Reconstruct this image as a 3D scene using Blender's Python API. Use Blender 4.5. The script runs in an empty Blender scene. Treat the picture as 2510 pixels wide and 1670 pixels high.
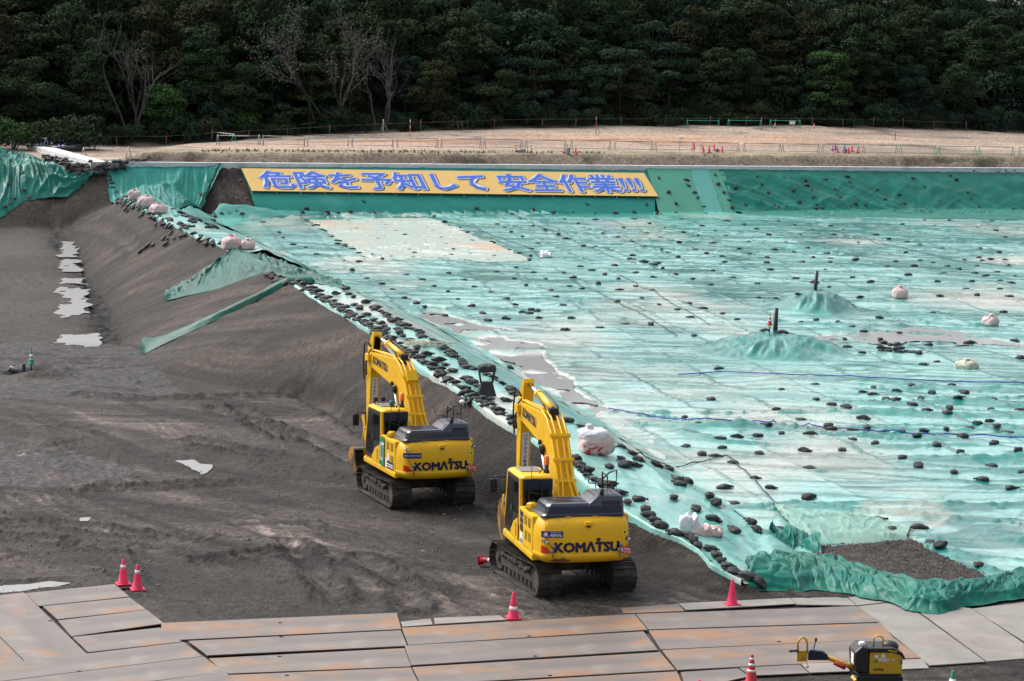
import bpy, bmesh, math, random
import numpy as np
from mathutils import Vector, Matrix
R = math.radians
rnd = random.Random(7)
SC = bpy.context.scene
COL = SC.collection

# ------------------------------------------------------------------ camera, sky, sun, exposure
CAM_H, PITCH, ROLL, FPX = 13.5, 6.29, 1.0, 5400.0
cam = bpy.data.cameras.new('camera')
cam.sensor_width = 36.0
cam.lens = FPX / 2510.0 * 36.0
cam.clip_start, cam.clip_end = 1.0, 3000.0
camo = bpy.data.objects.new('camera', cam); COL.objects.link(camo)
CM = Matrix.Rotation(R(90 - PITCH), 4, 'X') @ Matrix.Rotation(R(ROLL), 4, 'Z')
camo.matrix_world = Matrix.Translation((0, 0, CAM_H)) @ CM
SC.camera = camo

SUN_EL, SUN_AZ = 50.0, 304.0     # degrees; azimuth clockwise from +Y (the view direction)
w = bpy.data.worlds.new('World'); SC.world = w; w.use_nodes = True
nt = w.node_tree; nt.nodes.clear()
sky = nt.nodes.new('ShaderNodeTexSky'); sky.sky_type = 'NISHITA'; sky.sun_disc = False
sky.sun_elevation = R(SUN_EL); sky.sun_rotation = R(SUN_AZ)
sky.altitude = 0; sky.air_density = 1.0; sky.dust_density = 6.0; sky.ozone_density = 1.0
hs = nt.nodes.new('ShaderNodeHueSaturation'); hs.inputs['Saturation'].default_value = 0.30
bg = nt.nodes.new('ShaderNodeBackground'); bg.inputs[1].default_value = 0.15
wo = nt.nodes.new('ShaderNodeOutputWorld')
nt.links.new(sky.outputs[0], hs.inputs['Color']); nt.links.new(hs.outputs[0], bg.inputs[0]); nt.links.new(bg.outputs[0], wo.inputs[0])

sl = bpy.data.lights.new('sun', 'SUN'); sl.energy = 0.9; sl.angle = R(22); sl.color = (1.0, 0.95, 0.88)
so = bpy.data.objects.new('sun', sl); COL.objects.link(so)
sd = Vector((math.sin(R(SUN_AZ)) * math.cos(R(SUN_EL)), math.cos(R(SUN_AZ)) * math.cos(R(SUN_EL)), math.sin(R(SUN_EL))))
so.rotation_euler = (-sd).to_track_quat('-Z', 'Y').to_euler()
so.location = (-40, -20, 60)

SC.view_settings.view_transform = 'Standard'; SC.view_settings.look = 'None'
SC.view_settings.exposure = 0.68; SC.view_settings.gamma = 1.0

# ------------------------------------------------------------------ noise
def _hash(ix, iy, seed):
    n = (ix.astype(np.int64) * 374761393 + iy.astype(np.int64) * 668265263 + seed * 1442695041) & 0xffffffff
    n = ((n ^ (n >> 13)) * 1274126177) & 0xffffffff
    return ((n ^ (n >> 16)) & 0xffff) / 65535.0
def vn(x, y, seed=0):
    x = np.asarray(x, float); y = np.asarray(y, float)
    ix = np.floor(x); iy = np.floor(y); fx = x - ix; fy = y - iy
    fx = fx * fx * fx * (fx * (fx * 6 - 15) + 10); fy = fy * fy * fy * (fy * (fy * 6 - 15) + 10)
    a = _hash(ix, iy, seed); b = _hash(ix + 1, iy, seed); c = _hash(ix, iy + 1, seed); d = _hash(ix + 1, iy + 1, seed)
    return (a + (b - a) * fx + (c - a) * fy + (a - b - c + d) * fx * fy) * 2 - 1
def fbm(x, y, seed=0, oct=4, gain=.5):
    t = 0; a = 1.0; s = 0
    for i in range(oct):
        t = t + a * vn(x * 2.03 ** i + 17.3 * i, y * 2.03 ** i - 9.1 * i, seed + i); s += a; a *= gain
    return t / s
def ridge(x, y, seed=0):
    return 1 - np.abs(vn(x, y, seed))
def rotxy(x, y, deg):
    c, s = math.cos(R(deg)), math.sin(R(deg))
    return x * c + y * s, -x * s + y * c
def sstep(a, b, x):
    t = np.clip((np.asarray(x, float) - a) / (b - a), 0, 1); return t * t * (3 - 2 * t)

# ------------------------------------------------------------------ pixel rays and the terrain
CM3 = np.array(CM.to_3x3())
def ray(px, py):
    d = CM3 @ np.array([(px - 1255.0) / FPX, (835.0 - py) / FPX, -1.0])
    return d / d[1]                      # per metre of Y
def atz(px, py, z):
    d = ray(px, py); Y = (z - CAM_H) / d[2]
    return d[0] * Y, Y
def table(lst):
    p = []
    for (px, py, z) in lst:
        X, Y = atz(px, py, z); p.append((Y, X, z))
    out = []
    for q in p:
        if not out or q[0] > out[-1][0] + .05: out.append(q)
        else: out.append((out[-1][0] + .05, q[1], q[2]))
    a = np.array(out); return a[:, 0], a[:, 1], a[:, 2]
T_C1 = table([(1950, 1485, .0), (1886, 1447, .1), (1825, 1432, .25), (1786, 1413, .35), (1747, 1390, .5), (1716, 1356, .6), (1672, 1330, .75), (1598, 1300, .95), (1526, 1247, 1.2),
              (1457, 1189, 1.5), (1389, 1135, 1.8), (1268, 1056, 2.15), (1193, 1006, 2.4), (1121, 960, 2.6), (1050, 907, 2.8), (993, 871, 2.95), (918, 821, 3.15),
              (864, 785, 3.3), (804, 748, 3.4), (750, 717, 3.6), (714, 699, 3.7), (657, 674, 3.85), (600, 635, 4.05), (536, 601, 4.3), (482, 582, 4.5),
              (446, 564, 4.6), (375, 528, 4.9), (321, 499, 5.1), (296, 482, 5.2)])
T_C2 = table([(2030, 1465, .0), (1985, 1400, .12), (1930, 1350, .3), (1850, 1290, .7), (1742, 1225, 1.0), (1663, 1190, 1.2), (1570, 1140, 1.45), (1486, 1083, 1.75), (1414, 1046, 1.95), (1264, 970, 2.35),
              (1200, 930, 2.6), (1136, 893, 2.8), (1073, 847, 3.0), (1009, 808, 3.2), (967, 775, 3.35), (916, 745, 3.5), (820, 690, 3.8), (714, 648, 4.1),
              (643, 612, 4.35), (586, 584, 4.5), (529, 562, 4.7), (475, 541, 4.85), (411, 512, 5.05), (340, 478, 5.2)])
T_T = table([(2060, 1465, .0), (2010, 1390, .1), (1930, 1345, .15), (1843, 1290, .2), (1764, 1238, .3), (1677, 1177, .3), (1600, 1118, .33), (1440, 1020, .35), (1285, 930, .35),
             (1196, 879, .35), (1100, 822, .4), (988, 764, .8), (861, 705, 1.2), (780, 660, 1.5), (700, 618, 1.8), (620, 580, 2.0), (540, 550, 2.2), (450, 515, 2.4), (400, 500, 2.45)])
T_O = table([(1880, 1490, 0), (1746, 1470, 0), (1668, 1443, 0), (1563, 1395, 0), (1480, 1330, 0), (1330, 1270, 0), (1182, 1222, 0), (1110, 1180, 0), (1000, 1120, 0), (886, 1050, 0),
             (800, 1000, 0), (735, 975, 0), (560, 942, 0), (394, 905, 0), (330, 851, -.2), (300, 835, -.5), (270, 760, -.2), (225, 690, .35), (190, 620, .95), (165, 570, 1.5), (140, 540, 1.8)])
KB, VB = .48, 213.8
def wof(X, Y): return (Y - KB * X - VB) * .9015
def ztop(X): return 6.6 - .0037 * X
def pitz(Y): return np.interp(Y, [0, 117.5, 121, 186, 205], [0, 0, -.55, 1.8, 2.3])
def floorz(X, Y):
    return np.interp(Y, [0, 58, 66, 75, 112, 150, 205, 260], [0.02, .03, .15, .3, .35, 1.2, 2.4, 2.4])
def zback(X): return np.interp(X, [-70, -50, -33, -15, 0, 30, 45, 66, 95], [7.6, 7.9, 8.2, 9.4, 10.1, 10.6, 10.6, 10.1, 9.5])
def hb(X, Y):
    X = np.asarray(X, float); Y = np.asarray(Y, float)
    xo = np.interp(Y, T_O[0], T_O[1]); zo = np.maximum(np.interp(Y, T_O[0], T_O[2]), pitz(Y) - 5)
    zl = pitz(Y)
    x1 = np.maximum(np.interp(Y, T_C1[0], T_C1[1]), xo + .1); z1 = np.interp(Y, T_C1[0], T_C1[2])
    x2 = np.maximum(np.interp(Y, T_C2[0], T_C2[1]), x1 + .2); z2 = np.interp(Y, T_C2[0], T_C2[2])
    xt = np.maximum(np.interp(Y, T_T[0], T_T[1]), x2 + .2); zf = floorz(X, Y)
    z = np.where(X < xo, zl, zl + (z1 - zl) * np.clip((X - xo) / (x1 - xo), 0, 1))
    z = np.where(X > x1, z1 + (z2 - z1) * np.clip((X - x1) / (x2 - x1), 0, 1), z)
    z = np.where(X > x2, z2 + (zf - z2) * np.clip((X - x2) / (xt - x2), 0, 1), z)
    wv = wof(X, Y); zt = ztop(X)
    z = np.where((wv < 0) & (wv > -16), np.maximum(z, zt + wv * .76), z)
    k = sstep(-38, -33, X)
    zb = zback(X)
    up = np.where(wv < 1.4, zt + .02, np.where(wv < 3.2, zt + .02 + (8.0 - zt) * (wv - 1.4) / 1.8, np.where(wv < 8, 8.0 + .2 * (wv - 3.2) / 4.8, 8.2 + (zb - 8.2) * np.clip((wv - 8) / 23, 0, 1))))
    upl = zt + .02 + np.clip(wv, 0, 40) * .033
    up = upl + (up - upl) * k
    up = up + np.where(wv > 31, np.minimum(np.clip(wv - 33, 0, 400) * .36, 9.0) - np.clip(wv - 75, 0, 400) * .12, 0)
    return np.where(wv >= 0, up, z)
_YS = np.arange(36, 330, .2)
def hit(px, py, dz=0.0):
    d = ray(px, py); X = d[0] * _YS; zr = CAM_H + d[2] * _YS
    g = zr - hb(X, _YS) - dz
    i = np.argmax(g < 0)
    if not (g < 0).any(): i = len(_YS) - 1
    Y = _YS[i]
    if i > 0 and g[i] < 0:
        a, b = g[i - 1], g[i]; Y = _YS[i - 1] + .2 * a / (a - b)
    x = d[0] * Y
    return Vector((x, Y, float(hb(x, Y)) + dz))
def hit2(px, py): v = hit(px, py); return (v.x, v.y)
def pip(poly, X, Y):
    r = np.zeros(np.shape(X), bool); n = len(poly)
    for i in range(n):
        x0, y0 = poly[i]; x1, y1 = poly[(i + 1) % n]
        if y0 == y1: continue
        c = ((y0 > Y) != (y1 > Y)) & (X < (x1 - x0) * (Y - y0) / (y1 - y0) + x0)
        r ^= c
    return r
def ppoly(pts): return [hit2(*p) for p in pts]

# ------------------------------------------------------------------ object helpers
def tag(o, label=None, cat=None, group=None, kind=None):
    if label: o['label'] = label
    if cat: o['category'] = cat
    if group: o['group'] = group
    if kind: o['kind'] = kind
    return o
def thing(name, label, cat, loc=(0, 0, 0), rz=0, group=None):
    o = bpy.data.objects.new(name, None); COL.objects.link(o); o.empty_display_size = .3
    o.location = loc; o.rotation_euler = (0, 0, rz)
    return tag(o, label, cat, group)
def link(name, me, parent=None):
    o = bpy.data.objects.new(name, me); COL.objects.link(o)
    if parent is not None: o.parent = parent
    return o
def kids(o): return [c for c in o.children]
def copy_tree(o, parent=None):
    ch = kids(o)
    c = o.copy(); COL.objects.link(c)
    if parent is not None: c.parent = parent
    for k in ch: copy_tree(k, c)
    return c
class MB:
    def __init__(s): s.v = []; s.f = []; s.sm = []
    def add(s, vs, fs, smooth=False):
        n = len(s.v); s.v += [tuple(v) for v in vs]
        for f in fs: s.f.append(tuple(i + n for i in f)); s.sm.append(smooth)
        return s
    def box(s, c, d, rot=None):
        x, y, z = d[0] / 2, d[1] / 2, d[2] / 2
        vs = [Vector((sx * x, sy * y, sz * z)) for sz in (-1, 1) for sy in (-1, 1) for sx in (-1, 1)]
        if rot is not None: vs = [rot @ v for v in vs]
        c = Vector(c)
        return s.add([v + c for v in vs], [(0, 2, 3, 1), (4, 5, 7, 6), (0, 1, 5, 4), (2, 6, 7, 3), (0, 4, 6, 2), (1, 3, 7, 5)])
    def bb(s, a, b): return s.box([(a[i] + b[i]) / 2 for i in range(3)], [abs(b[i] - a[i]) for i in range(3)])
    def cone(s, p0, p1, r0, r1, n=10, caps=True, smooth=True):
        p0, p1 = Vector(p0), Vector(p1); d = (p1 - p0)
        if d.length < 1e-6: return s
        q = d.to_track_quat('Z', 'Y'); vs = []
        for p, r in ((p0, r0), (p1, r1)):
            for i in range(n):
                a = 2 * math.pi * i / n; vs.append(p + q @ Vector((r * math.cos(a), r * math.sin(a), 0)))
        m = len(s.v)
        s.add(vs, [(i, (i + 1) % n, n + (i + 1) % n, n + i) for i in range(n)], smooth)
        if caps: s.add([], [tuple(m + i for i in range(n))[::-1], tuple(m + n + i for i in range(n))]) if False else None
        if caps:
            s.f.append(tuple(m + n - 1 - i for i in range(n))); s.sm.append(False)
            s.f.append(tuple(m + n + i for i in range(n))); s.sm.append(False)
        return s
    def tube(s, pts, r, n=6, r1=None):
        pts = [Vector(p) for p in pts]; L = len(pts); m = len(s.v)
        up = Vector((0.13, .27, .95))
        for i, p in enumerate(pts):
            d = (pts[min(i + 1, L - 1)] - pts[max(i - 1, 0)])
            if d.length < 1e-9: d = Vector((0, 0, 1))
            d.normalize(); a = d.cross(up)
            if a.length < .05: a = d.cross(Vector((1, 0, 0)))
            a.normalize(); b = d.cross(a)
            rr = r if r1 is None else r + (r1 - r) * i / max(1, L - 1)
            for k in range(n):
                t = 2 * math.pi * k / n; s.v.append(tuple(p + a * rr * math.cos(t) + b * rr * math.sin(t)))
        for i in range(L - 1):
            for k in range(n):
                s.f.append((m + i * n + k, m + i * n + (k + 1) % n, m + (i + 1) * n + (k + 1) % n, m + (i + 1) * n + k)); s.sm.append(True)
        s.f.append(tuple(m + k for k in range(n))[::-1]); s.sm.append(False)
        s.f.append(tuple(m + (L - 1) * n + k for k in range(n))); s.sm.append(False)
        return s
    def prism(s, poly, x0, x1, ax='x'):
        n = len(poly)
        def P(u, v, t): return (t, u, v) if ax == 'x' else ((u, t, v) if ax == 'y' else (u, v, t))
        vs = [P(u, v, x0) for u, v in poly] + [P(u, v, x1) for u, v in poly]
        return s.add(vs, [tuple(range(n)), tuple(range(n, 2 * n))[::-1]] + [(i, n + i, n + (i + 1) % n, (i + 1) % n) for i in range(n)])
    def lathe(s, prof, n=16, c=(0, 0, 0)):
        m = len(s.v)
        for r, z in prof:
            for i in range(n):
                a = 2 * math.pi * i / n; s.v.append((c[0] + r * math.cos(a), c[1] + r * math.sin(a), c[2] + z))
        for j in range(len(prof) - 1):
            for i in range(n):
                s.f.append((m + j * n + i, m + j * n + (i + 1) % n, m + (j + 1) * n + (i + 1) % n, m + (j + 1) * n + i)); s.sm.append(True)
        s.f.append(tuple(m + i for i in range(n))[::-1]); s.sm.append(False)
        k = m + (len(prof) - 1) * n
        s.f.append(tuple(k + i for i in range(n))); s.sm.append(False)
        return s
    def loft(s, rings, smooth=True):
        m = len(s.v); n = len(rings[0])
        for r in rings: s.v += [tuple(p) for p in r]
        for j in range(len(rings) - 1):
            for i in range(n):
                s.f.append((m + j * n + i, m + j * n + (i + 1) % n, m + (j + 1) * n + (i + 1) % n, m + (j + 1) * n + i)); s.sm.append(smooth)
        s.f.append(tuple(m + i for i in range(n))[::-1]); s.sm.append(False)
        k = m + (len(rings) - 1) * n
        s.f.append(tuple(k + i for i in range(n))); s.sm.append(False)
        return s
    def xf(s, M): s.v = [tuple(M @ Vector(v)) for v in s.v]; return s
    def build(s, name, mat, parent=None, bevel=0, fixn=True):
        me = bpy.data.meshes.new(name); me.from_pydata(s.v, [], s.f)
        me.polygons.foreach_set('use_smooth', s.sm)
        if fixn or bevel:
            bm = bmesh.new(); bm.from_mesh(me)
            if fixn: bmesh.ops.recalc_face_normals(bm, faces=bm.faces)
            if bevel:
                es = [e for e in bm.edges if len(e.link_faces) == 2 and e.calc_face_angle(0) > .6]
                bmesh.ops.bevel(bm, geom=es, offset=bevel, segments=2, affect='EDGES', profile=.6, clamp_overlap=True)
            bm.to_mesh(me); bm.free()
        me.materials.append(mat)
        return link(name, me, parent)
def gridmesh(name, X, Y, Z, mat, keep=None, parent=None, col=None, smooth=True):
    nr, nc = X.shape
    co = np.stack([X, Y, Z], -1).reshape(-1, 3)
    idx = np.arange(nr * nc).reshape(nr, nc)
    q = np.stack([idx[:-1, :-1], idx[:-1, 1:], idx[1:, 1:], idx[1:, :-1]], -1).reshape(-1, 4)
    if keep is not None:
        kf = (keep[:-1, :-1] & keep[:-1, 1:] & keep[1:, 1:] & keep[1:, :-1]).reshape(-1); q = q[kf]
        used = np.zeros(nr * nc, bool); used[q.reshape(-1)] = True
        mp = np.cumsum(used) - 1; co = co[used]; q = mp[q]
        if col is not None: col = col.reshape(-1, col.shape[-1])[used]
    elif col is not None: col = col.reshape(-1, col.shape[-1])
    me = bpy.data.meshes.new(name)
    me.vertices.add(len(co)); me.vertices.foreach_set('co', co.astype(np.float32).ravel())
    me.loops.add(q.size); me.loops.foreach_set('vertex_index', q.astype(np.int32).ravel())
    me.polygons.add(len(q)); me.polygons.foreach_set('loop_start', np.arange(0, q.size, 4, dtype=np.int32))
    me.update(calc_edges=True)
    me.polygons.foreach_set('use_smooth', np.full(len(q), smooth))
    if col is not None:
        a = me.color_attributes.new('albedo', 'FLOAT_COLOR', 'POINT')
        c4 = np.ones((len(co), 4), np.float32); c4[:, :3] = col; a.data.foreach_set('color', c4.ravel())
    me.materials.append(mat); me.validate()
    return link(name, me, parent)

# ------------------------------------------------------------------ materials
def newmat(name):
    m = bpy.data.materials.new(name); m.use_nodes = True
    n = m.node_tree.nodes; return m, n, m.node_tree.links, n['Principled BSDF']
def noisenode(n, l, scale, coord='Object', detail=4, vec=None, sc=(1, 1, 1), rot=(0, 0, 0)):
    t = n.new('ShaderNodeTexNoise'); t.inputs['Scale'].default_value = scale; t.inputs['Detail'].default_value = detail
    c = n.new('ShaderNodeTexCoord'); mp = n.new('ShaderNodeMapping'); mp.inputs['Scale'].default_value = sc; mp.inputs['Rotation'].default_value = rot
    l.new(c.outputs[coord], mp.inputs[0]); l.new(mp.outputs[0], t.inputs['Vector'])
    return t
def ramp(n, l, src, a, b, ca, cb):
    r = n.new('ShaderNodeValToRGB'); r.color_ramp.elements[0].position = a; r.color_ramp.elements[1].position = b
    r.color_ramp.elements[0].color = (*ca, 1); r.color_ramp.elements[1].color = (*cb, 1); l.new(src, r.inputs[0]); return r
def mix(n, l, fac, a, b, mode='MIX'):
    m = n.new('ShaderNodeMix'); m.data_type = 'RGBA'; m.blend_type = mode
    for s, v in ((0, fac), (6, a), (7, b)):
        if hasattr(v, 'links'): l.new(v, m.inputs[s])
        else: m.inputs[s].default_value = v if s == 0 else (*v, 1)
    return m.outputs[2]
def pmat(name, c1, c2=None, rough=.5, metal=0, scale=3, bump=0, bscale=None, spec=.5, coat=0, dirt=None, dirt_at=(.55, .75), dscale=1.2, coord='Object', rnd_v=0, sc=(1, 1, 1)):
    m, n, l, p = newmat(name)
    p.inputs['Roughness'].default_value = rough; p.inputs['Metallic'].default_value = metal
    p.inputs['Specular IOR Level'].default_value = spec; p.inputs['Coat Weight'].default_value = coat
    p.inputs['Coat Roughness'].default_value = .15
    c2 = c2 or tuple(x * .8 for x in c1)
    t = noisenode(n, l, scale, coord, sc=sc)
    out = ramp(n, l, t.outputs[0], .35, .65, c1, c2).outputs[0]
    if dirt:
        t2 = noisenode(n, l, dscale, coord, 6); f = ramp(n, l, t2.outputs[0], dirt_at[0], dirt_at[1], (0, 0, 0), (1, 1, 1))
        out = mix(n, l, f.outputs[0], out, dirt)
    if rnd_v:
        oi = n.new('ShaderNodeObjectInfo'); h = n.new('ShaderNodeHueSaturation')
        mr = n.new('ShaderNodeMapRange'); mr.inputs[3].default_value = 1 - rnd_v; mr.inputs[4].default_value = 1 + rnd_v
        l.new(oi.outputs['Random'], mr.inputs[0]); l.new(mr.outputs[0], h.inputs['Value']); l.new(out, h.inputs['Color']); out = h.outputs[0]
    l.new(out, p.inputs['Base Color'])
    if bump:
        tb = noisenode(n, l, bscale or scale * 6, coord, 5); b = n.new('ShaderNodeBump'); b.inputs['Strength'].default_value = bump; b.inputs['Distance'].default_value = .02
        l.new(tb.outputs[0], b.inputs['Height']); l.new(b.outputs[0], p.inputs['Normal'])
    return m
M = {}
M['yellow'] = pmat('yellow_paint', (.80, .47, .012), (.76, .43, .012), .38, scale=1.5, dirt=(.40, .25, .05), dirt_at=(.60, .80), dscale=2.6, spec=.35, bump=.05, bscale=20)
M['yellowdirty'] = pmat('worn_yellow_paint', (.74, .43, .015), (.62, .36, .03), .45, scale=3, dirt=(.13, .09, .05), dirt_at=(.58, .7), dscale=4)
M['navy'] = pmat('navy_paint', (.010, .016, .040), (.014, .022, .05), .28, scale=2, coat=.6)
M['navyflat'] = pmat('navy_lettering', (.008, .012, .07), None, .4)
M['blue'] = pmat('blue_decal', (.01, .02, .19), None, .4)
M['white'] = pmat('white_print', (.8, .8, .8), (.74, .74, .75), .5)
M['black'] = pmat('black_plastic', (.012, .012, .014), (.02, .02, .022), .45)
M['dark'] = pmat('dark_recess', (.006, .006, .007), None, .8, spec=.1)
M['grey'] = pmat('grey_metal', (.22, .23, .24), (.3, .3, .31), .45, metal=.6)
M['chrome'] = pmat('chrome_rod', (.75, .76, .78), None, .12, metal=1)
M['track'] = pmat('muddy_track_steel', (.055, .05, .046), (.035, .03, .027), .6, metal=.35, scale=5, bump=.4, bscale=14, dirt=(.10, .085, .07), dirt_at=(.5, .65), dscale=3)
M['mud'] = pmat('caked_mud', (.075, .064, .055), (.045, .04, .035), .9, scale=6, bump=.8, bscale=12)
M['rust'] = pmat('rusty_steel', (.22, .10, .04), (.12, .06, .03), .7, scale=4, bump=.3, dirt=(.35, .17, .05), dscale=3)
M['bucket'] = pmat('worn_bucket_steel', (.10, .075, .06), (.05, .042, .038), .55, metal=.3, scale=3, bump=.3, dirt=(.42, .21, .04), dirt_at=(.5, .62), dscale=1.6)
M['red'] = pmat('red_reflector', (.62, .02, .01), (.55, .02, .01), .3, coat=.4)
M['redp'] = pmat('red_cone_plastic', (.50, .015, .03), (.45, .012, .025), .4, rnd_v=.1)
M['pinkp'] = pmat('pink_red_cone_plastic', (.78, .03, .11), (.72, .03, .10), .45, rnd_v=.1)
M['greenp'] = pmat('green_plastic', (.01, .22, .11), (.02, .26, .14), .4)
M['greenpipe'] = pmat('green_painted_pipe', (.03, .40, .28), None, .45)
M['bluep'] = pmat('blue_plastic', (.02, .07, .5), None, .45)
M['orange'] = pmat('orange_lens', (.9, .2, .01), None, .2, coat=.5)
M['teal'] = pmat('teal_sensor', (.01, .13, .12), None, .3)
M['signgreen'] = pmat('green_sign', (.01, .24, .08), None, .4)
M['banner'] = pmat('banner_cloth', (.80, .52, .17), (.76, .49, .16), .6, scale=.4, bump=.1, bscale=1.5)
M['bannerblue'] = pmat('banner_blue', (.07, .17, .72), None, .6)
M['bannergrey'] = pmat('banner_grey', (.10, .095, .11), None, .6)
M['mustard'] = pmat('roller_yellow_paint', (.55, .33, .02), (.5, .3, .02), .4, scale=4, dirt=(.2, .12, .04), dirt_at=(.62, .75), dscale=5)
M['pipe'] = pmat('galvanised_pipe', (.28, .29, .30), (.22, .23, .24), .45, metal=.5)
M['blackpipe'] = pmat('black_poly_pipe', (.012, .016, .022), (.02, .024, .03), .35)
M['purple'] = pmat('purple_print', (.10, .01, .10), None, .5)
M['concrete'] = pmat('concrete', (.68, .69, .72), (.60, .61, .64), .85, scale=1.2, bump=.15, bscale=10, dirt=(.40, .40, .41), dscale=.5)
M['bag'] = pmat('black_sandbag_fabric', (.016, .017, .022), (.027, .027, .031), .72, scale=9, bump=.5, bscale=22, rnd_v=.45, dirt=(.085, .075, .068), dirt_at=(.58, .78), dscale=4)
M['ton'] = pmat('pink_bulk_bag', (.66, .53, .52), (.60, .43, .42), .75, scale=2, bump=.5, bscale=6)
M['tonw'] = pmat('white_bag_cloth', (.72, .73, .78), (.66, .66, .7), .75, scale=2, bump=.5, bscale=6)
M['tonr'] = pmat('red_bag_cloth', (.55, .06, .06), (.6, .25, .22), .75, scale=5, bump=.4)
M['net'] = pmat('pale_net_rope', (.55, .55, .45), (.45, .45, .36), .8)
M['rope'] = pmat('rope', (.35, .32, .27), (.28, .26, .22), .9)
M['strap'] = pmat('dark_rope', (.02, .04, .04), None, .8)
M['bluehose'] = pmat('blue_hose', (.01, .04, .40), None, .4)
M['bark'] = pmat('bark', (.07, .06, .05), (.045, .038, .03), .9, scale=4, bump=.5)
M['barkpale'] = pmat('pale_bare_bark', (.09, .085, .085), (.06, .057, .057), .9, scale=3)
M['bluesheet'] = pmat('blue_sheet', (.01, .05, .55), (.02, .08, .6), .4, bump=.3, bscale=3)

def glassmat():
    m, n, l, p = newmat('cab_glass')
    p.inputs['Base Color'].default_value = (.012, .016, .016, 1); p.inputs['Roughness'].default_value = .04
    p.inputs['Specular IOR Level'].default_value = .5
    tr = n.new('ShaderNodeBsdfTransparent'); tr.inputs[0].default_value = (.55, .62, .6, 1); mx = n.new('ShaderNodeMixShader'); mx.inputs[0].default_value = .55
    l.new(tr.outputs[0], mx.inputs[1]); l.new(p.outputs[0], mx.inputs[2]); l.new(mx.outputs[0], n['Material Output'].inputs[0])
    return m
M['glass'] = glassmat()
def watermat(name, col, rough=.03):
    m, n, l, p = newmat(name)
    p.inputs['Base Color'].default_value = (*col, 1); p.inputs['Roughness'].default_value = rough
    p.inputs['Specular IOR Level'].default_value = .5
    t = noisenode(n, l, 1.3, 'Object', 3); b = n.new('ShaderNodeBump'); b.inputs['Strength'].default_value = .05; b.inputs['Distance'].default_value = .01
    l.new(t.outputs[0], b.inputs['Height']); l.new(b.outputs[0], p.inputs['Normal'])
    return m
M['water'] = watermat('puddle_water', (.26, .255, .25), .30)  # pale base colour stands in for bright sky mirrored in the puddles
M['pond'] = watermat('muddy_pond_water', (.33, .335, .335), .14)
def tarpmat(name, c1, c2, silt, silt_at, rough, spec=.5, coat=.0, attr=False):
    m, n, l, p = newmat(name)
    t1 = noisenode(n, l, .55, 'Object', 5, sc=(1, .6, 1)); a = ramp(n, l, t1.outputs[0], .35, .68, c1, c2)
    t2 = noisenode(n, l, .13, 'Object', 8, sc=(1, .7, 1)); f = ramp(n, l, t2.outputs[0], silt_at[0], silt_at[1], (0, 0, 0), (1, 1, 1))
    out = mix(n, l, f.outputs[0], a.outputs[0], silt)
    if attr:
        at = n.new('ShaderNodeAttribute'); at.attribute_name = 'albedo'; tq = noisenode(n, l, 5, 'Object', 5); fq = ramp(n, l, tq.outputs[0], .3, .7, (.8, .8, .8), (1.15, 1.15, 1.15))
        out = mix(n, l, 1.0, at.outputs['Color'], fq.outputs[0], 'MULTIPLY')
    l.new(out, p.inputs['Base Color'])
    p.inputs['Specular IOR Level'].default_value = spec; p.inputs['Coat Weight'].default_value = coat; p.inputs['Coat Roughness'].default_value = .1
    rr = n.new('ShaderNodeMapRange'); rr.inputs[3].default_value = rough - .08; rr.inputs[4].default_value = rough + .12
    l.new(t1.outputs[0], rr.inputs[0]); l.new(rr.outputs[0], p.inputs['Roughness'])
    tb = noisenode(n, l, 2.2, 'Object', 6, sc=(1, .55, 1)); tb.inputs['Distortion'].default_value = 1.2
    b = n.new('ShaderNodeBump'); b.inputs['Strength'].default_value = .35; b.inputs['Distance'].default_value = .06
    l.new(tb.outputs[0], b.inputs['Height']); l.new(b.outputs[0], p.inputs['Normal'])
    return m
M['tarp'] = tarpmat('wet_green_tarpaulin', (.20, .47, .42), (.06, .33, .28), (.52, .50, .45), (.57, .72), .24, coat=.35, attr=True)
M['tarpberm'] = tarpmat('green_tarpaulin', (.16, .44, .38), (.09, .37, .31), (.44, .43, .38), (.66, .82), .30, coat=.3, attr=True)
M['tarpdark'] = tarpmat('deep_green_tarpaulin', (.004, .165, .125), (.005, .115, .088), (.04, .20, .16), (.62, .85), .36, spec=.22)
M['tarpheap'] = tarpmat('heavy_green_tarpaulin', (.005, .15, .11), (.005, .10, .075), (.06, .19, .15), (.60, .85), .40, spec=.22)
M['tarpfall'] = tarpmat('loose_green_tarpaulin', (.003, .095, .075), (.003, .07, .055), (.035, .14, .11), (.60, .85), .45, spec=.2)  # darker copy of the deep green; shade on the sunlit slope put into colour
M['tarpslope'] = tarpmat('bright_green_tarpaulin', (.010, .215, .18), (.008, .18, .15), (.05, .28, .24), (.62, .85), .36, spec=.22)
M['tarppale'] = tarpmat('pale_green_tarpaulin', (.09, .33, .29), (.11, .35, .31), (.16, .40, .36), (.62, .85), .36, spec=.22)
M['tarpmuddy'] = tarpmat('muddy_thin_sheet', (.17, .34, .29), (.25, .37, .32), (.42, .42, .36), (.48, .66), .45, spec=.22)
M['tarpgrey'] = tarpmat('greenish_net_sheet', (.08, .30, .22), (.07, .27, .2), (.1, .33, .25), (.62, .85), .5, spec=.22)
M['tarpsilt'] = tarpmat('silty_pale_tarpaulin', (.45, .50, .44), (.36, .48, .43), (.55, .42, .30), (.52, .66), .32, coat=.25)

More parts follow.
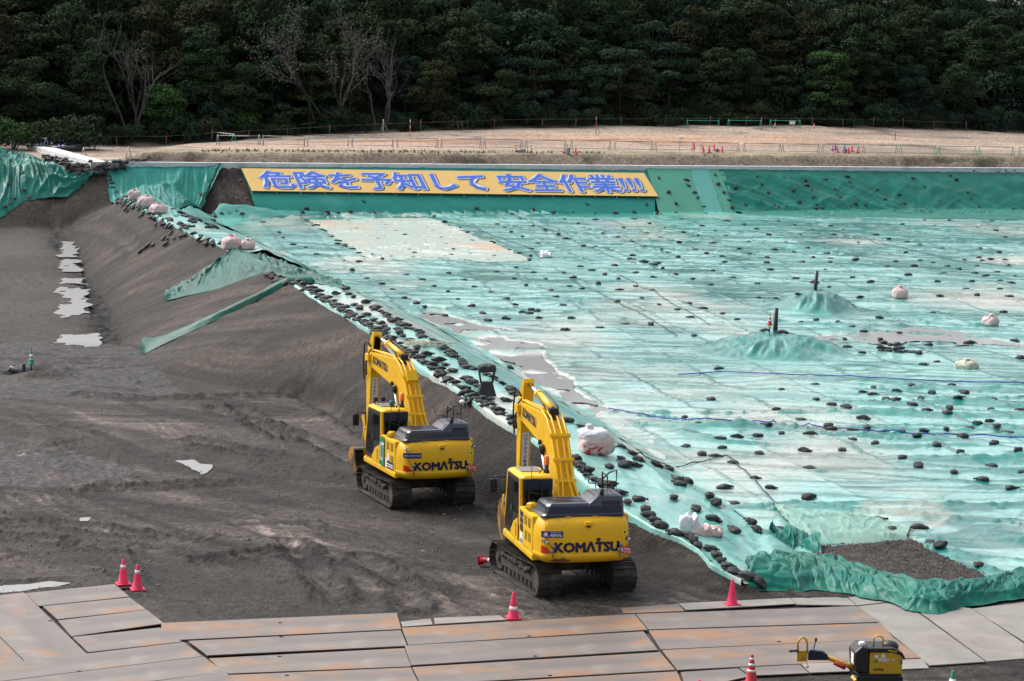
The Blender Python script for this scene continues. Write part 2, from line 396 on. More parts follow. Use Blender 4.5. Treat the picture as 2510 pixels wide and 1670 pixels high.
def groundmat():
    m, n, l, p = newmat('bare_soil')
    at = n.new('ShaderNodeAttribute'); at.attribute_name = 'albedo'
    t = noisenode(n, l, 3.5, 'Object', 8); f = ramp(n, l, t.outputs[0], .3, .7, (.48, .48, .49), (1.5, 1.48, 1.45))
    o1 = mix(n, l, 1.0, at.outputs['Color'], f.outputs[0], 'MULTIPLY')
    t3 = noisenode(n, l, 26, 'Object', 3); f3 = ramp(n, l, t3.outputs[0], .35, .72, (.62, .62, .62), (1.6, 1.6, 1.62))
    o2 = mix(n, l, 1.0, o1, f3.outputs[0], 'MULTIPLY')
    l.new(o2, p.inputs['Base Color']); p.inputs['Roughness'].default_value = .82; p.inputs['Specular IOR Level'].default_value = .3
    tb = noisenode(n, l, 9, 'Object', 8); b = n.new('ShaderNodeBump'); b.inputs['Strength'].default_value = 1.0; b.inputs['Distance'].default_value = .07
    l.new(tb.outputs[0], b.inputs['Height']); l.new(b.outputs[0], p.inputs['Normal'])
    return m
M['ground'] = groundmat()
def platemat():
    m, n, l, p = newmat('steel_road_plate')
    t = noisenode(n, l, .7, 'Object', 6, sc=(.35, 1.6, 1)); a = ramp(n, l, t.outputs[0], .35, .65, (.145, .125, .115), (.205, .18, .165))
    t2 = noisenode(n, l, .9, 'Object', 8, sc=(.6, 1.15, 1)); t2.inputs['Distortion'].default_value = .6; t2.inputs['Roughness'].default_value = .62
    oi = n.new('ShaderNodeObjectInfo'); mr = n.new('ShaderNodeMapRange'); mr.inputs[3].default_value = -.10; mr.inputs[4].default_value = .075
    l.new(oi.outputs['Random'], mr.inputs[0]); ad = n.new('ShaderNodeMath'); l.new(t2.outputs[0], ad.inputs[0]); l.new(mr.outputs[0], ad.inputs[1])
    f = ramp(n, l, ad.outputs[0], .46, .64, (0, 0, 0), (.9, .9, .9))
    o = mix(n, l, f.outputs[0], a.outputs[0], (.30, .155, .075))
    t4 = noisenode(n, l, 1.1, 'Object', 8); f4 = ramp(n, l, t4.outputs[0], .56, .74, (0, 0, 0), (.45, .45, .45))
    o = mix(n, l, f4.outputs[0], o, (.33, .285, .25))
    l.new(o, p.inputs['Base Color']); p.inputs['Metallic'].default_value = .15
    p.inputs['Roughness'].default_value = .48; p.inputs['Specular IOR Level'].default_value = .35
    b = n.new('ShaderNodeBump'); b.inputs['Strength'].default_value = .15; b.inputs['Distance'].default_value = .02
    l.new(t4.outputs[0], b.inputs['Height']); l.new(b.outputs[0], p.inputs['Normal'])
    return m
M['plate'] = platemat()
M['platedusty'] = pmat('dusty_concrete_plate', (.20, .185, .17), (.28, .26, .24), .7, scale=.8, bump=.2, bscale=8, dirt=(.17, .15, .135), dirt_at=(.55, .72), dscale=.45)
def leafmat(name, c1, c2, c3):
    m, n, l, p = newmat(name)
    t = noisenode(n, l, .45, 'Object', 3); a = ramp(n, l, t.outputs[0], .3, .7, c1, c2)
    oi = n.new('ShaderNodeObjectInfo'); o = mix(n, l, oi.outputs['Random'], a.outputs[0], c3)
    h = mix(n, l, .55, a.outputs[0], o)
    l.new(h, p.inputs['Base Color']); p.inputs['Roughness'].default_value = .85; p.inputs['Specular IOR Level'].default_value = .06
    return m
M['leafdark'] = leafmat('dark_leaves', (.020, .042, .021), (.030, .054, .025), (.038, .052, .024))
M['leafblue'] = leafmat('bluish_leaves', (.022, .046, .031), (.032, .060, .040), (.026, .050, .033))
M['leafbrown'] = leafmat('brownish_leaves', (.032, .042, .020), (.042, .050, .024), (.037, .042, .023))
M['leafbright'] = leafmat('bright_leaves', (.032, .075, .025), (.045, .095, .03), (.05, .085, .025))
M['leafpale'] = leafmat('dry_pale_leaves', (.10, .095, .09), (.15, .145, .14), (.12, .115, .11))
M['grass'] = leafmat('grass_blades', (.10, .12, .03), (.14, .14, .05), (.12, .13, .04))

def bigbag():
    m = M['ton'].copy(); m.name = 'pink_bulk_bag_red_print'; n = m.node_tree.nodes; l = m.node_tree.links; p = n['Principled BSDF']
    src = p.inputs['Base Color'].links[0].from_socket
    c = n.new('ShaderNodeTexCoord'); sp = n.new('ShaderNodeSeparateXYZ'); l.new(c.outputs['Object'], sp.inputs[0])
    def mr(o, a, b): q = n.new('ShaderNodeMapRange'); q.inputs[1].default_value = a; q.inputs[2].default_value = b; l.new(o, q.inputs[0]); return q.outputs[0]
    t = noisenode(n, l, 7, 'Object', 3, sc=(1, 1, 1.6)); f = mr(t.outputs[0], .50, .56)
    def mul(a, b): q = n.new('ShaderNodeMath'); q.operation = 'MULTIPLY'; l.new(a, q.inputs[0]); l.new(b, q.inputs[1]); return q.outputs[0]
    f = mul(mul(f, mr(sp.outputs[2], .48, .36)), mul(mr(sp.outputs[1], -.15, -.3), mr(sp.outputs[0], .2, .05)))
    l.new(mix(n, l, f, src, (.55, .03, .05)), p.inputs['Base Color']); return m
M['tonbig'] = bigbag()
# ------------------------------------------------------------------ the ground: one sheet from the foreground to beyond the hill
def polar(y0, y1, dr, u0, u1, nu):
    nr = int(math.log(y1 / y0) / dr) + 1
    Y1 = y0 * np.exp(np.linspace(0, math.log(y1 / y0), nr)); U = np.linspace(u0, u1, nu)
    Y = np.repeat(Y1[:, None], nu, 1); X = U[None, :] * Y
    return X, Y
GRAVEL = [ppoly([(-900, 842), (0, 842), (330, 850), (394, 905), (447, 966), (300, 975), (150, 985), (0, 975), (-900, 985)]),
          ppoly([(-600, 1080), (60, 1085), (180, 1105), (300, 1140), (320, 1165), (150, 1190), (0, 1215), (-600, 1215)])]
BAREGRAVEL = ppoly([(1990, 1368), (2004, 1352), (2110, 1344), (2240, 1336), (2302, 1373), (2370, 1402), (2440, 1434), (2245, 1444), (2162, 1424), (2050, 1392)])
DARKPAD = ppoly([(1440, 1395), (1563, 1398), (1668, 1443), (1640, 1475), (1480, 1480), (1380, 1475), (1380, 1420)])
DARKNEAR = ppoly([(352, 1440), (560, 1395), (760, 1420), (980, 1480), (975, 1520), (400, 1540)])
RUTS = [[(-60, 1285), (60, 1282), (200, 1292), (330, 1310)], [(-60, 1310), (60, 1318), (180, 1335), (300, 1345)], [(735, 975), (800, 1005), (870, 1045), (900, 1070)],
        [(200, 965), (350, 978), (450, 975), (560, 970), (690, 968)], [(500, 1375), (560, 1365), (650, 1358), (740, 1352)], [(470, 1080), (560, 1100), (660, 1115)],
        [(640, 1040), (760, 1080), (860, 1130)], [(250, 1200), (420, 1190), (560, 1185)], [(520, 1000), (600, 1030), (690, 1075)], [(880, 1370), (970, 1420), (1010, 1490)], [(700, 1330), (760, 1390), (820, 1470)],
        [(580, 1000), (640, 1040), (720, 1080)], [(180, 545), (300, 580), (330, 610)], [(1110, 1190), (1200, 1240), (1260, 1290)]]
def segdist(poly, X, Y):
    d = np.full(X.shape, 1e9)
    for (x0, y0), (x1, y1) in zip(poly[:-1], poly[1:]):
        vx, vy = x1 - x0, y1 - y0; L = vx * vx + vy * vy
        t = np.clip(((X - x0) * vx + (Y - y0) * vy) / L, 0, 1)
        d = np.minimum(d, np.hypot(X - x0 - t * vx, Y - y0 - t * vy))
    return d
HOLE = hit(62, 912)
TRI = [atz(*q, 0) for q in ((394, 900), (447, 966), (735, 976), (560, 940))]
PUDPX = [[(145, 822), (240, 818), (256, 838), (254, 850), (150, 850)], [(150, 592), (182, 592), (200, 660), (214, 724), (224, 778), (150, 780), (136, 735), (146, 650)],
         [(436, 1130), (480, 1128), (500, 1138), (530, 1140), (528, 1152), (505, 1168), (470, 1150)], [(-40, 1440), (60, 1432), (130, 1424), (190, 1428), (150, 1438), (40, 1452), (-40, 1458)], [(190, 1270), (222, 1268), (218, 1280), (194, 1280)]]
PUDS = [ppoly(q) for q in PUDPX]
PLATEAREA = ppoly([(-500, 1468), (58, 1457), (281, 1435), (322, 1466), (402, 1532), (973, 1506), (1300, 1505), (1560, 1506), (1640, 1490), (1930, 1464), (2130, 1462), (2700, 1470), (2800, 1640), (2270, 1632), (2250, 1650), (1900, 1662), (1700, 1720), (-500, 1800)])
def ground_detail(X, Y):
    """height detail and albedo"""
    xo = np.interp(Y, T_O[0], T_O[1]); x1 = np.interp(Y, T_C1[0], T_C1[1]); xt = np.interp(Y, T_T[0], T_T[1]); wv = wof(X, Y)
    slope = ((X > xo - .3) | pip(TRI, X, Y)) & (X < x1 + 1.5) & (wv < 0)
    field = sstep(-.5, .8, wv)
    flat = ((X <= xo - .3) & (wv < -8))
    pit = sstep(119, 122, Y) * flat
    fx = X + .5 * fbm(X * .8, Y * .8, 5); fy = Y + .5 * fbm(X * .8, Y * .8, 6)
    grav = np.zeros(X.shape)
    for g in GRAVEL: grav = np.maximum(grav, pip(g, fx, fy) * 1.0)
    grav *= .45 + .55 * sstep(-.25, .2, fbm(X * .7, Y * 1.0, 88))
    bare = pip(BAREGRAVEL, fx * .3 + X * .7, fy * .3 + Y * .7) * 1.0
    z = .05 * fbm(X * .5, Y * .5, 11) + .03 * fbm(X * 2, Y * 2, 12, 3)
    clod = np.maximum(0, fbm(X * .35, Y * .35, 77, 3) - .12) * np.maximum(0, fbm(X * 4, Y * 4, 13, 3)) * .9
    z = z * (.7 + .3 * flat) + np.where(flat, clod * .32, 0)
    # soil colours
    base = np.array([.070, .061, .057]); dark = np.array([.026, .024, .023]); pale = np.array([.118, .104, .096])
    sx, sy = rotxy(X, Y, -38)
    st = fbm(sx * .12, sy * .9, 21, 4)
    n1 = fbm(X * .16, Y * .16, 22, 5); n2 = fbm(X * .9, Y * .9, 23, 4)
    f = np.clip(.45 + 1.1 * st + .9 * n1 + .5 * n2, 0, 1)[..., None]
    col = dark + (pale - dark) * f
    col = col * .75 + base * .25
    for rot_, fr_, sd_ in ((-52, 1.5, 24), (-30, 1.9, 25), (14, 1.3, 26), (-70, 2.4, 27)):
        lx, ly = rotxy(X + 1.5 * fbm(X * .08, Y * .08, sd_, 2), Y + 1.5 * fbm(X * .08, Y * .08, sd_ + 9, 2), rot_)
        mk = sstep(.78, .95, ridge(lx * .045, ly * fr_, sd_)) * sstep(-.08, .2, fbm(X * .12, Y * .12, sd_ + 40, 3))
        sgn = np.where(vn(lx * .05 + 9, ly * fr_ * .5, sd_ + 60) > .0, .75, -.6)
        col = col * (1 + (mk * sgn)[..., None]); z = z + .02 * mk * np.sign(sgn)
    dk = np.clip(.9 * sstep(.12, .42, fbm(X * .22 + 3, Y * .3, 31, 5)), 0, 1)[..., None]
    col = col * (1 - dk * .55)
    # slope: diagonal machine stripes
    a = .77 * X + .64 * Y; b = -.64 * X + .77 * Y
    s1 = fbm(a * 1.3, b * .10, 41, 4); s2 = fbm(a * .35, b * .08, 42, 3); s3 = ridge(a * .55 + .3 * vn(X * .1, Y * .1, 4), b * .02, 43)
    stripe = np.array([.080, .066, .057]) * (.72 + .28 * sstep(66, 82, Y))[..., None] * np.clip(1 + .55 * s1 + .5 * s2 + .25 * n2, .3, 2)[..., None]
    s4 = fbm(a * 3.6 + .6 * vn(X * .3, Y * .3, 46), b * .09, 45, 3); s5 = sstep(.82, .97, ridge(a * 1.3 + .5 * vn(X * .15, Y * .15, 47), b * .05, 48))
    stripe *= np.clip(1 + .85 * s4, .35, 1.8)[..., None] * (1 - .45 * s5)[..., None]
    stripe *= (1 - .6 * sstep(.86, .98, s3))[..., None]
    col = np.where(slope[..., None], stripe, col)
    z = np.where(slope, .05 * s1 + .04 * s2 + .02 * fbm(X * 3, Y * 3, 44) + .03 * s4 - .03 * s5, z)
    # gravel
    gcol = np.array([.085, .084, .092]) * np.clip(1 + .9 * fbm(X * 5, Y * 5, 51, 3), .35, 2.2)[..., None]
    col = np.where((grav > .5)[..., None], gcol, col); z = z + grav * .035 * fbm(X * 5, Y * 5, 51, 3)
    bcol = np.array([.066, .058, .053]) * np.clip(1 + .9 * fbm(X * 6, Y * 6, 53, 3), .3, 2.2)[..., None]
    col = np.where((bare > .5)[..., None], bcol, col); z = z + bare * (.03 * fbm(X * 5, Y * 5, 54, 3) + .18)
    for P, k in ((DARKPAD, .5), (DARKNEAR, .5)):
        m = pip(P, fx, fy)
        col = np.where(m[..., None], col * .35 + np.array([.045, .042, .040]) * .65, col)
    # pit: grey wet mud
    pc = np.array([.080, .075, .072]) * np.clip(1 + .4 * n1 + .25 * fbm(X * .5, Y * .12, 61, 4), .4, 1.8)[..., None]
    col = col * (1 - pit[..., None]) + pc * pit[..., None]
    # back of the pit and a dark ditch along the toe
    d = X - xo
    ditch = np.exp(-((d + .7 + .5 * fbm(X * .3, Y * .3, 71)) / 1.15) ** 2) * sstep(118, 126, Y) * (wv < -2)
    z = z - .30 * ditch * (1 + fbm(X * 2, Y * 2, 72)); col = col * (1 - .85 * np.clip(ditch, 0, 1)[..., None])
    bk = sstep(-13, -9, wv) * (X < x1) * (wv < -1)
    bcol2 = np.array([.05, .045, .042]) * np.clip(1 + .6 * n2, .4, 2)[..., None]
    bcol2 = bcol2 + (np.array([.10, .085, .072]) - bcol2) * sstep(-6, -3, wv)[..., None]
    col = col * (1 - bk[..., None]) + bcol2 * bk[..., None]
    # ruts
    for i, r in enumerate(RUTS):
        pl = ppoly(r); dd = segdist(pl, X + .25 * fbm(X * 1.5, Y * 1.5, 80 + i), Y + .25 * fbm(X * 1.5, Y * 1.5, 90 + i))
        k = np.exp(-(dd / .32) ** 2); k2 = np.exp(-((dd - .55) / .22) ** 2)
        tread = .5 + .5 * np.sign(np.sin((X * 1.1 + Y * .4) * 19))
        z = z - .10 * k + .11 * k2 * (.4 + np.abs(vn(X * 5, Y * 5, 95))) + (.02 * tread * k if i < 2 else 0)
        col = col * (1 - .62 * np.maximum(k * .35 * (.6 + .8 * tread), k2)[..., None]) * (1 + (.5 * k * (1 - tread))[..., None])
    # back slope bare soil, bank, field
    sand = np.array([.37, .295, .235]) * np.clip(1 + .25 * fbm(X * .15, Y * .15, 101, 4) + .2 * fbm(X * .1, Y * 1.2, 102, 4), .5, 1.5)[..., None]
    org = sstep(-.15, .25, fbm(X * .03 + 1, Y * .08, 103, 3)) * sstep(12, 16, wv) * (1 - sstep(18, 26, wv))
    org = org * np.exp(-((X - 5) / 38.0) ** 2)
    sand = sand * (1 - org[..., None]) + sand * np.array([1.15, .86, .70]) * org[..., None]
    tr = sstep(.86, .97, ridge(X * .05 + .02 * Y, wv * .32 + .4 * vn(X * .04, Y * .1, 5), 104))
    sand = sand * (1 - .45 * tr[..., None]); dmp = sstep(.1, .42, fbm(X * .045, wv * .22, 106, 5)); sand = sand * (1 - .32 * dmp[..., None])
    bank = np.array([.19, .15, .115]) * np.clip(1 + .45 * fbm(X * .3, Y * .6, 111, 5), .4, 1.6)[..., None]
    eb = np.array([.23, .195, .135]) * np.clip(1 + .5 * fbm(X * .5, Y * .5, 112, 4), .4, 1.7)[..., None]
    kb = sstep(2.6, 3.4, wv + .4 * fbm(X * .5, Y * .5, 9))[..., None]
    up = bank * (1 - kb) + eb * kb
    ks = sstep(6.6, 8.4, wv)[..., None]; up = up * (1 - ks) + sand * ks
    ke = sstep(29, 31.5, wv + .8 * vn(X * .12, Y * .2, 7))[..., None]; up = up * (1 - ke) + np.array([.24, .205, .165]) * ke
    kh = sstep(33, 34, wv)[..., None]; up = up * (1 - kh) + np.array([.020, .027, .016]) * kh
    kl = (1 - sstep(-50, -42, X))[..., None]; up = up * (1 - kl * .35)
    col = col * (1 - field[..., None]) + up * field[..., None]
    lump = .35 * np.maximum(0, fbm(X * .09, Y * .2, 120, 3)) * sstep(24, 30, wv) * (1 - sstep(32, 34, wv))
    z = z * (1 - field) + field * (.05 * fbm(X * .4, Y * .4, 121) + .10 * fbm(X * .5, Y * .7, 122, 4) * (wv < 7) + lump)
    er = np.maximum(0, fbm(X * .25, wv * .3, 123, 4) - .18) * sstep(1.4, 2.0, wv) * (1 - sstep(3.0, 3.6, wv))
    z = z - er * 1.3; col = col * (1 - np.clip(er * 2.2, 0, .6)[..., None])
    for q in PUDS: z = np.where(pip(q, X, Y), z * .25 - .015, z)
    pa = pip(PLATEAREA, X, Y); z = np.where(pa, z * .12 - .03, z)
    # a hole dug round the drain pipe
    rr = np.hypot(X - HOLE.x - .1, Y - HOLE.y)
    z = z - .55 * (1 - sstep(.5, 1.3, rr)) + .28 * np.exp(-(((rr - 1.75) / .5) ** 2)) * sstep(-.6, .6, X - HOLE.x)
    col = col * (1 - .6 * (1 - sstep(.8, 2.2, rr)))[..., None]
    z = z * (1 - .95 * sstep(33, 36, wv))
    col = col * (1 - (.44 + .10 * slope) * (1 - field))[..., None]; wm = (1 - field)[..., None]; col = col * (1 - wm) + col * np.array([1.01, .955, .915]) * wm
    return z, np.clip(col, .008, .8)
def build_ground():
    X, Y = polar(37, 420, .0024, -.36, .36, 680)
    Z = hb(X, Y); dz, col = ground_detail(X, Y)
    # keep soil safely below the sheets that lie on it
    xt = np.interp(Y, T_T[0], T_T[1]); wv = wof(X, Y); x1 = np.interp(Y, T_C1[0], T_C1[1])
    bare = pip(BAREGRAVEL, X, Y)
    hem = pip(ppoly([(1800, 1372), (1870, 1362), (1960, 1356), (2040, 1366), (2160, 1410), (2240, 1432), (2330, 1436), (2430, 1420), (2520, 1392), (2720, 1360), (2720, 1490), (2520, 1490), (2360, 1520), (2240, 1530), (2110, 1490), (1960, 1475), (1840, 1460)]), X, Y)
    cov = ~hem & (X > x1 + .35) & (wv < -.2) & ~bare & (Y > 57)
    Z = Z + np.where(cov, -.22, dz)
    near = sstep(58.5, 57.2, Y) if False else 0
    o = gridmesh('ground', X, Y, Z, M['ground'], col=col)
    tag(o, kind='structure')
build_ground()
far = MB().add([(-900, -300, -12), (900, -300, -12), (900, 1500, -12), (-900, 1500, -12)], [(0, 1, 2, 3)]).build('terrain', M['mud'])
tag(far, kind='structure')

# ------------------------------------------------------------------ sheets
PANEL = 3.6
def panelc(X, Y): return (X * .982 + Y * .187 + .35 * fbm(X * .06, Y * .06, 305, 2)) / PANEL
def wrinkle(X, Y, s=1.0, seed=0, cre=False):
    dx = .5 * fbm(X * .4, Y * .4, 300 + seed, 3); dy = .5 * fbm(X * .4, Y * .4, 310 + seed, 3)
    x, y = X + dx, Y + dy
    act = .45 + .9 * sstep(-.3, .5, fbm(X * .09, Y * .09, 330 + seed, 3))
    a = rotxy(x, y, 8); b = rotxy(x, y, -27); c = rotxy(x, y, 58); e = rotxy(x, y, 25)
    z = .13 * fbm(x * .13, y * .22, 320 + seed, 3)
    lg = rotxy(x + 1.2 * fbm(X * .05, Y * .05, 331 + seed, 2), y + 1.2 * fbm(X * .05, Y * .05, 332 + seed, 2), 4); lh = rotxy(x, y + 1.0 * fbm(X * .07, Y * .07, 333 + seed, 2), -17)
    li = rotxy(x + .8 * fbm(X * .06, Y * .06, 334 + seed, 2), y + 1.1 * fbm(X * .06, Y * .06, 335 + seed, 2), -6)
    r1 = ridge(lg[0] * .055, lg[1] * .42, 321 + seed) ** 12; r2 = ridge(lh[0] * .08, lh[1] * .62, 322 + seed) ** 11; r3 = ridge(li[0] * .07, li[1] * .85, 336 + seed) ** 9
    z = z + act * (.13 * r1 + .10 * r2 + .07 * r3 + .04 * (ridge(a[0] * .16, a[1] * 1.0, 328 + seed) ** 7 - .15) + .025 * (ridge(c[0] * .40, c[1] * 1.3, 323 + seed) ** 6 - .15) + .025 * (ridge(e[0] * .35, e[1] * 1.5, 326 + seed) ** 6 - .15)
                   + .012 * (ridge(a[0] * .8, a[1] * 2.8, 324 + seed) ** 4 - .3)) - .06
    if cre: return z * s, np.maximum(np.maximum(r1, r2), r3 * .9) * np.clip(act, 0, 1.2)
    return z * s
def seam(X, Y):
    p = panelc(X, Y); f = np.abs(p - np.round(p)) * PANEL
    return np.exp(-(f / .10) ** 2) * (.5 + .5 * vn(X * .2, Y * .25, 340))
P1 = hit(2000, 760); P2 = hit(1900, 865)
def mound(X, Y):
    """two heaps round the stand pipes"""
    t = 0
    for P, rx, ry, hh in ((P1, 3.0, 4.0, 1.15), (P2, 4.3, 4.6, .80)):
        r = np.sqrt(((X - P.x) / rx) ** 2 + ((Y - P.y - .3) / ry) ** 2)
        an = np.arctan2(Y - P.y, X - P.x); m_ = np.clip(1 - sstep(.15, 1.05, r + .12 * fbm(X * .9, Y * .9, 400, 3)), 0, 1)
        fo = np.abs(vn(an * 5 + 1.2 * r + 9, r * 1.6, 401)) + .6 * np.abs(vn(an * 11 - r, r * 3, 402))
        t = t + hh * m_ + .22 * (fo - .5) * np.clip(m_ * 2.5, 0, 1) * np.clip(r * 2, .2, 1)
    return t
PONDS = [ppoly([(985, 735), (1090, 775), (1180, 800), (1290, 815), (1330, 850), (1340, 905), (1420, 960), (1560, 1015), (1640, 1060), (1600, 1085), (1500, 1060), (1390, 990), (1280, 925), (1200, 880), (1090, 812), (1000, 760)]),
         ppoly([(1990, 830), (2120, 810), (2300, 800), (2420, 830), (2520, 850), (2510, 890), (2340, 905), (2160, 902), (2060, 895), (2040, 870)])]
def pondmask(X, Y):
    m = np.zeros(X.shape)
    fx = X + 1.4 * fbm(X * .25, Y * .12, 411, 4); fy = Y + 3.0 * fbm(X * .25, Y * .12, 412, 4)
    for p in PONDS: m = np.maximum(m, pip(p, fx, fy) * 1.0)
    m = m * sstep(-.18, -.10, fbm(X * .16, Y * .22, 413, 4) + .3 * fbm(X * .9, Y * .7, 414, 3))
    return m
def basinz(X, Y): return hb(X, Y) + .10 + wrinkle(X, Y) + mound(X, Y)
FRONT = [hit2(*p) for p in ((1960, 1392), (2060, 1400), (2162, 1432), (2260, 1452), (2350, 1446), (2510, 1422), (2900, 1400), (3600, 1380))]
def smooth2(a, k):
    for _ in range(k):
        a = (np.roll(a, 1, 0) + np.roll(a, -1, 0) + np.roll(a, 1, 1) + np.roll(a, -1, 1) + 4 * a) / 8
    return a
def build_basin():
    X, Y = polar(56.5, 262, .0024, -.20, .36, 940)
    xt = np.interp(Y, T_T[0], T_T[1]); wv = wof(X, Y)
    yf = np.interp(X, [p[0] for p in FRONT], [p[1] for p in FRONT])
    nx = X + .35 * fbm(X, Y, 420, 3); ny = Y + .35 * fbm(X, Y, 421, 3)
    keep = (X > xt - .9) & (wv < -4.9) & (Y > yf) & ~pip(BAREGRAVEL, nx, ny)
    wr, cr = wrinkle(X, Y, cre=True)
    pm = smooth2(pondmask(X, Y), 3)
    edge = sstep(0, 1.2, X - xt)
    Z0 = mound(X, Y) + wr * (.35 + .65 * edge) + .07 * seam(X, Y)
    Z = hb(X, Y) + .10 + Z0 - pm * .11
    # colour of the sheet: panels of slightly different green, painted sky sheen and dust on the flats, dark creases, silt in dips
    gy = np.gradient(Z0, axis=0) / np.maximum(np.gradient(Y, axis=0), 1e-3); gx = np.gradient(Z0, axis=1) / np.maximum(np.gradient(X, axis=1), 1e-3)
    st = np.sqrt(gx ** 2 + gy ** 2)
    pid = np.round(panelc(X, Y) - .5); sid = np.floor(Y / 27.0 + .37 * pid)
    tone = _hash(pid, sid, 77)
    mk = mound(X, Y)
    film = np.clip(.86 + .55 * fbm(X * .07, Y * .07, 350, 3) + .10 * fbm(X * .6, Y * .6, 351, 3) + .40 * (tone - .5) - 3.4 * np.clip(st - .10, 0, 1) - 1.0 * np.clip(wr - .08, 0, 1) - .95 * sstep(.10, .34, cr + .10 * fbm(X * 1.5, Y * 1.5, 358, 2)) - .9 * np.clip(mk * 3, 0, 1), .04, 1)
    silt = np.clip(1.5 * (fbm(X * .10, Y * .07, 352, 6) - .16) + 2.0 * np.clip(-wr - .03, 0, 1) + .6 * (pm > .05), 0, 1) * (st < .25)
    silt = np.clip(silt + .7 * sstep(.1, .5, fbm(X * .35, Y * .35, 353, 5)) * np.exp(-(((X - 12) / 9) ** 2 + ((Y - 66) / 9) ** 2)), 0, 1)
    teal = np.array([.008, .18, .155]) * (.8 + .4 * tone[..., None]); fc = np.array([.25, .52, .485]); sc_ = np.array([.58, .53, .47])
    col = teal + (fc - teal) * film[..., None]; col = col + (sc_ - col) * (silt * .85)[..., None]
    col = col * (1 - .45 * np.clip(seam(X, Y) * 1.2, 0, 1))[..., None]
    # torn seams: long open creases across the sheet
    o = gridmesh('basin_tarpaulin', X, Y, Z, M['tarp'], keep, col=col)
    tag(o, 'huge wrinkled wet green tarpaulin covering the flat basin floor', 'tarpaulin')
    for i, p in enumerate(PONDS):
        zz = []
        for (x, y) in p: zz.append(float(hb(x, y)))
    # ponds: level water lying in the dips of the sheet
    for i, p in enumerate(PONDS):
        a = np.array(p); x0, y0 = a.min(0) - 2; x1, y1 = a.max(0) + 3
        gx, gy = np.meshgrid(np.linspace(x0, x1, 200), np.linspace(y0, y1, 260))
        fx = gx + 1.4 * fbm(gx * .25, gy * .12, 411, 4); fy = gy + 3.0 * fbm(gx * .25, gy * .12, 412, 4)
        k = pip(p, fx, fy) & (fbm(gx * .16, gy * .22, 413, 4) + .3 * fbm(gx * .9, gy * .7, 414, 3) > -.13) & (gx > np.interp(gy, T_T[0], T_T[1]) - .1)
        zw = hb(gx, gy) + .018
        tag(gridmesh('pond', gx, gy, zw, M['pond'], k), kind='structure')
build_basin()

def resample(pl, n):
    pl = np.array(pl, float); d = np.r_[0, np.cumsum(np.hypot(*np.diff(pl, axis=0).T))]
    t = np.linspace(0, d[-1], n); return np.stack([np.interp(t, d, pl[:, 0]), np.interp(t, d, pl[:, 1])], -1)
def strip(name, upper, lower, nu, nv, mat, label, off=.05, amp=1.0, seed=0, bump=None, wob=.12, fold=0, foldn=9, world=False, cat='tarpaulin'):
    U = resample(upper if world else [hit2(*p) for p in upper], nu); L = resample(lower if world else [hit2(*p) for p in lower], nu)
    t = np.linspace(0, 1, nv)[:, None, None]
    P = L[None] * (1 - t) + U[None] * t
    X, Y = P[..., 0], P[..., 1]
    X = X + wob * fbm(X * 1.2, Y * 1.2, seed + 3, 3); Y = Y + wob * fbm(X * 1.2, Y * 1.2, seed + 4, 3)
    wr = wrinkle(X, Y, amp, seed)
    Z = hb(X, Y) + off + wr - wr.min() * .4
    s = np.linspace(0, 1, nu)[None, :]; tt = t[..., 0]
    if fold: Z = Z + fold * (np.abs(np.sin((s * foldn + .35 * fbm(s * 6 + 0 * tt, tt * 2, seed + 8, 3) + tt * .4) * math.pi)) ** 1.5 - .3) * np.sin(np.clip(tt, .02, .98) * math.pi) ** .5
    if bump: Z = Z + bump(s, tt)
    H0 = hb(X, Y); env = np.clip(tt * 7 + .03, 0, 1) * np.clip((1 - tt) * 7 + .03, 0, 1)
    Z = H0 + (Z - H0) * env + .03 * (1 - env)
    return tag(gridmesh(name, X, Y, Z, mat), label, cat)

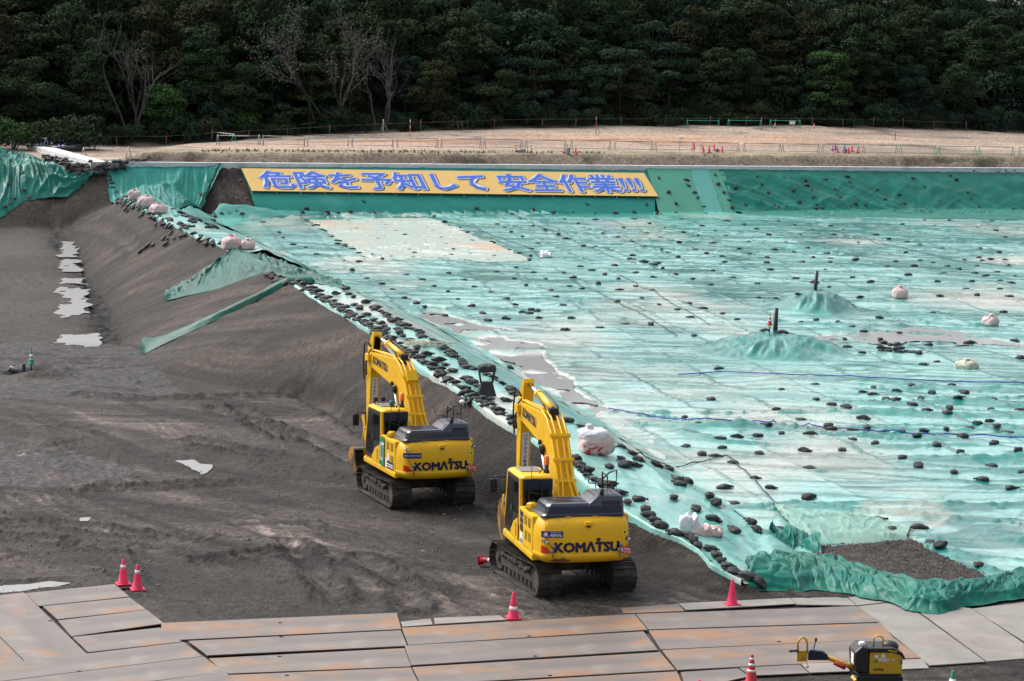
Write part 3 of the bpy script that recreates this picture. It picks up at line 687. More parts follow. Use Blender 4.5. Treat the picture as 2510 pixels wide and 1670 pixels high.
# berm sheet: from just over the outer edge to the inner toe
def build_berm(y0, y1, name, label, mat, seed):
    Y1 = y0 * np.exp(np.arange(0, math.log(y1 / y0), .0026)); s = np.r_[0, .004, np.linspace(.012, 1, 46)]
    x1 = np.interp(Y1, T_C1[0], T_C1[1]); x2 = np.interp(Y1, T_C2[0], T_C2[1]); xt = np.interp(Y1, T_T[0], T_T[1])
    x1 = x1 - .10 + .10 * fbm(Y1 * .22, Y1 * 0, seed, 2); xe = xt + .25 + .3 * fbm(Y1 * .4, Y1 * 0, seed + 1, 3)
    Y = np.repeat(Y1[:, None], len(s), 1); X = x1[:, None] + (xe - x1)[:, None] * s[None]
    # folds run along the berm and down its inner side
    X_ = X + .27 * Y; wr = .06 * fbm(X * 1.1, Y * .5, 430 + seed, 3) + .07 * (ridge(X_ * 1.5 + .6 * vn(X, Y * .3, 2), Y * .10, 431 + seed) ** 5 - .3) + .05 * (ridge(X_ * .25 + .3 * Y * .2, Y * .9 + .6 * vn(X, Y, 3), 432 + seed) ** 6 - .3)
    Z = hb(X, Y) + .07 + wr + .05 * sstep(.9, 1, s)[None]
    Z = np.where(s[None] < .03, hb(X, Y) + .13, Z); Z[:, 0] = hb(X, Y)[:, 0] - .25
    keep = ~pip(PLATEAREA, X, Y) & ~pip(ppoly([(1878, 1422), (2200, 1415), (2200, 1520), (1870, 1520)]), X, Y) & ((s[None] > .50) | (Y < 113) | (Y > 128.5))
    film = np.clip(.72 + .5 * fbm(X * .3, Y * .10, 355, 4) - 9 * np.clip(wr - .02, 0, 1) + .2 * fbm(X * 1.2, Y * .5, 356, 3), .05, 1)[..., None]  # sky sheen and dust painted as a pale tone, fold crests left dark
    col = np.array([.010, .21, .175]) * (1 - film) + np.array([.24, .51, .47]) * film
    sil = (.7 * sstep(.15, .5, fbm(X * .4, Y * .25, 357, 5)))[..., None]; col = col * (1 - sil) + np.array([.50, .48, .43]) * sil
    tag(gridmesh(name, X, Y, Z, mat, keep, col=col), label, 'tarpaulin')
build_berm(58.9, 119.0, 'berm_tarpaulin', 'pale green tarpaulin over the top of the embankment beside the excavators', M['tarpberm'], 1)
build_berm(119.0, 176.0, 'berm_tarpaulin', 'pale green tarpaulin on the far end of the embankment by the pink bags', M['tarpberm'], 1)

# back slope sheets
def folds(A, B, k, seed, env=True, dia=1.5):
    def f(s, t):
        wv_ = fbm(s * A * .4, t * B, seed, 2); e = np.sin(np.pi * np.clip(t, .0, 1)) ** .4 if env else 1.0
        return k * e * (1.0 * (1 - np.abs(vn(s * A + wv_ + dia * t, t * B * .5, seed + 1))) ** 3 + .6 * (1 - np.abs(vn(s * A * 2.3 - 1.2 * dia * t + 1.5 * wv_, t * B, seed + 2))) ** 3 + .35 * np.abs(vn(s * A * 3.1 + wv_, t * B * 3, seed + 3)) - .6)
    return f
def slope_uv(pts): return [hit2(*p) for p in pts]
strip('slope_tarpaulin', [(590, 412), (900, 412), (1250, 415), (1600, 419)], [(630, 520), (900, 524), (1250, 526), (1610, 530)], 220, 46, M['tarpslope'], 'bright green tarpaulin on the back slope behind and below the banner', .10, .55, 40)
strip('slope_tarpaulin', [(1575, 414), (1660, 416), (1765, 417)], [(1630, 530), (1720, 532), (1840, 532)], 90, 60, M['tarpgrey'], 'dull thin greyish green sheet beside the end of the banner', .14, .3, 41)
strip('slope_tarpaulin', [(1682, 415), (1705, 416), (1730, 417)], [(1742, 530), (1765, 531), (1796, 531)], 90, 60, M['tarppale'], 'pale mint coloured strip of sheet on the back slope', .20, .3, 42)
strip('slope_tarpaulin', [(1752, 416), (2100, 420), (2400, 424), (2560, 426), (2900, 430)], [(1825, 530), (2150, 536), (2400, 538), (2560, 540), (2900, 545)], 420, 70, M['tarpdark'], 'deep green tarpaulin roped over the right half of the back slope', .22, 1.3, 43, bump=folds(15, 3.0, .20, 610, True, 9))
strip('slope_tarpaulin', [(262, 416), (350, 408), (460, 408), (560, 410)], [(318, 495), (370, 508), (440, 512), (482, 508)], 130, 60, M['tarpslope'], 'green tarpaulin sagging between the sandbag heap and the bare patch of slope', .20, 1.0, 44, bump=folds(9, 2.0, .25, 620, True, -2))
strip('slope_tarpaulin', [(540, 410), (552, 409), (560, 410)], [(470, 506), (482, 510), (496, 512)], 40, 60, M['tarpdark'], 'bunched green tarpaulin edge hanging down the slope beside bare earth', .30, 1.0, 45, fold=.18, foldn=2)
strip('slope_tarpaulin', [(-120, 372), (10, 368), (60, 380), (110, 405), (170, 425), (250, 428)], [(-160, 560), (0, 535), (60, 495), (110, 487), (165, 482), (195, 462)], 220, 90, M['tarpdark'], 'crumpled dark green tarpaulin sliding down the far left bank', .22, 1.3, 46, bump=folds(10, 2.6, .50, 630, True, -3))
strip('slope_tarpaulin', [(420, 520), (480, 512), (540, 500), (600, 505), (660, 518), (740, 522)], [(430, 535), (520, 545), (600, 545), (680, 540), (760, 535), (800, 530)], 120, 30, M['tarppale'], 'peaked pale green sheet at the foot of the bare patch of slope', .14, .7, 47, bump=lambda s, t: .55 * np.exp(-((s - .42) / .16) ** 2) * t)
# silty sheet in the basin
strip('silty_tarpaulin', [(745, 525), (850, 522), (950, 524), (1040, 526)], [(915, 650), (1040, 648), (1200, 645), (1300, 640)], 150, 120, M['tarpsilt'], 'pale silt covered sheet with orange stains in the far basin', .16, .8, 0, wob=.5)
# fallen sheets on the outer slope
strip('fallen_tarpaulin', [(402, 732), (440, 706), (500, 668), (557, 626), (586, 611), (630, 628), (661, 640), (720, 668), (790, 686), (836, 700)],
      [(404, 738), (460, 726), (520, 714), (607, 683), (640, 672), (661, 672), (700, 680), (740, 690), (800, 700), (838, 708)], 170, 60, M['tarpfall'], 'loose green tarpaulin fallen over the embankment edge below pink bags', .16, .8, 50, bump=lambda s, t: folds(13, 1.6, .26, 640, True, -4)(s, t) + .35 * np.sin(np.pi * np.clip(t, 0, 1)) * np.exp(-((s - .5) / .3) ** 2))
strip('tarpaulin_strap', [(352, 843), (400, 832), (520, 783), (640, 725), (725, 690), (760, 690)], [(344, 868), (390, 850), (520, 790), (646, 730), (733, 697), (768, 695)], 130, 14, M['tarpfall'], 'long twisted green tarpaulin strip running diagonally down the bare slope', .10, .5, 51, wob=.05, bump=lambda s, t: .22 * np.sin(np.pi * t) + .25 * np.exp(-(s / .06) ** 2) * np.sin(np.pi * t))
# heaped sheet along the near edge
def crump(s, t):
    a = fbm(s * 22, t * 1.6, 540, 2); u = s * 10 + 1.5 * a + t * 1.6
    f1 = np.abs(vn(u, t * 1.2 + a, 541)); f2 = np.abs(vn(s * 22 + 2.2 * a - t * 3.0, t * 3.6 + 2 * a, 542)); f3 = np.abs(vn(s * 26 + 4 * t, t * 7 + a * 3, 543))
    e = np.clip(np.sin(np.pi * np.clip(t, 0, 1)), 0, 1) ** .55
    return e * .55 * (.30 + .34 * vn(s * 9, 0 * t, 544) ** 2 + .34 * f1 ** .8 + .26 * f2 + .12 * f3)
strip('crumpled_tarpaulin', [(1822, 1384), (1870, 1372), (1960, 1366), (2040, 1376), (2100, 1392), (2160, 1416), (2240, 1440), (2330, 1444), (2430, 1428), (2520, 1400), (2700, 1370)],
      [(1838, 1436), (1900, 1452), (1960, 1456), (2030, 1450), (2110, 1466), (2180, 1480), (2240, 1504), (2310, 1512), (2360, 1492), (2520, 1468), (2700, 1440)], 620, 110, M['tarpheap'],
      'heaped crumpled dark green tarpaulin along the near edge of the basin', .04, .35, 52, wob=.22, bump=crump)
strip('crumpled_tarpaulin', [(1880, 1300), (1920, 1306), (1960, 1318), (2010, 1336)], [(1905, 1335), (1935, 1350), (1970, 1362), (2010, 1375)], 90, 40, M['tarpdark'], 'small bunched green tarpaulin at the corner of the bare gravel', .06, .6, 53, bump=lambda s, t: folds(4, 2, .25, 650)(s, t) + .32 * np.sin(np.pi * t))
strip('muddy_tarpaulin', [(1880, 1240), (2000, 1262), (2120, 1275), (2230, 1300)], [(1960, 1330), (2030, 1338), (2110, 1340), (2225, 1334)], 130, 50, M['tarpmuddy'], 'muddy greyish sheet lying wrinkled above the bare gravel', .22, .8, 54, bump=folds(7, 2.2, .07, 660, True, 3))
# blue hoses lying over the sheet
def lay(name, pts, r, mat, label, cat, off=.0, zf=None, n=5):
    P = []
    W = [hit2(*p) for p in pts]; W = resample(W, max(12, int(len(pts) * 14)))
    for x, y in W:
        x += .06 * float(vn(x * 1.7, y * 1.7, 60)); z = float(basinz(np.array([x]), np.array([y]))[0]) if zf is None else zf(x, y)
        P.append((x, y, z + off))
    return tag(MB().tube(P, r, n).build(name, mat), label, cat)
lay('hose', [(1660, 920), (1780, 916), (1990, 928), (2140, 936), (2330, 944), (2520, 950)], .026, M['bluehose'], 'blue hose lying across the sheet just below the flooded patch', 'hose', .06)
lay('hose', [(1490, 1015), (1700, 1036), (1900, 1050), (2050, 1068), (2200, 1074), (2380, 1076), (2520, 1080)], .026, M['bluehose'], 'blue hose snaking across the near half of the sheet', 'hose', .06)
for i, pts in enumerate(([(935, 610), (830, 585), (770, 550), (735, 525)], [(1050, 530), (1150, 560), (1300, 610), (1330, 640)], [(1255, 530), (1330, 560), (1490, 630), (1560, 650)], [(1400, 690), (1600, 790), (1660, 830)], [(1480, 1110), (1780, 1120), (1840, 1175), (1900, 1240)],
                         [(1740, 800), (1600, 720), (1520, 680)], [(2040, 570), (2200, 610), (2330, 640), (2480, 660)])):
    lay('seam_rope', pts, .022, M['strap'], ['dark rope along the left side of the silty sheet', 'dark rope crossing the silty sheet', 'dark rope along the right side of the silty sheet', 'dark rope running down the middle of the basin sheet', 'dark rope leading to the muddy sheet near the gravel', 'dark rope left of the upper stand pipe', 'dark rope along the far right of the basin sheet'][i], 'rope', .05)
# puddles on the soil
def puddle(px, seed, off=.015, wob=.5, mat='water', brk=None):
    p = ppoly(px); a = np.array(p); x0, y0 = a.min(0) - 1; x1, y1 = a.max(0) + 1
    gx, gy = np.meshgrid(np.linspace(x0, x1, 110), np.linspace(y0, y1, 260 if brk else 110))
    k = pip(p, gx + wob * fbm(gx * .9, gy * .5, seed, 3), gy + wob * 1.5 * fbm(gx * .9, gy * .5, seed + 1, 3))
    if brk: k &= fbm(gx * .35, gy * .42, seed + 5, 4) + .25 * fbm(gx * 2, gy * .8, seed + 6, 2) > -.22
    tag(gridmesh('puddle', gx, gy, hb(gx, gy) + off, M[mat], k), kind='structure')
for i, q in enumerate(PUDPX): puddle(q, 10 + i, .012, (.6 if i < 2 else .25), brk=(i == 1))
# ------------------------------------------------------------------ trees
def leafcloud(rs, centres, radii, n_per, size, flat=.6):
    vs = []; fs = []
    for c, r in zip(centres, radii):
        n = int(n_per * (r ** 2)); d = rs.normal(size=(n, 3)); d /= np.linalg.norm(d, axis=1)[:, None]
        d[:, 2] = np.where(d[:, 2] < -.35, -d[:, 2], d[:, 2])
        p = c + d * r * (0.72 + .33 * rs.random((n, 1))) * np.array([1, 1, flat])
        nn = d + rs.normal(size=(n, 3)) * .55; nn[:, 2] += .35; nn /= np.linalg.norm(nn, axis=1)[:, None]
        t = np.cross(nn, rs.normal(size=(n, 3))); t /= np.linalg.norm(t, axis=1)[:, None]; b = np.cross(nn, t)
        sz = size * (.6 + .8 * rs.random((n, 1)))
        q = np.stack([p - t * sz, p - b * sz * .45, p + t * sz, p + b * sz * .45], 1)
        m = len(vs) * 0
        vs.append(q.reshape(-1, 3))
    V = np.concatenate(vs); k = len(V) // 4
    return V, np.arange(k * 4).reshape(k, 4)
def leafobj(name, V, F, mat, parent):
    me = bpy.data.meshes.new(name); me.vertices.add(len(V)); me.vertices.foreach_set('co', V.astype(np.float32).ravel())
    me.loops.add(F.size); me.loops.foreach_set('vertex_index', F.astype(np.int32).ravel())
    me.polygons.add(len(F)); me.polygons.foreach_set('loop_start', np.arange(0, F.size, 4, dtype=np.int32)); me.update(calc_edges=True)
    me.materials.append(mat); return link(name, me, parent)
def limb(mb, rs, p, d, L, r, depth, spread=.55, n=5):
    pts = [p]; q = p.copy(); dd = d.copy()
    for i in range(4):
        dd = (dd + Vector(rs.normal(size=3)) * .13 + Vector((0, 0, .06))).normalized(); q = q + dd * L / 4; pts.append(q.copy())
    mb.tube(pts, r, n, r * .45)
    if depth > 0:
        for j in range(3 if depth > 1 else 3):
            k = rs.integers(2, 5); e = (dd + Vector(rs.normal(size=3)) * spread + Vector((0, 0, .15))).normalized()
            limb(mb, rs, pts[k], e, L * (.55 + .25 * rs.random()), r * .5, depth - 1, spread, 4 if depth > 1 else 3)
def make_tree(kind, seed, mat, H=11, W=4.2):
    rs = np.random.default_rng(seed)
    t = thing('broadleaf_tree', None, 'tree')
    mb = MB(); top = Vector((rs.normal() * .4, rs.normal() * .4, H * .62))
    mb.tube([(0, 0, -1.0), (top.x * .3, top.y * .3, H * .3), top], .24, 6, .12)
    cs = []; rr = []
    for i in range(44):
        a = rs.random() * 6.28; u = rs.random() ** .6; zz = rs.random()
        if kind == 'round': rad = W * math.sqrt(max(.05, 1 - (2 * zz - 1) ** 2)); z = H * (.22 + .74 * zz)
        elif kind == 'layer': lay = rs.integers(0, 4); rad = W * (1.15 - .22 * lay); z = H * (.30 + .20 * lay) + rs.normal() * .25
        else: rad = W * (.35 + .65 * (1 - zz)); z = H * (.25 + .72 * zz)
        c = np.array([rad * u * math.cos(a), rad * u * math.sin(a), z]); cs.append(c)
        rr.append((.75 + .8 * rs.random()) * (1.15 if kind != 'layer' else 1.0))
        if i % 3 == 0: mb.tube([(top.x * .4, top.y * .4, H * (.25 + .3 * rs.random())), tuple(c * np.array([.55, .55, .9])), tuple(c)], .09, 4, .03)
    mb.build('trunk', M['bark'], t, fixn=False)
    V, F = leafcloud(rs, cs, rr, 105 if kind != 'layer' else 120, .19, .68 if kind != 'layer' else .55)
    leafobj('crown', V, F, mat, t)
    return t
def make_bare(seed, H=11, leaves=True):
    rs = np.random.default_rng(seed); t = thing('bare_tree', None, 'tree'); mb = MB()
    for k in range(4):
        a = k * 1.6 + rs.random(); d = Vector((math.cos(a) * .32, math.sin(a) * .2, 1)).normalized()
        limb(mb, rs, Vector((rs.normal() * .4, rs.normal() * .3, -.5)), d, H * .55, .15, 3, .42)
    mb.build('trunk', M['barkpale'], t, fixn=False)
    if leaves:
        pts = np.array(mb.v); pts = pts[pts[:, 2] > H * .45]; pts = pts[rs.integers(0, len(pts), 2200)] + rs.normal(size=(2200, 3)) * .3
        n = rs.normal(size=(len(pts), 3)); n /= np.linalg.norm(n, axis=1)[:, None]; b = np.cross(n, rs.normal(size=n.shape)); b /= np.linalg.norm(b, axis=1)[:, None]
        s = .10; V = np.stack([pts - n * s, pts - b * s * .6, pts + n * s, pts + b * s * .6], 1).reshape(-1, 3)
        leafobj('crown', V, np.arange(len(V)).reshape(-1, 4), M['leafpale'], t)
    return t
KINDS = [('round', 'leafdark', 11.5, 4.2), ('layer', 'leafdark', 10.5, 4.6), ('round', 'leafblue', 12, 4.0), ('tall', 'leafdark', 12.5, 3.4), ('round', 'leafbrown', 10.5, 3.9), ('layer', 'leafblue', 11, 4.8), ('tall', 'leafbrown', 11.5, 3.6), ('round', 'leafdark', 10, 4.6)]
KLAB = {'leafdark': 'dark green leafy tree crowding the shaded forest hillside', 'leafblue': 'bluish green leafy tree in the shaded forest hillside', 'leafbrown': 'brownish olive tree among the dark forest hillside'}
protos = [make_tree(k, 100 + i, M[m], H, W) for i, (k, m, H, W) in enumerate(KINDS)]
used = [False] * len(protos)
def put_tree(i, X, Y, s, rz, label=None, group='trees of the forest hillside', sz=None):
    o = protos[i] if not used[i] else copy_tree(protos[i]); used[i] = True
    o.location = (X, Y, float(hb(X, Y)) - .2); o.scale = (s, s, sz or s); o.rotation_euler = (0, 0, rz)
    tag(o, label or KLAB[KINDS[i][1]], 'tree', group); return o
def wline(X, wv): return wv / .9015 + KB * X + VB
SPECIAL = [(770, 118, 40, 'bare0'), (300, 100, 44, 'bare1')]
rows = [(36.5, 5.2), (41.5, 5.0), (46.5, 5.2), (52, 5.4), (58, 5.6), (64, 5.8), (70, 6)]
trees_n = 0
for r, (wv, sp) in enumerate(rows):
    X = -98.0 + rnd.uniform(0, 5)
    while X < 118:
        x = X + rnd.uniform(-1.6, 1.6); ww = wv + rnd.uniform(-2, 2); y = wline(x, ww)
        u = x / y
        if -.34 < u < .30:
            i = rnd.choice([0, 1, 2, 3, 4, 5, 6, 7, 0, 2, 3, 5]) if u > -.12 else rnd.choice([0, 1, 3, 4, 6, 7, 7, 4])
            put_tree(i, x, y, rnd.uniform(.78, 1.12) * (.82 if r == 0 else 1), rnd.uniform(0, 6.28), sz=rnd.uniform(.8, 1.15) * (.72 if r == 0 else 1)); trees_n += 1
        X += sp
brights = [make_tree('layer', 300, M['leafbright'], 9, 3.6), make_tree('layer', 301, M['leafbright'], 8, 3.0), make_tree('round', 302, M['leafbright'], 7, 3.2), make_tree('layer', 303, M['leafblue'], 10, 5.2)]
def at_w(px, wv):
    """plan position on the line w = wv seen at image column px"""
    best = None
    d = ray(px, 300); k = d[0]
    Y = (wv / .9015 + VB) / (1 - KB * k); return k * Y, Y
for o, px, wv, s, lab in ((brights[0], 2030, 35.2, .95, 'bright green flat topped tree at the forest edge right of the green barricades'), (brights[1], 500, 38, 1.0, 'bright green layered tree in the dark wood above the flag pole'),
                          (brights[2], 400, 35, .8, 'fresh yellowish green bushy tree low at the left forest edge'), (brights[3], 1520, 35.5, .85, 'broad domed bluish green tree at the forest edge behind the field')):
    X, Y = at_w(px, wv); o.location = (X, Y, float(hb(X, Y)) - .2); o.scale = (s, s, s); tag(o, lab, 'tree')
bare = [make_bare(11, 11, True), make_bare(23, 9, False), make_bare(31, 9, False), make_bare(37, 10, False)]
for o, px, wv, s, lab in ((bare[0], 800, 33.6, 1.08, 'big bare grey tree with dry pale leaves standing out of the dark wood'), (bare[1], 330, 35.0, 1.15, 'leafless grey tree spreading above the dark wood at left'),
                          (bare[2], 945, 33.8, .95, 'leafless dark branched tree right of the big pale bare tree'), (bare[3], 2010, 47, 1.0, 'bare branched tree high on the hillside at right')):
    X, Y = at_w(px, wv); o.location = (X, Y, float(hb(X, Y)) + .2); o.scale = (s, s, s); tag(o, lab, 'tree')
def make_shrub(seed, mat):
    rs = np.random.default_rng(seed); t = thing('shrub', None, 'shrub')
    cs = [np.array([rs.normal() * .9, rs.normal() * .6, .5 + 1.3 * rs.random()]) for _ in range(9)]; rr = [.5 + .4 * rs.random() for _ in cs]
    mb = MB()
    for c in cs[:5]: mb.tube([(0, 0, -.3), tuple(c * .6), tuple(c)], .05, 4, .02)
    mb.build('stem', M['bark'], t, fixn=False)
    V, F = leafcloud(rs, cs, rr, 210, .12, .8); leafobj('foliage', V, F, mat, t); return t
shr = [make_shrub(400, M['leafdark']), make_shrub(401, M['leafblue']), make_shrub(402, M['leafbrown']), make_shrub(403, M['leafbright'])]
su = [False] * 4
X = -70.0
while X < 108:
    for ww0 in (32.8, 34.6):
        x = X + rnd.uniform(-.8, .8); ww = ww0 + rnd.uniform(-.5, .8); y = wline(x, ww)
        if -.25 < x / y < .25:
            i = rnd.choice([0, 1, 2, 0, 1, 0, 3 if x < -20 else 1]); o = shr[i] if not su[i] else copy_tree(shr[i]); su[i] = True
            s = rnd.uniform(.7, 1.35); o.location = (x, y, float(hb(x, y)) - .1); o.scale = (s, s, s * rnd.uniform(.8, 1.3)); o.rotation_euler = (0, 0, rnd.uniform(0, 6))
            tag(o, ['dark green shrub', 'bluish green shrub', 'brownish shrub', 'yellow green shrub'][i] + ' at the foot of the forest behind the field', 'shrub', 'shrubs along the forest edge')
    X += 2.7
for wv in (39.5, 46, 53, 60, 67):
    X = -72.0 + rnd.uniform(0, 4)
    while X < 106:
        ww = wv + rnd.uniform(-2, 2); y = wline(X, ww)
        if -.25 < X / y < .25:
            i = rnd.choice([0, 1, 2, 0, 1]); o = copy_tree(shr[i]); s = rnd.uniform(1.7, 2.7); o.location = (X, y, float(hb(X, y)) - .2); o.scale = (s, s, s * rnd.uniform(.9, 1.4)); o.rotation_euler = (0, 0, rnd.uniform(0, 6))
            tag(o, ['dark green', 'bluish green', 'brownish'][i] + ' undergrowth bush between the trees of the hillside', 'shrub', 'undergrowth of the forest hillside')
        X += rnd.uniform(4.5, 7.5)
# leafy bushes in front of the forest at the far left
for px, py in ((30, 330), (75, 338), (180, 322), (230, 320), (-20, 335), (130, 318)):
    X, Y = at_w(px, 24); i = rnd.choice([0, 2, 3]); o = copy_tree(shr[i]); s = rnd.uniform(1.2, 1.8)
    o.location = (X, Y, float(hb(X, Y)) - .1); o.scale = (s, s, s); tag(o, 'tall weedy bush behind the blue sheets at the far left', 'shrub', 'bushes behind the blue sheets')
# tufts of grass on the bench
gr = MB(); rs = np.random.default_rng(5)
for _ in range(1500):
    X = rs.uniform(-38, 60); ww = rs.uniform(2.8, 6.5)
    if float(vn(X * .15, ww * .4, 77)) < .18 + .006 * (X + 38): continue
    y = wline(X, ww); z = float(hb(X, y)); a = rs.random() * 3.14; h = .12 + .2 * rs.random(); dx, dy = math.cos(a) * .09, math.sin(a) * .09
    gr.add([(X - dx, y - dy, z - .04), (X + dx, y + dy, z - .04), (X + rs.normal() * .08, y + rs.normal() * .08, z + h)], [(0, 1, 2)])
tag(gr.build('grass', M['grass'], fixn=False), 'thin yellowish grass growing along the earth bench', 'grass', kind='stuff')

# ------------------------------------------------------------------ concrete channel
KX0 = -37.6
def kerb():
    mb = MB(); xs = list(np.arange(KX0, 116, 2.0)); g = .012
    nx, ny = -KB * .9015, .9015; tx, ty = .9015, KB * .9015
    for a in xs:
        b = a + 2.0 - g; P = []
        for X in (a, b):
            Y = X * KB + VB
            for wv in (.05, 1.25):
                for dz in (-.25, .46): P.append((X + nx * wv, Y + ny * wv, float(ztop(X)) + dz))
        mb.add(P, [(0, 1, 3, 2), (4, 6, 7, 5), (0, 4, 5, 1), (2, 3, 7, 6), (1, 5, 7, 3), (0, 2, 6, 4)])
    c0 = Vector((KX0, KX0 * KB + VB, float(ztop(KX0)))); e = hit(62, 357, .3); dirv = Vector((e.x - c0.x, e.y - c0.y, 0)).normalized(); sd = Vector((-dirv.y, dirv.x, 0))
    L = (Vector((e.x, e.y, 0)) - Vector((c0.x, c0.y, 0))).length; n = max(4, int(L / 2))
    for i in range(n):
        P = []
        for k in (i, i + .995):
            f = k / n; p = c0 + dirv * L * f; z = float(hb(p.x, p.y))
            for s_ in (.0, -1.5):
                for dz in (-.3, .46): P.append((p.x + sd.x * s_, p.y + sd.y * s_ + .05, max(z, (1 - f) * c0.z + f * (e.z - .3)) + dz))
        mb.add(P, [(0, 1, 3, 2), (4, 6, 7, 5), (0, 4, 5, 1), (2, 3, 7, 6), (1, 5, 7, 3), (0, 2, 6, 4)])
    o = mb.build('concrete_kerb', M['concrete'], bevel=.015); tag(o, 'long pale concrete kerb running along the top of the back slope', 'kerb')
kerb()

# ------------------------------------------------------------------ barricades, cones, stakes
def striped():
    m, n, l, p = newmat('striped_tape')
    c = n.new('ShaderNodeTexCoord'); sp = n.new('ShaderNodeSeparateXYZ'); l.new(c.outputs['Object'], sp.inputs[0])
    ad = n.new('ShaderNodeMath'); ad.operation = 'ADD'; l.new(sp.outputs[0], ad.inputs[0]); l.new(sp.outputs[2], ad.inputs[1])
    mu = n.new('ShaderNodeMath'); mu.operation = 'MULTIPLY'; mu.inputs[1].default_value = 6.6; l.new(ad.outputs[0], mu.inputs[0])
    fr = n.new('ShaderNodeMath'); fr.operation = 'FRACT'; l.new(mu.outputs[0], fr.inputs[0])
    gt = n.new('ShaderNodeMath'); gt.operation = 'GREATER_THAN'; gt.inputs[1].default_value = .5; l.new(fr.outputs[0], gt.inputs[0])
    l.new(mix(n, l, gt.outputs[0], (.02, .02, .02), (.8, .8, .8)), p.inputs['Base Color']); return m
M['striped'] = striped()
def make_barricade(L, pipe, leg, tape=True, H=.95, low=True):
    t = thing('pipe_barricade', None, 'barricade')
    MB().tube([(-L / 2, 0, H), (L / 2, 0, H)], .032, 6).build('top_rail', pipe, t)
    if low: MB().tube([(-L / 2, 0, .16), (L / 2, 0, .16)], .028, 6).build('bottom_rail', pipe, t)
    for s in (-1, 1):
        x = s * (L / 2 - .08)
        MB().tube([(x, -.32, 0), (x, 0, H + .12)], .028, 5).tube([(x, .32, 0), (x, 0, H + .12)], .028, 5).tube([(x, -.22, .3), (x, .22, .3)], .02, 5).build('leg_frame', leg, t)
    if tape: MB().box((rnd.uniform(-.1, .5), -.045, H - .0), (1.15, .012, .12)).build('striped_tape', M['striped'], t)
    return t
def place_seg(o, a, b, ya, yb):
    A = hit(a, ya); B = hit(b, yb); c = (A + B) / 2; o.location = (c.x, c.y, float(hb(c.x, c.y))); d = B - A
    o.rotation_euler = (0, -math.atan2(d.z, math.hypot(d.x, d.y)), math.atan2(d.y, d.x)); return math.hypot(d.x, d.y)
def ybase(x): return 357 + (x - 600) * (381 - 357) / 1800.0
def wlen(a, b, ya, yb): A = hit(a, ya); B = hit(b, yb); return math.hypot(B.x - A.x, B.y - A.y)
SEG = [(532, 638), (643, 748), (752, 855), (861, 965), (972, 1074), (1080, 1180), (1186, 1280), (1288, 1388), (1399, 1497), (1505, 1600), (1605, 1700), (1718, 1811), (1823, 1914), (1917, 2008), (2015, 2106), (2115, 2199)]
GSEG = [(2205, 2294), (2300, 2392), (2398, 2484), (2497, 2590)]
b0 = make_barricade(4.0, M['pipe'], M['pipe'])
for k, (a, b) in enumerate(SEG):
    o = b0 if k == 0 else copy_tree(b0)
    place_seg(o, a, b, ybase(a), ybase(b)); L = wlen(a, b, ybase(a), ybase(b)); o.scale = (L / 4.0, 1, 1)
    tag(o, 'grey pipe barricade with a striped tape in the row along the front of the field', 'barricade', 'grey barricades along the field')
b1 = make_barricade(4.0, M['pipe'], M['greenpipe'], False)
for k, (a, b) in enumerate(GSEG):
    o = b1 if k == 0 else copy_tree(b1)
    place_seg(o, a, b, ybase(a), ybase(b)); L = wlen(a, b, ybase(a), ybase(b)); o.scale = (L / 4.0, 1, 1)
    tag(o, 'pipe barricade with green legs at the right end of the field row', 'barricade', 'green legged barricades at right')
for (a, b, ya, yb, leg, lab) in ((1683, 1763, 307, 307, 'greenpipe', 'green barricade at the back of the field, leftmost of the green ones'), (1784, 1867, 308, 309, 'greenpipe', 'green barricade at the back of the field between two others'),
                                 (1887, 1962, 312, 314, 'greenpipe', 'green barricade at the back of the field with a white notice on it'), (518, 574, 343, 350, 'greenpipe', 'green legged barricade with a white top rail beside the flag pole')):
    o = make_barricade(4.0, M['greenpipe'] if a > 1000 else M['white'], M[leg], False, low=False); place_seg(o, a, b, ya, yb); L = wlen(a, b, ya, yb)
    if a > 1000:
        A = Vector((*at_w(a, 29.2), 0)); B = Vector((*at_w(b, 29.2), 0)); cc = (A + B) / 2; o.location = (cc.x, cc.y, float(hb(cc.x, cc.y))); o.rotation_euler = (0, 0, math.atan2(B.y - A.y, B.x - A.x)); L = (B - A).length
    o.scale = (L / 4.0, 1, 1); tag(o, lab, 'barricade')
    if a == 1887: MB().box((.9, -.06, .72), (.75, .02, .42)).build('notice_board', M['white'], o)
for (a, b, ya, yb, tape, lab) in ((66, 114, 364, 372, False, 'lone pipe barricade on the concrete by the blue sheets'), (204, 318, 390, 390, True, 'pipe barricade standing on the corner of the concrete kerb')):
    o = make_barricade(4.0, M['pipe'], M['pipe'], tape); place_seg(o, a, b, ya, yb); L = wlen(a, b, ya, yb); o.scale = (L / 4.0, 1, 1); o.location.z += .3; tag(o, lab, 'barricade')

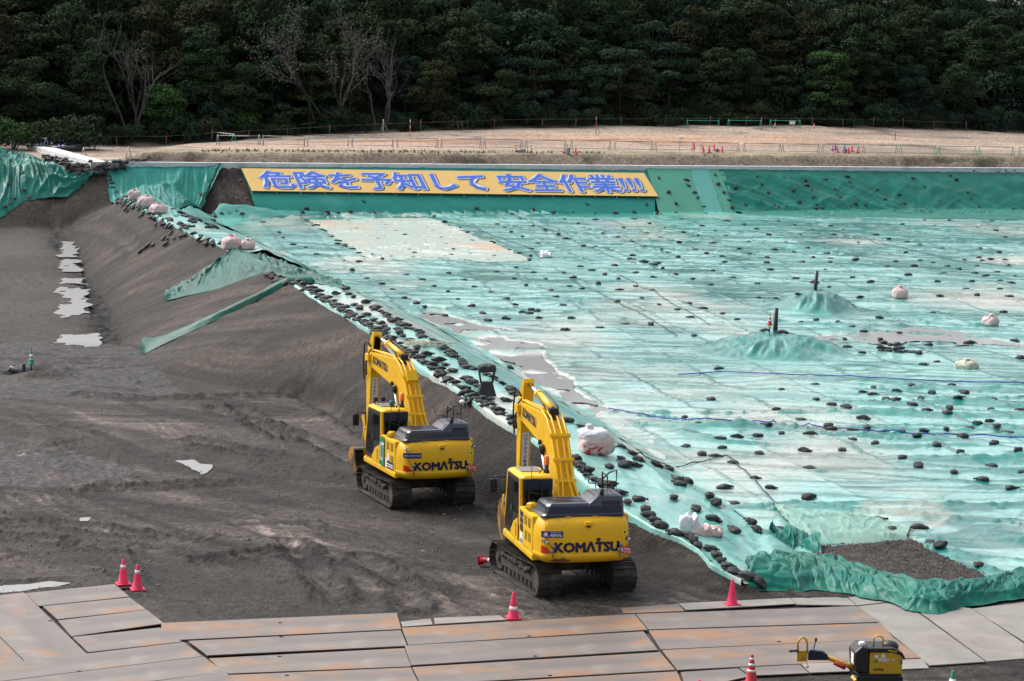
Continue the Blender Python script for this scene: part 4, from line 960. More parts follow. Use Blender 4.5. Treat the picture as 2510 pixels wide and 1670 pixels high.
def make_cone(body, bands=((.42, .53),), name='traffic_cone', H=.70, cap=False):
    t = thing(name, None, 'traffic cone')
    MB().box((0, 0, .02), (.38, .38, .04)).build('base', body, t, bevel=.012)
    def rad(z): return .145 + (.032 - .145) * (z - .04) / (H - .04)
    prof = [(.155, .03), (.15, .06), (rad(.07), .07), (rad(H * .5), H * .5), (rad(H - .01), H - .01), (.026, H), (.018, H), (.016, H - .05)]
    MB().lathe(prof, 20).build('body', body, t)
    for a, b in bands:
        MB().lathe([(rad(a) + .004, a), (rad(b) + .004, b)], 20).build('reflective_band', M['white'], t)
    if cap: MB().lathe([(.045, H - .03), (.045, H + .03), (.02, H + .06)], 12).build('top_knob', body, t)
    return t
def put(o, px, py, dz=0, rz=None, s=1, lab=None, group=None):
    v = hit(px, py); o.location = (v.x, v.y, v.z + dz); o.rotation_euler = (0, 0, rnd.uniform(0, 1.5) if rz is None else rz); o.scale = (s, s, s)
    if lab: tag(o, lab, o['category'], group)
    return o
c_hi = make_cone(M['pinkp'], ((.46, .55),)); put(c_hi, 302, 1437, .05, .4, lab='pink cone with a white band on a dark rubber mat at the plate corner')
c2 = copy_tree(c_hi); put(c2, 337, 1446, .0, .35, lab='pink cone with a white band standing on soil just right of the plates')
matp = MB().box((0, 0, .02), (.62, .5, .03)).build('rubber_mat', M['black'], bevel=.01); v = hit(300, 1440); matp.location = v; matp.rotation_euler = (0, 0, .3); tag(matp, 'dark rubber mat under a pink cone at the plate corner', 'mat')
c3 = make_cone(M['pinkp'], ((.24, .33),)); put(c3, 1258, 1520, .04, .15, lab='pink cone with a torn low white band at the front edge of the plates')
c4 = make_cone(M['pinkp'], ()); put(c4, 1794, 1486, .04, .3, lab='plain pink cone without bands beside the steel plates near the gravel')
c5 = make_cone(M['redp'], ((.30, .36), (.44, .50), (.58, .63))); put(c5, 1841, 1691, .02, .5, lab='lower red cone of a stack of two on the front plates')
c6 = copy_tree(c5); put(c6, 1841, 1691, .13, .2, lab='upper red cone with white patches stacked on another cone')
c7 = copy_tree(c3); put(c7, 1712, 1742, 0, .2, lab='red cone mostly cut off by the bottom edge of the picture')
c8 = make_cone(M['greenp'], ((.30, .52),)); put(c8, 2333, 1718, 0, .3, lab='green and white cone at the bottom right corner')
c9 = make_cone(M['redp'], ((.42, .52),)); v = hit(1176, 1388); c9.location = (v.x, v.y, v.z + .17); c9.rotation_euler = (R(82), 0, R(58)); c9.scale = (.72, .72, .72); tag(c9, 'small red cone knocked over on the soil left of the near excavator', 'traffic cone')
c10 = make_cone(M['greenp'], ((.34, .50), (.24, .29))); v = hit(77, 909); c10.location = (v.x, v.y, v.z + .30); tag(c10, 'green and white cone on a stake over the hole with the drain pipe', 'traffic cone')
MB().tube([(0, 0, -.9), (0, 0, .8)], .03, 6).build('stake', M['blackpipe'], c10)
c11 = make_cone(M['redp'], ((.26, .36), (.46, .56))); v = hit(1885, 858); zz = float(basinz(np.array([v.x]), np.array([v.y]))[0]); c11.location = (v.x, v.y, zz + .42); c11.scale = (.85, .85, .85); tag(c11, 'red and white cone raised on a rod beside the stand pipe', 'traffic cone')
MB().tube([(0, 0, -.6), (0, 0, .2)], .035, 6).build('stake', M['blackpipe'], c11)
cA = make_cone(M['pinkp'], ()); cB = make_cone(M['redp'], ((.22, .34), (.46, .58)), cap=True); cC = make_cone(M['bluep'], ())
firstA = [True, True, True]
def fc(k, px, py, lab, group=None, dz=0):
    p = (cA, cB, cC)[k]; o = p if firstA[k] else copy_tree(p); firstA[k] = False
    put(o, px, py, dz, lab=lab, group=group)
fc(0, 136, 397, 'pink cone on the earth below the left part of the concrete kerb', dz=.0)
for q in ((12, 361), (22, 352), (29, 362)): fc(1, q[0], q[1], 'pink and white cone in the cluster at the far left edge', 'cones at the far left')
fc(1, 1264, 375, 'red and white cone at the left end of a striped bar before the field'); fc(1, 1302, 375, 'red and white cone at the right end of a striped bar before the field')
fc(1, 1383, 377, 'red and white cone left of an upright grey block'); fc(1, 1391, 374, 'red and white cone behind a grey block before the field'); fc(0, 1411, 378, 'plain pink cone just right of a grey block before the field')
for q, l in zip(((1701, 366), (1724, 374), (1738, 374), (1751, 370), (1770, 374)), ('tall pink cone left of a cone group by the field barricades', 'pink cone in the middle group before the field, left front', 'small pink cone in the middle group, second at front', 'pink cone behind others in the middle group', 'pink cone right of the middle group')): fc(0, q[0], q[1], l)
fc(1, 2040, 369, 'red and white cone beside a blue cone on the field'); fc(2, 2048, 368, 'blue cone next to a red and white cone on the field'); fc(2, 2070, 371, 'blue cone in the middle of the right cone group')
for q, l in zip(((2053, 375), (2080, 376), (2088, 371), (2102, 376)), ('pink cone in front of the left blue cone', 'pink cone in front of the right blue cone', 'pink cone behind the barricade right of the blue cones', 'pink cone at the right end of the right group')): fc(0, q[0], q[1], l)
fc(1, 1899, 315, 'red and white cone left of the notice at the back of the field'); fc(1, 1995, 317, 'red and white cone right of the green barricades at the back of the field')
for (a, b, y, lab) in ((1264, 1302, 375, 'striped bar between two cones left of the middle barricades'), (1701, 1751, 366, 'striped bar between pink cones at the middle group')):
    A = hit(a, y); B = hit(b, y); o = MB().tube([(0, 0, 0), (B - A)], .02, 5).build('cone_bar', M['striped']); o.location = A + Vector((0, 0, .66)); tag(o, lab, 'bar')
for (px, py, w_, h_, lab) in ((1276, 375, 1.0, .28, 'grey weight block lying between two cones'), (1392, 378, .38, .62, 'grey upright block between cones'), (1282, 371, .5, .2, 'small grey weight block behind the cone bar'), (1757, 373, .4, .35, 'grey weight block in the middle cone group'), (2071, 375, .4, .45, 'grey weight block by the blue cone')):
    o = MB().prism([(-.5, 0), (.5, 0), (.42, 1), (-.42, 1)], -.2, .2, 'y').build('weight_block', M['grey'], bevel=.02); v = hit(px, py); o.location = v; o.scale = (w_, 1, h_); o.rotation_euler = (0, 0, .4); tag(o, lab, 'block')
# stakes with ribbons and a line along the back of the field
st0 = thing('boundary_stake', None, 'stake'); MB().tube([(0, 0, -.2), (0, 0, 1.15)], .025, 5).build('post', M['pipe'], st0)
MB().box((.03, -.02, .92), (.09, .02, .22)).build('ribbon', M['redp'], st0)
first = True; line = []
X = -62.0
while X < 60:
    y = wline(X, 31.2); z = float(hb(X, y)); line.append((X, y, z + 1.0))
    if -.235 < X / y < .235:
        o = st0 if first else copy_tree(st0); first = False
        o.location = (X, y, z); o.rotation_euler = (rnd.uniform(-.05, .05), rnd.uniform(-.07, .07), rnd.uniform(-.3, .3)); o.scale = (1, 1, rnd.uniform(.85, 1.2))
        tag(o, 'thin stake with a red ribbon at the foot of the forest', 'stake', 'ribbon stakes along the forest')
    X += rnd.uniform(3.6, 5.4)
tag(MB().tube(line, .008, 4).build('boundary_rope', M['rope']), 'thin rope strung from stake to stake along the forest edge', 'rope')
def pole(name, px, py, h, lab, cat, mat, extra=None, r=.03):
    t = thing(name, lab, cat, hit(px, py)); MB().tube([(0, 0, -.1), (0, 0, h)], r, 6).build('post', mat, t)
    if extra: extra(t, h)
def arm_(t, h): MB().tube([(-1.3, 0, h - .25), (.6, 0, h)], .025, 5).build('crossbar', M['pipe'], t)
def flag_(t, h): MB().add([(0, 0, h), (-.5, .05, h + .12), (-.95, -.05, h - .18), (-.7, 0, h - .42), (-.3, .06, h - .3)], [(0, 1, 2, 3, 4)]).build('flag', M['tonw'], t); MB().tube([(0, 0, h), (.5, 0, h + .2)], .015, 4).build('flag_stick', M['greenpipe'], t)
def rw(t, h):
    for k in range(3): MB().tube([(0, 0, h * (.1 + .3 * k)), (0, 0, h * (.25 + .3 * k))], .042, 6).build('red_band', M['redp'], t)
pole('tee_pole', 760, 329, 1.25, 'pole with a slanted crossbar at the left back edge of the field', 'pole', M['greenpipe'], arm_)
pole('flag_pole', 519, 346, 2.0, 'green pole with a pale pink rag flag at the left end of the field', 'flag pole', M['greenpipe'], flag_)
pole('ranging_pole', 1005, 340, 2.0, 'red and white pole on the left part of the field', 'pole', M['white'], rw)
pole('ranging_pole', 1461, 331, 2.0, 'tall thin red and white pole at mid field', 'pole', M['pipe'], rw)
pole('marker_stake', 1468, 331, .75, 'short stake beside the tall pole at mid field', 'stake', M['rope'], r=.04)
pole('marker_stake', 2194, 343, .8, 'lone dark stake on the right part of the field', 'stake', M['strap'], r=.04)
pole('marker_stake', 1866, 322, 1.7, 'dark red stake in front of the middle green barricade', 'stake', M['redp'])
pole('flag_pole', 1666, 371, 1.45, 'thin pole with a small white flag before the middle cones', 'flag pole', M['pipe'], lambda t, h: MB().add([(0, 0, h), (.4, 0, h - .05), (.35, .02, h - .22), (0, 0, h - .2)], [(0, 1, 2, 3)]).build('flag', M['tonw'], t))
pole('tee_pole', 1848, 303, 1.4, 'thin pole with a crossbar behind the green barricades', 'pole', M['greenpipe'], lambda t, h: MB().tube([(-1, 0, h - .15), (.4, 0, h + .05)], .02, 4).build('crossbar', M['greenpipe'], t))
t = thing('survey_tripod', 'white tripod standing at the back edge of the field', 'tripod', hit(939, 323))
for a in (0, 2.1, 4.2): MB().tube([(.55 * math.cos(a), .55 * math.sin(a), 0), (0, 0, 1.15)], .035, 5).build('leg', M['white'], t)
MB().lathe([(.08, 1.1), (.10, 1.2), (.05, 1.35)], 8).build('head', M['white'], t); MB().box((0, -.1, .5), (.2, .04, .9)).build('target_plate', M['tonw'], t)
t = thing('pipe_rail', 'bent white pipe handrail at the back edge of the field', 'rail', hit(1112, 317))
for k in range(3): MB().tube([(.55 * k - .6, 0, 0), (.55 * k - .6, 0, .55), (.55 * k - .1, .2, .85), (.55 * k + .35, .2, .85), (.55 * k + .5, .2, .1)], .03, 5).build('bent_pipe', M['white'], t)
def bluesheets():
    U = [(90, 345), (130, 338), (180, 336), (230, 340)]; L = [(100, 361), (150, 366), (190, 368), (215, 360)]
    strip('blue_sheet', U, L, 60, 30, M['bluesheet'], 'bright blue sheets heaped beyond the concrete at far left', .25, 1.5, 70, fold=.35, foldn=4, cat='sheet', bump=lambda s, t: .3 * np.sin(np.pi * t))
bluesheets()
tag(MB().tube([hit(112, 362, .35), hit(150, 366, .4), hit(190, 362, .4), hit(208, 356, .4)], .28, 10).build('black_hose', M['blackpipe']), 'thick black pipe lying beside the blue sheets', 'pipe')

# ------------------------------------------------------------------ banner
def text_mesh(body, size=1.0, offset=0.0, res=3, spacing=1.0):
    cu = bpy.data.curves.new('text', 'FONT'); cu.body = body; cu.size = size; cu.offset = offset; cu.resolution_u = res; cu.fill_mode = 'FRONT'; cu.space_character = spacing
    ob = bpy.data.objects.new('text', cu); COL.objects.link(ob)
    dg = bpy.context.evaluated_depsgraph_get(); ev = ob.evaluated_get(dg); me = ev.to_mesh()
    V = np.array([v.co[:] for v in me.vertices]).reshape(-1, 3); F = [tuple(p.vertices) for p in me.polygons]
    ev.to_mesh_clear(); bpy.data.objects.remove(ob); bpy.data.curves.remove(cu)
    return V, F
def text_on(name, body, fn, mat, parent, offset=0.0, box=(0, 0, 1, 1), res=3, spacing=1.0, ref=None, lift=.0004):
    """lay lettering into the unit box; fn maps (s, t) to a point of the surface"""
    V, F = text_mesh(body, 1.0, 0, res, spacing)
    if not len(V): return None
    lo, hi = (V.min(0), V.max(0)) if ref is None else ref
    if offset > .012:
        n = len(V); k = 16 if offset > .05 else (10 if offset > .025 else 6); F0 = F; Vs = []; F = []
        for i in range(k):
            a = 2 * math.pi * i / k; W = V.copy(); W[:, 0] += offset * math.cos(a); W[:, 1] += offset * math.sin(a); W[:, 2] = i * .00012; Vs.append(W); F += [tuple(j + i * n for j in f) for f in F0]
        V = np.concatenate(Vs)
        if ref is None: lo, hi = V.min(0), V.max(0)
    s = box[0] + (V[:, 0] - lo[0]) / (hi[0] - lo[0]) * (box[2] - box[0]); t = box[1] + (V[:, 1] - lo[1]) / (hi[1] - lo[1]) * (box[3] - box[1])
    p0 = Vector(fn(.5, .5)); nz = (Vector(fn(.51, .5)) - p0).cross(Vector(fn(.5, .51)) - p0).normalized()
    me = bpy.data.meshes.new(name); me.from_pydata([tuple(Vector(fn(a, b)) + nz * (k_ * lift)) for a, b, k_ in zip(s, t, V[:, 2] / .00012)], [], F); me.materials.append(mat)
    return link(name, me, parent), (lo, hi)
BC = [hit(*p) for p in ((615.5, 474), (1611, 487), (1576, 430), (591, 419))]
BN = (BC[1] - BC[0]).cross(BC[3] - BC[0]).normalized()
if BN.z < 0: BN = -BN
BC = [c + BN * .30 for c in BC]
def bpt(s, t, d=0.0): return BC[0] * (1 - s) * (1 - t) + BC[1] * s * (1 - t) + BC[2] * s * t + BC[3] * (1 - s) * t + BN * d
org = BC[0]
bt = thing('safety_banner', 'long yellow banner with large blue Japanese safety slogan on the back slope', 'banner', org)
def L_(p): return p - org
mb = MB(); P = [L_(bpt(s, t, d)) for d in (-.05, 0) for s, t in ((0, 0), (1, 0), (1, 1), (0, 1))]
mb.add(P, [(0, 3, 2, 1), (4, 5, 6, 7), (0, 1, 5, 4), (1, 2, 6, 5), (2, 3, 7, 6), (3, 0, 4, 7)]).build('banner_board', M['banner'], bt)
TXT = '危険を予知して 安全作業!!!'
V0, _ = text_mesh(TXT, 1.0, .0, 2); ref = (V0.min(0), V0.max(0)); bx = (.032, .13, .972, .88)
text_on('lettering_shadow', TXT, lambda s, t: L_(bpt(s + .0016, t - .012, .012)), M['bannergrey'], bt, .080, bx, 1, ref=ref)
text_on('lettering_outline', TXT, lambda s, t: L_(bpt(s, t, .024)), M['white'], bt, .055, bx, 1, ref=ref)
text_on('lettering', TXT, lambda s, t: L_(bpt(s, t, .036)), M['bannerblue'], bt, .027, bx, 2, ref=ref)
mb = MB()
for t_ in (-.02, 1.015): mb.tube([L_(bpt(-.004, t_, -.1)), L_(bpt(1.004, t_, -.1))], .03, 5)
mb.build('frame_pipe', M['black'], bt)
for k in range(19):
    s = k / 18.0; MB().tube([L_(bpt(s, -.05, -.12)), L_(bpt(s, 1.14, -.08))], .022, 4).build('upright_pipe', M['black'], bt)
    MB().tube([L_(bpt(s, -.03, -.05)), L_(bpt(s + .001, -.08, -.05) + Vector((0, 0, -.35)))], .03, 4).build('foot_clamp', M['pipe'], bt)
# ------------------------------------------------------------------ excavators
def yr(x):
    a = abs(x); return -2.75 + .16 * (x / 1.36) ** 2 + .62 * (max(0, a - 1.10) / .26) ** 2.2
CWZ = [(1.06, .30), (1.10, .13), (1.20, .05), (1.30, .0), (1.335, .02), (1.36, .022), (1.75, .015), (2.02, .03), (2.16, .075), (2.26, .15), (2.31, .26)]
def cwin(z): return float(np.interp(z, [a for a, b in CWZ], [b for a, b in CWZ]))
def cwp(x, z, d=.008): return (x, yr(x) + cwin(z) - d, z)
def excavator(cx, cy, yaw, tyaw, lab, far=False, barm=0.0, bdz=0.0):
    t = thing('excavator', lab, 'excavator', (cx, cy, 0), R(yaw))
    TR = Matrix.Rotation(R(tyaw - yaw), 4, 'Z')
    Yp, Nv, Bk, Dk = M['yellow'], M['navy'], M['black'], M['dark']
    # crawlers
    path = []
    def loop(s):
        # length along the stadium: bottom, front arc, top, rear arc
        a, r = 1.60, .415; Ls = 2 * a; La = math.pi * r; s = s % (2 * Ls + 2 * La)
        if s < Ls: return -a + s, .455 - r, 0
        s -= Ls
        if s < La: q = s / r; return a + r * math.sin(q), .455 - r * math.cos(q), q
        s -= La
        if s < Ls: y = a - s; return y, .455 + r - .05 * math.sin(s / Ls * math.pi) ** 2, math.pi
        s -= Ls; q = s / r; return -a - r * math.sin(q), .455 + r * math.cos(q), math.pi + q
    for sx in (-1, 1):
        x = sx * 1.10; mb = MB(); n = 52; tot = 4 * 1.60 + 2 * math.pi * .415
        for i in range(n):
            y, z, q = loop((i + .5) * tot / n); rot = Matrix.Rotation(q, 3, 'X')
            mb.box((x, y, z), (.70, tot / n - .012, .03), rot)
            for dy in (-.05, .05): mb.box(Vector((x, y, z)) + rot @ Vector((0, dy, -.028)), (.70, .018, .04), rot)
            mb.box(Vector((x, y, z)) + rot @ Vector((0, 0, .05)), (.20, .12, .07), rot)
        mb.xf(TR).build('crawler_belt', M['track'], t)
        MB().prism([(-1.35, .28), (1.30, .28), (1.42, .40), (1.30, .62), (.4, .70), (-.5, .70), (-1.25, .62), (-1.5, .45)], x - .20, x + .20).xf(TR).build('track_frame', M['yellowdirty'] if False else M['mud'], t, bevel=.02)
        mb = MB()
        for k in range(8): mb.cone((x - .17, -1.15 + k * .33, .20), (x + .17, -1.15 + k * .33, .20), .10, .10, 12)
        mb.xf(TR).build('track_roller', M['track'], t)
        MB().cone((x - .21, -1.60, .455), (x + .21, -1.60, .455), .36, .36, 24).cone((x - .25, -1.60, .455), (x + .25, -1.60, .455), .20, .20, 16).xf(TR).build('sprocket', M['mud'], t)
        MB().cone((x - .19, 1.60, .455), (x + .19, 1.60, .455), .36, .36, 24).cone((x - .25, 1.60, .455), (x + .25, 1.60, .455), .12, .12, 12).xf(TR).build('idler', M['mud'], t)
        mb = MB(); rs = np.random.default_rng(3 + sx)
        for k in range(46):
            y = -1.2 + 2.5 * rs.random(); r = .05 + .09 * rs.random()
            mb.lathe([(.01, -r * .7), (r * .8, -r * .45), (r, 0), (r * .7, r * .5), (.01, r * .7)], 6, (x - sx * 0 + sx * (.12 + .14 * rs.random()), y, .56 + .14 * rs.random()))
        mb.xf(TR).build('caked_mud', M['mud'], t)
    MB().bb((-.85, -.55, .42), (.85, .55, .80)).cone((0, 0, .75), (0, 0, 1.06), .62, .62, 24).xf(TR).build('undercarriage_frame', M['track'], t, bevel=.03)
    # platform and left side
    MB().prism([(-1.36, -2.05), (1.36, -2.05), (1.36, 1.55), (.55, 1.62), (-.3, 1.62), (-1.30, 1.62), (-1.36, 1.5)], 1.06, 1.24, 'z').build('platform', Yp, t, bevel=.04)
    MB().bb((-1.355, -2.02, 1.245), (-.70, -.44, 2.27)).build('side_panel', Yp, t, bevel=.05)
    MB().bb((.72, -2.02, 1.245), (1.355, -.35, 2.27)).bb((.72, -.34, 1.245), (1.355, 1.3, 2.02)).build('tank_housing', Yp, t, bevel=.05)
    MB().bb((-.69, -2.0, 1.245), (.71, -.5, 2.25)).build('engine_bay', Dk, t)
    mb = MB()
    for (a, z) in ((-1.83, 1.90), (-1.40, 1.90), (-1.86, 1.50), (-1.46, 1.50)):
        for k in range(5):
            for j in (0, 1): mb.bb((-1.358, a + j * .16, z + k * .052), (-1.352, a + j * .16 + .13, z + k * .052 + .032))
        mb.build('vent_grille', Dk, t); mb = MB()
    for k in range(9): mb.bb((-1.28, -1.36 + k * .075, 2.268), (-1.0, -1.36 + k * .075 + .035, 2.274))
    mb.build('vent_grille', Dk, t)
    # counterweight
    xs = np.r_[np.linspace(-1.36, -1.10, 7), np.linspace(-1.0, 1.0, 15), np.linspace(1.10, 1.36, 7)]; rings = []
    for z, ins in CWZ:
        k = 1 - ins / 1.5
        rg = [(x * k, yr(x) + ins, z) for x in xs] + [(1.36 * k, -1.66, z), (-1.36 * k, -1.66, z)]; rings.append(rg)
    cw = MB().loft(rings).build('counterweight', Yp, t)
    text_on('maker_lettering', 'KOMΛTSU', lambda s, q: cwp(-.90 + 1.82 * s, 1.385 + .30 * q), M['navyflat'], cw, .055, (0, 0, 1, 1), 2)
    def patch(mb, x0, x1, z0, z1, d, n=5, skew=0):
        vs = []; 
        for i in range(n):
            x = x0 + (x1 - x0) * i / (n - 1)
            for z in (z0, z1): vs.append(cwp(x + (skew * (z - z0)), z, d))
        return mb.add(vs, [(2 * i, 2 * i + 2, 2 * i + 3, 2 * i + 1) for i in range(n - 1)])
    patch(MB(), .26, .37, 1.68, 1.775, .008, 2).build('maker_lettering', M['navyflat'], cw)
    patch(MB(), -1.22, -.66, 1.80, 1.97, .010, 8).build('decal_plate', M['blue'], t)
    if far: text_on('decal_lettering', 'SMARTCONSTRUCTION', lambda s, q: cwp(-1.19 + .50 * s, 1.858 + .05 * q, .014), M['white'], t, .01)
    else:
        text_on('decal_lettering', 'RENTAL', lambda s, q: cwp(-1.0 + .31 * s, 1.825 + .075 * q, .014), M['white'], t, .03)
        text_on('decal_lettering', 'KOMATSU', lambda s, q: cwp(-.99 + .28 * s, 1.92 + .03 * q, .014), M['white'], t, .01)
        text_on('decal_emblem', 'R', lambda s, q: cwp(-1.15 + .10 * s, 1.83 + .11 * q, .014), M['white'], t, .04)
        patch(MB(), -1.185, -1.135, 1.86, 1.91, .013, 3, .5).build('decal_emblem', M['orange'], t)
    for x0, x1, fz in ((-1.22, -.99, lambda u: 1.575 - .17 * u ** 2), (1.05, 1.25, lambda u: 1.40 + .17 * u ** .5)):
        vs = []
        for i in range(9): u = i / 8; x = x0 + (x1 - x0) * u; vs += [cwp(x, 1.375, .012), cwp(x, max(1.38, fz(u)), .012)]
        MB().add(vs, [(2 * i, 2 * i + 2, 2 * i + 3, 2 * i + 1) for i in range(8)]).build('reflector', M['red'], t)
    patch(MB(), 1.0, 1.22, 1.84, 1.98, .009, 4).build('warning_sticker', pmat('sticker_yellow', (.85, .68, .02), None, .5), t)
    MB().add([cwp(1.03, 1.87, .013), cwp(1.11, 1.87, .013), cwp(1.07, 1.95, .013)], [(0, 1, 2)]).add([cwp(1.15, 1.90, .013), cwp(1.20, 1.90, .013), cwp(1.20, 1.95, .013), cwp(1.15, 1.92, .013)], [(0, 1, 2, 3)]).build('warning_symbol', M['black'], t)
    mb = MB(); sg = [Vector(cwp(.94, 1.36, .09)), Vector(cwp(.94, 1.27, .07)) + Vector((.33, .07, 0)), Vector(cwp(.94, 1.45, .07)) + Vector((.33, .07, 0)), Vector(cwp(.94, 1.54, .09))]
    so_ = mb.add(sg, [(0, 1, 2, 3)]).build('prohibition_sign', pmat('sign_red', (.65, .02, .02), None, .5), t)
    def sgp(s, q): return Vector(sg[0]) * (1 - s) * (1 - q) + Vector(sg[1]) * s * (1 - q) + Vector(sg[2]) * s * q + Vector(sg[3]) * (1 - s) * q + Vector((0, -.006, 0))
    text_on('sign_lettering', '立入禁止', sgp, M['white'], so_, .02, (.28, .12, .95, .55), 1)
    MB().add([sgp(.06, .2), sgp(.2, .2), sgp(.2, .8), sgp(.06, .8)], [(0, 1, 2, 3)]).add([sgp(.3, .66), sgp(.9, .66), sgp(.9, .84), sgp(.3, .84)], [(0, 1, 2, 3)]).build('sign_band', M['tonw'], so_)
    for x in (-.93, .93):
        MB().tube([cwp(x, 1.58, .02), cwp(x - .02, 1.46, .09), cwp(x, 1.34, .06), cwp(x + .01, 1.26, .05)], .022, 6).lathe([(.01, -.05), (.05, -.02), (.05, .02), (.01, .05)], 10, cwp(x - .04, 1.45, .08)).lathe([(.01, -.05), (.045, -.02), (.045, .02), (.01, .05)], 10, cwp(x + .02, 1.57, .06)).build('sign_hook', M['grey'], t)
    MB().bb((-.07, yr(0) + .0, 2.08), (.13, yr(0) + .2, 2.22)).build('camera_housing', Yp, t, bevel=.03); MB().bb((-.02, yr(0) - .012, 2.075), (.08, yr(0) + .03, 2.12)).build('camera_lens', Dk, t)
    for x, z in ((-1.13, 1.70 if not far else 2.08), (1.17, 1.72 if not far else 2.12)):
        MB().box(Vector(cwp(x, z, .05)), (.10, .09, .09), Matrix.Rotation(.5, 3, 'Y')).build('rear_lamp', M['black'], t, bevel=.012); MB().box(Vector(cwp(x + .01, z, .10)), (.07, .02, .06)).build('lamp_glass', M['white'], t)
    MB().tube([cwp(-1.13, 2.2, .012), cwp(-1.12, 2.0, .012), cwp(-1.09, 1.72, .012), cwp(-.95, 1.5, .012)], .006, 4).build('lamp_cable', M['black'], t)
    # hood
    def ring(x0, x1, y0, y1, z, r=.08):
        return [(x0 + r, y0, z), (x1 - r, y0, z), (x1, y0 + r, z), (x1, y1 - r, z), (x1 - r, y1, z), (x0 + r, y1, z), (x0, y1 - r, z), (x0, y0 + r, z)]
    hd = MB().loft([ring(-1.20, 1.13, -2.47, -1.28, 2.30), ring(-1.20, 1.13, -2.47, -1.28, 2.35), ring(-1.13, 1.11, -2.44, -1.30, 2.40), ring(-1.06, 1.10, -2.42, -1.32, 2.60), ring(-1.0, 1.07, -2.36, -1.36, 2.66), ring(-.94, 1.02, -2.28, -1.42, 2.675)], False).build('engine_hood', Nv, t, bevel=.012)
    MB().loft([ring(.02, 1.10, -2.41, -1.30, 2.60), ring(.14, 1.09, -2.39, -1.30, 2.70), ring(.28, 1.07, -2.36, -1.32, 2.83), ring(.36, 1.0, -2.26, -1.38, 2.88)], False).build('hood_hump', Nv, hd, bevel=.012)
    mb = MB()
    for k in range(4): mb.bb((-.85 + .0 * k, -2.18 + .21 * k, 2.676), (.10, -2.11 + .21 * k, 2.69))
    mb.build('hood_rib', Nv, hd, bevel=.008)
    mb = MB()
    for i in range(6):
        for j in range(5): mb.box((-1.082 + .010 * j * .0 - .0 + .011 * (j - 2), -2.30 + .165 * i, 2.50 + .045 * (j - 2)), (.02, .12, .026), Matrix.Rotation(.33, 3, 'Y'))
    mb.build('hood_grille', Dk, hd); mb = MB()
    for i in range(6):
        for j in range(5): mb.bb((.42 + i * .09, -2.2 + j * .15, 2.879), (.42 + i * .09 + .03, -2.2 + j * .15 + .09, 2.884))
    mb.build('hood_grille', Dk, hd); mb = MB()
    for i in range(7):
        for j in range(5): mb.bb((.48 + .075 * i, -2.421, 2.46 + .055 * j), (.48 + .075 * i + .045, -2.40, 2.46 + .055 * j + .03))
    mb.build('hood_grille', Dk, hd)
    for x in (-.55, .20): MB().bb((x, -2.52, 2.295), (x + .14, -2.40, 2.33)).build('hood_latch', Yp, hd)
    MB().tube([(.52, -2.18, 2.80), (.52, -2.20, 2.92), (.52, -2.28, 2.98)], .06, 12).build('exhaust_pipe', M['black'], t)
    MB().loft([ring(-1.24, -.90, -.86, -.62, 2.27, .1), ring(-1.22, -.92, -.85, -.64, 2.38, .1), ring(-1.16, -.97, -.80, -.69, 2.42, .06)], False).build('tank_cap', Yp, t, bevel=.02)
    # cab
    X0, X1, yb, yf = -1.335, -.40, -.42, 1.32
    cab = MB()
    cab.prism([(yb, 1.245), (1.48, 1.245), (1.50, 1.62), (yb, 1.75)], X0 + .03, X1 - .02)
    for x in (X0, X1 - .09):
        cab.prism([(yb, 1.7), (yb + .13, 1.7), (yb + .15, 3.02), (yb + .02, 3.02)], x, x + .09)
        cab.prism([(1.40, 1.6), (1.50, 1.6), (1.22, 3.0), (1.10, 3.0)], x, x + .08)
    cabo = cab.build('cab_frame', Yp, t, bevel=.03)
    MB().loft([ring(X0, X1, yb, 1.20, 2.985, .10), ring(X0 - .005, X1 + .005, yb - .01, 1.22, 3.03, .10), ring(X0 + .05, X1 - .05, yb + .05, 1.14, 3.085, .10), ring(X0 + .15, X1 - .15, yb + .15, 1.04, 3.10, .08)], False).build('cab_roof', Yp, t, bevel=.015)
    MB().bb((X0 + .17, .18, 3.095), (X1 - .17, .95, 3.13)).build('roof_hatch', M['grey'], t, bevel=.02)
    # rear wall: navy band, glass, black lower panel
    MB().bb((X0 + .09, yb - .008, 2.70), (X1 - .0, yb + .03, 3.0)).build('rear_band', Nv, t, bevel=.01)
    MB().bb((X0 + .10, yb + .004, 2.20), (X1 - .09, yb + .016, 2.695)).build('rear_window', M['glass'], t)
    MB().bb((X0 + .09, yb - .004, 1.75), (X1 - .09, yb + .03, 2.20)).bb((X0 + .09, yb - .004, 2.20), (X0 + .13, yb + .03, 2.70)).bb((X1 - .12, yb - .006, 1.75), (X1 - .02, yb + .03, 2.70)).build('rear_panel', Bk, t)
    # door (left side)
    dr = MB().prism([(-.26, 1.78), (-.05, 1.30), (1.36, 1.30), (1.42, 1.62), (1.14, 2.96), (-.26, 2.96)], X0 + .006, X0 + .045).build('door', Bk, t, bevel=.012)
    MB().prism([(-.18, 2.0), (.42, 1.95), (.42, 2.86), (-.18, 2.86)], X0 - .002, X0 + .004).prism([(.50, 1.45), (1.28, 1.45), (1.33, 1.66), (1.08, 2.86), (.50, 2.86)], X0 - .002, X0 + .004).build('door_window', M['glass'], dr)
    MB().prism([(-.24, 1.27), (.55, 1.27), (.62, 1.40), (.25, 1.72), (-.24, 1.90)], X0 - .012, X0 + .002).build('door_lower_panel', Yp, dr, bevel=.005)
    mb = MB()
    for k in range(7): mb.bb((X0 - .016, -.12 + .0, 1.36 + .055 * k), (X0 - .010, .02 + .02 * k * 0 + .03, 1.36 + .055 * k + .022))
    mb.build('panel_slot', Dk, dr)
    MB().box((X0 - .02, .50, 2.05), (.03, .04, .16)).build('door_handle', M['grey'], dr)
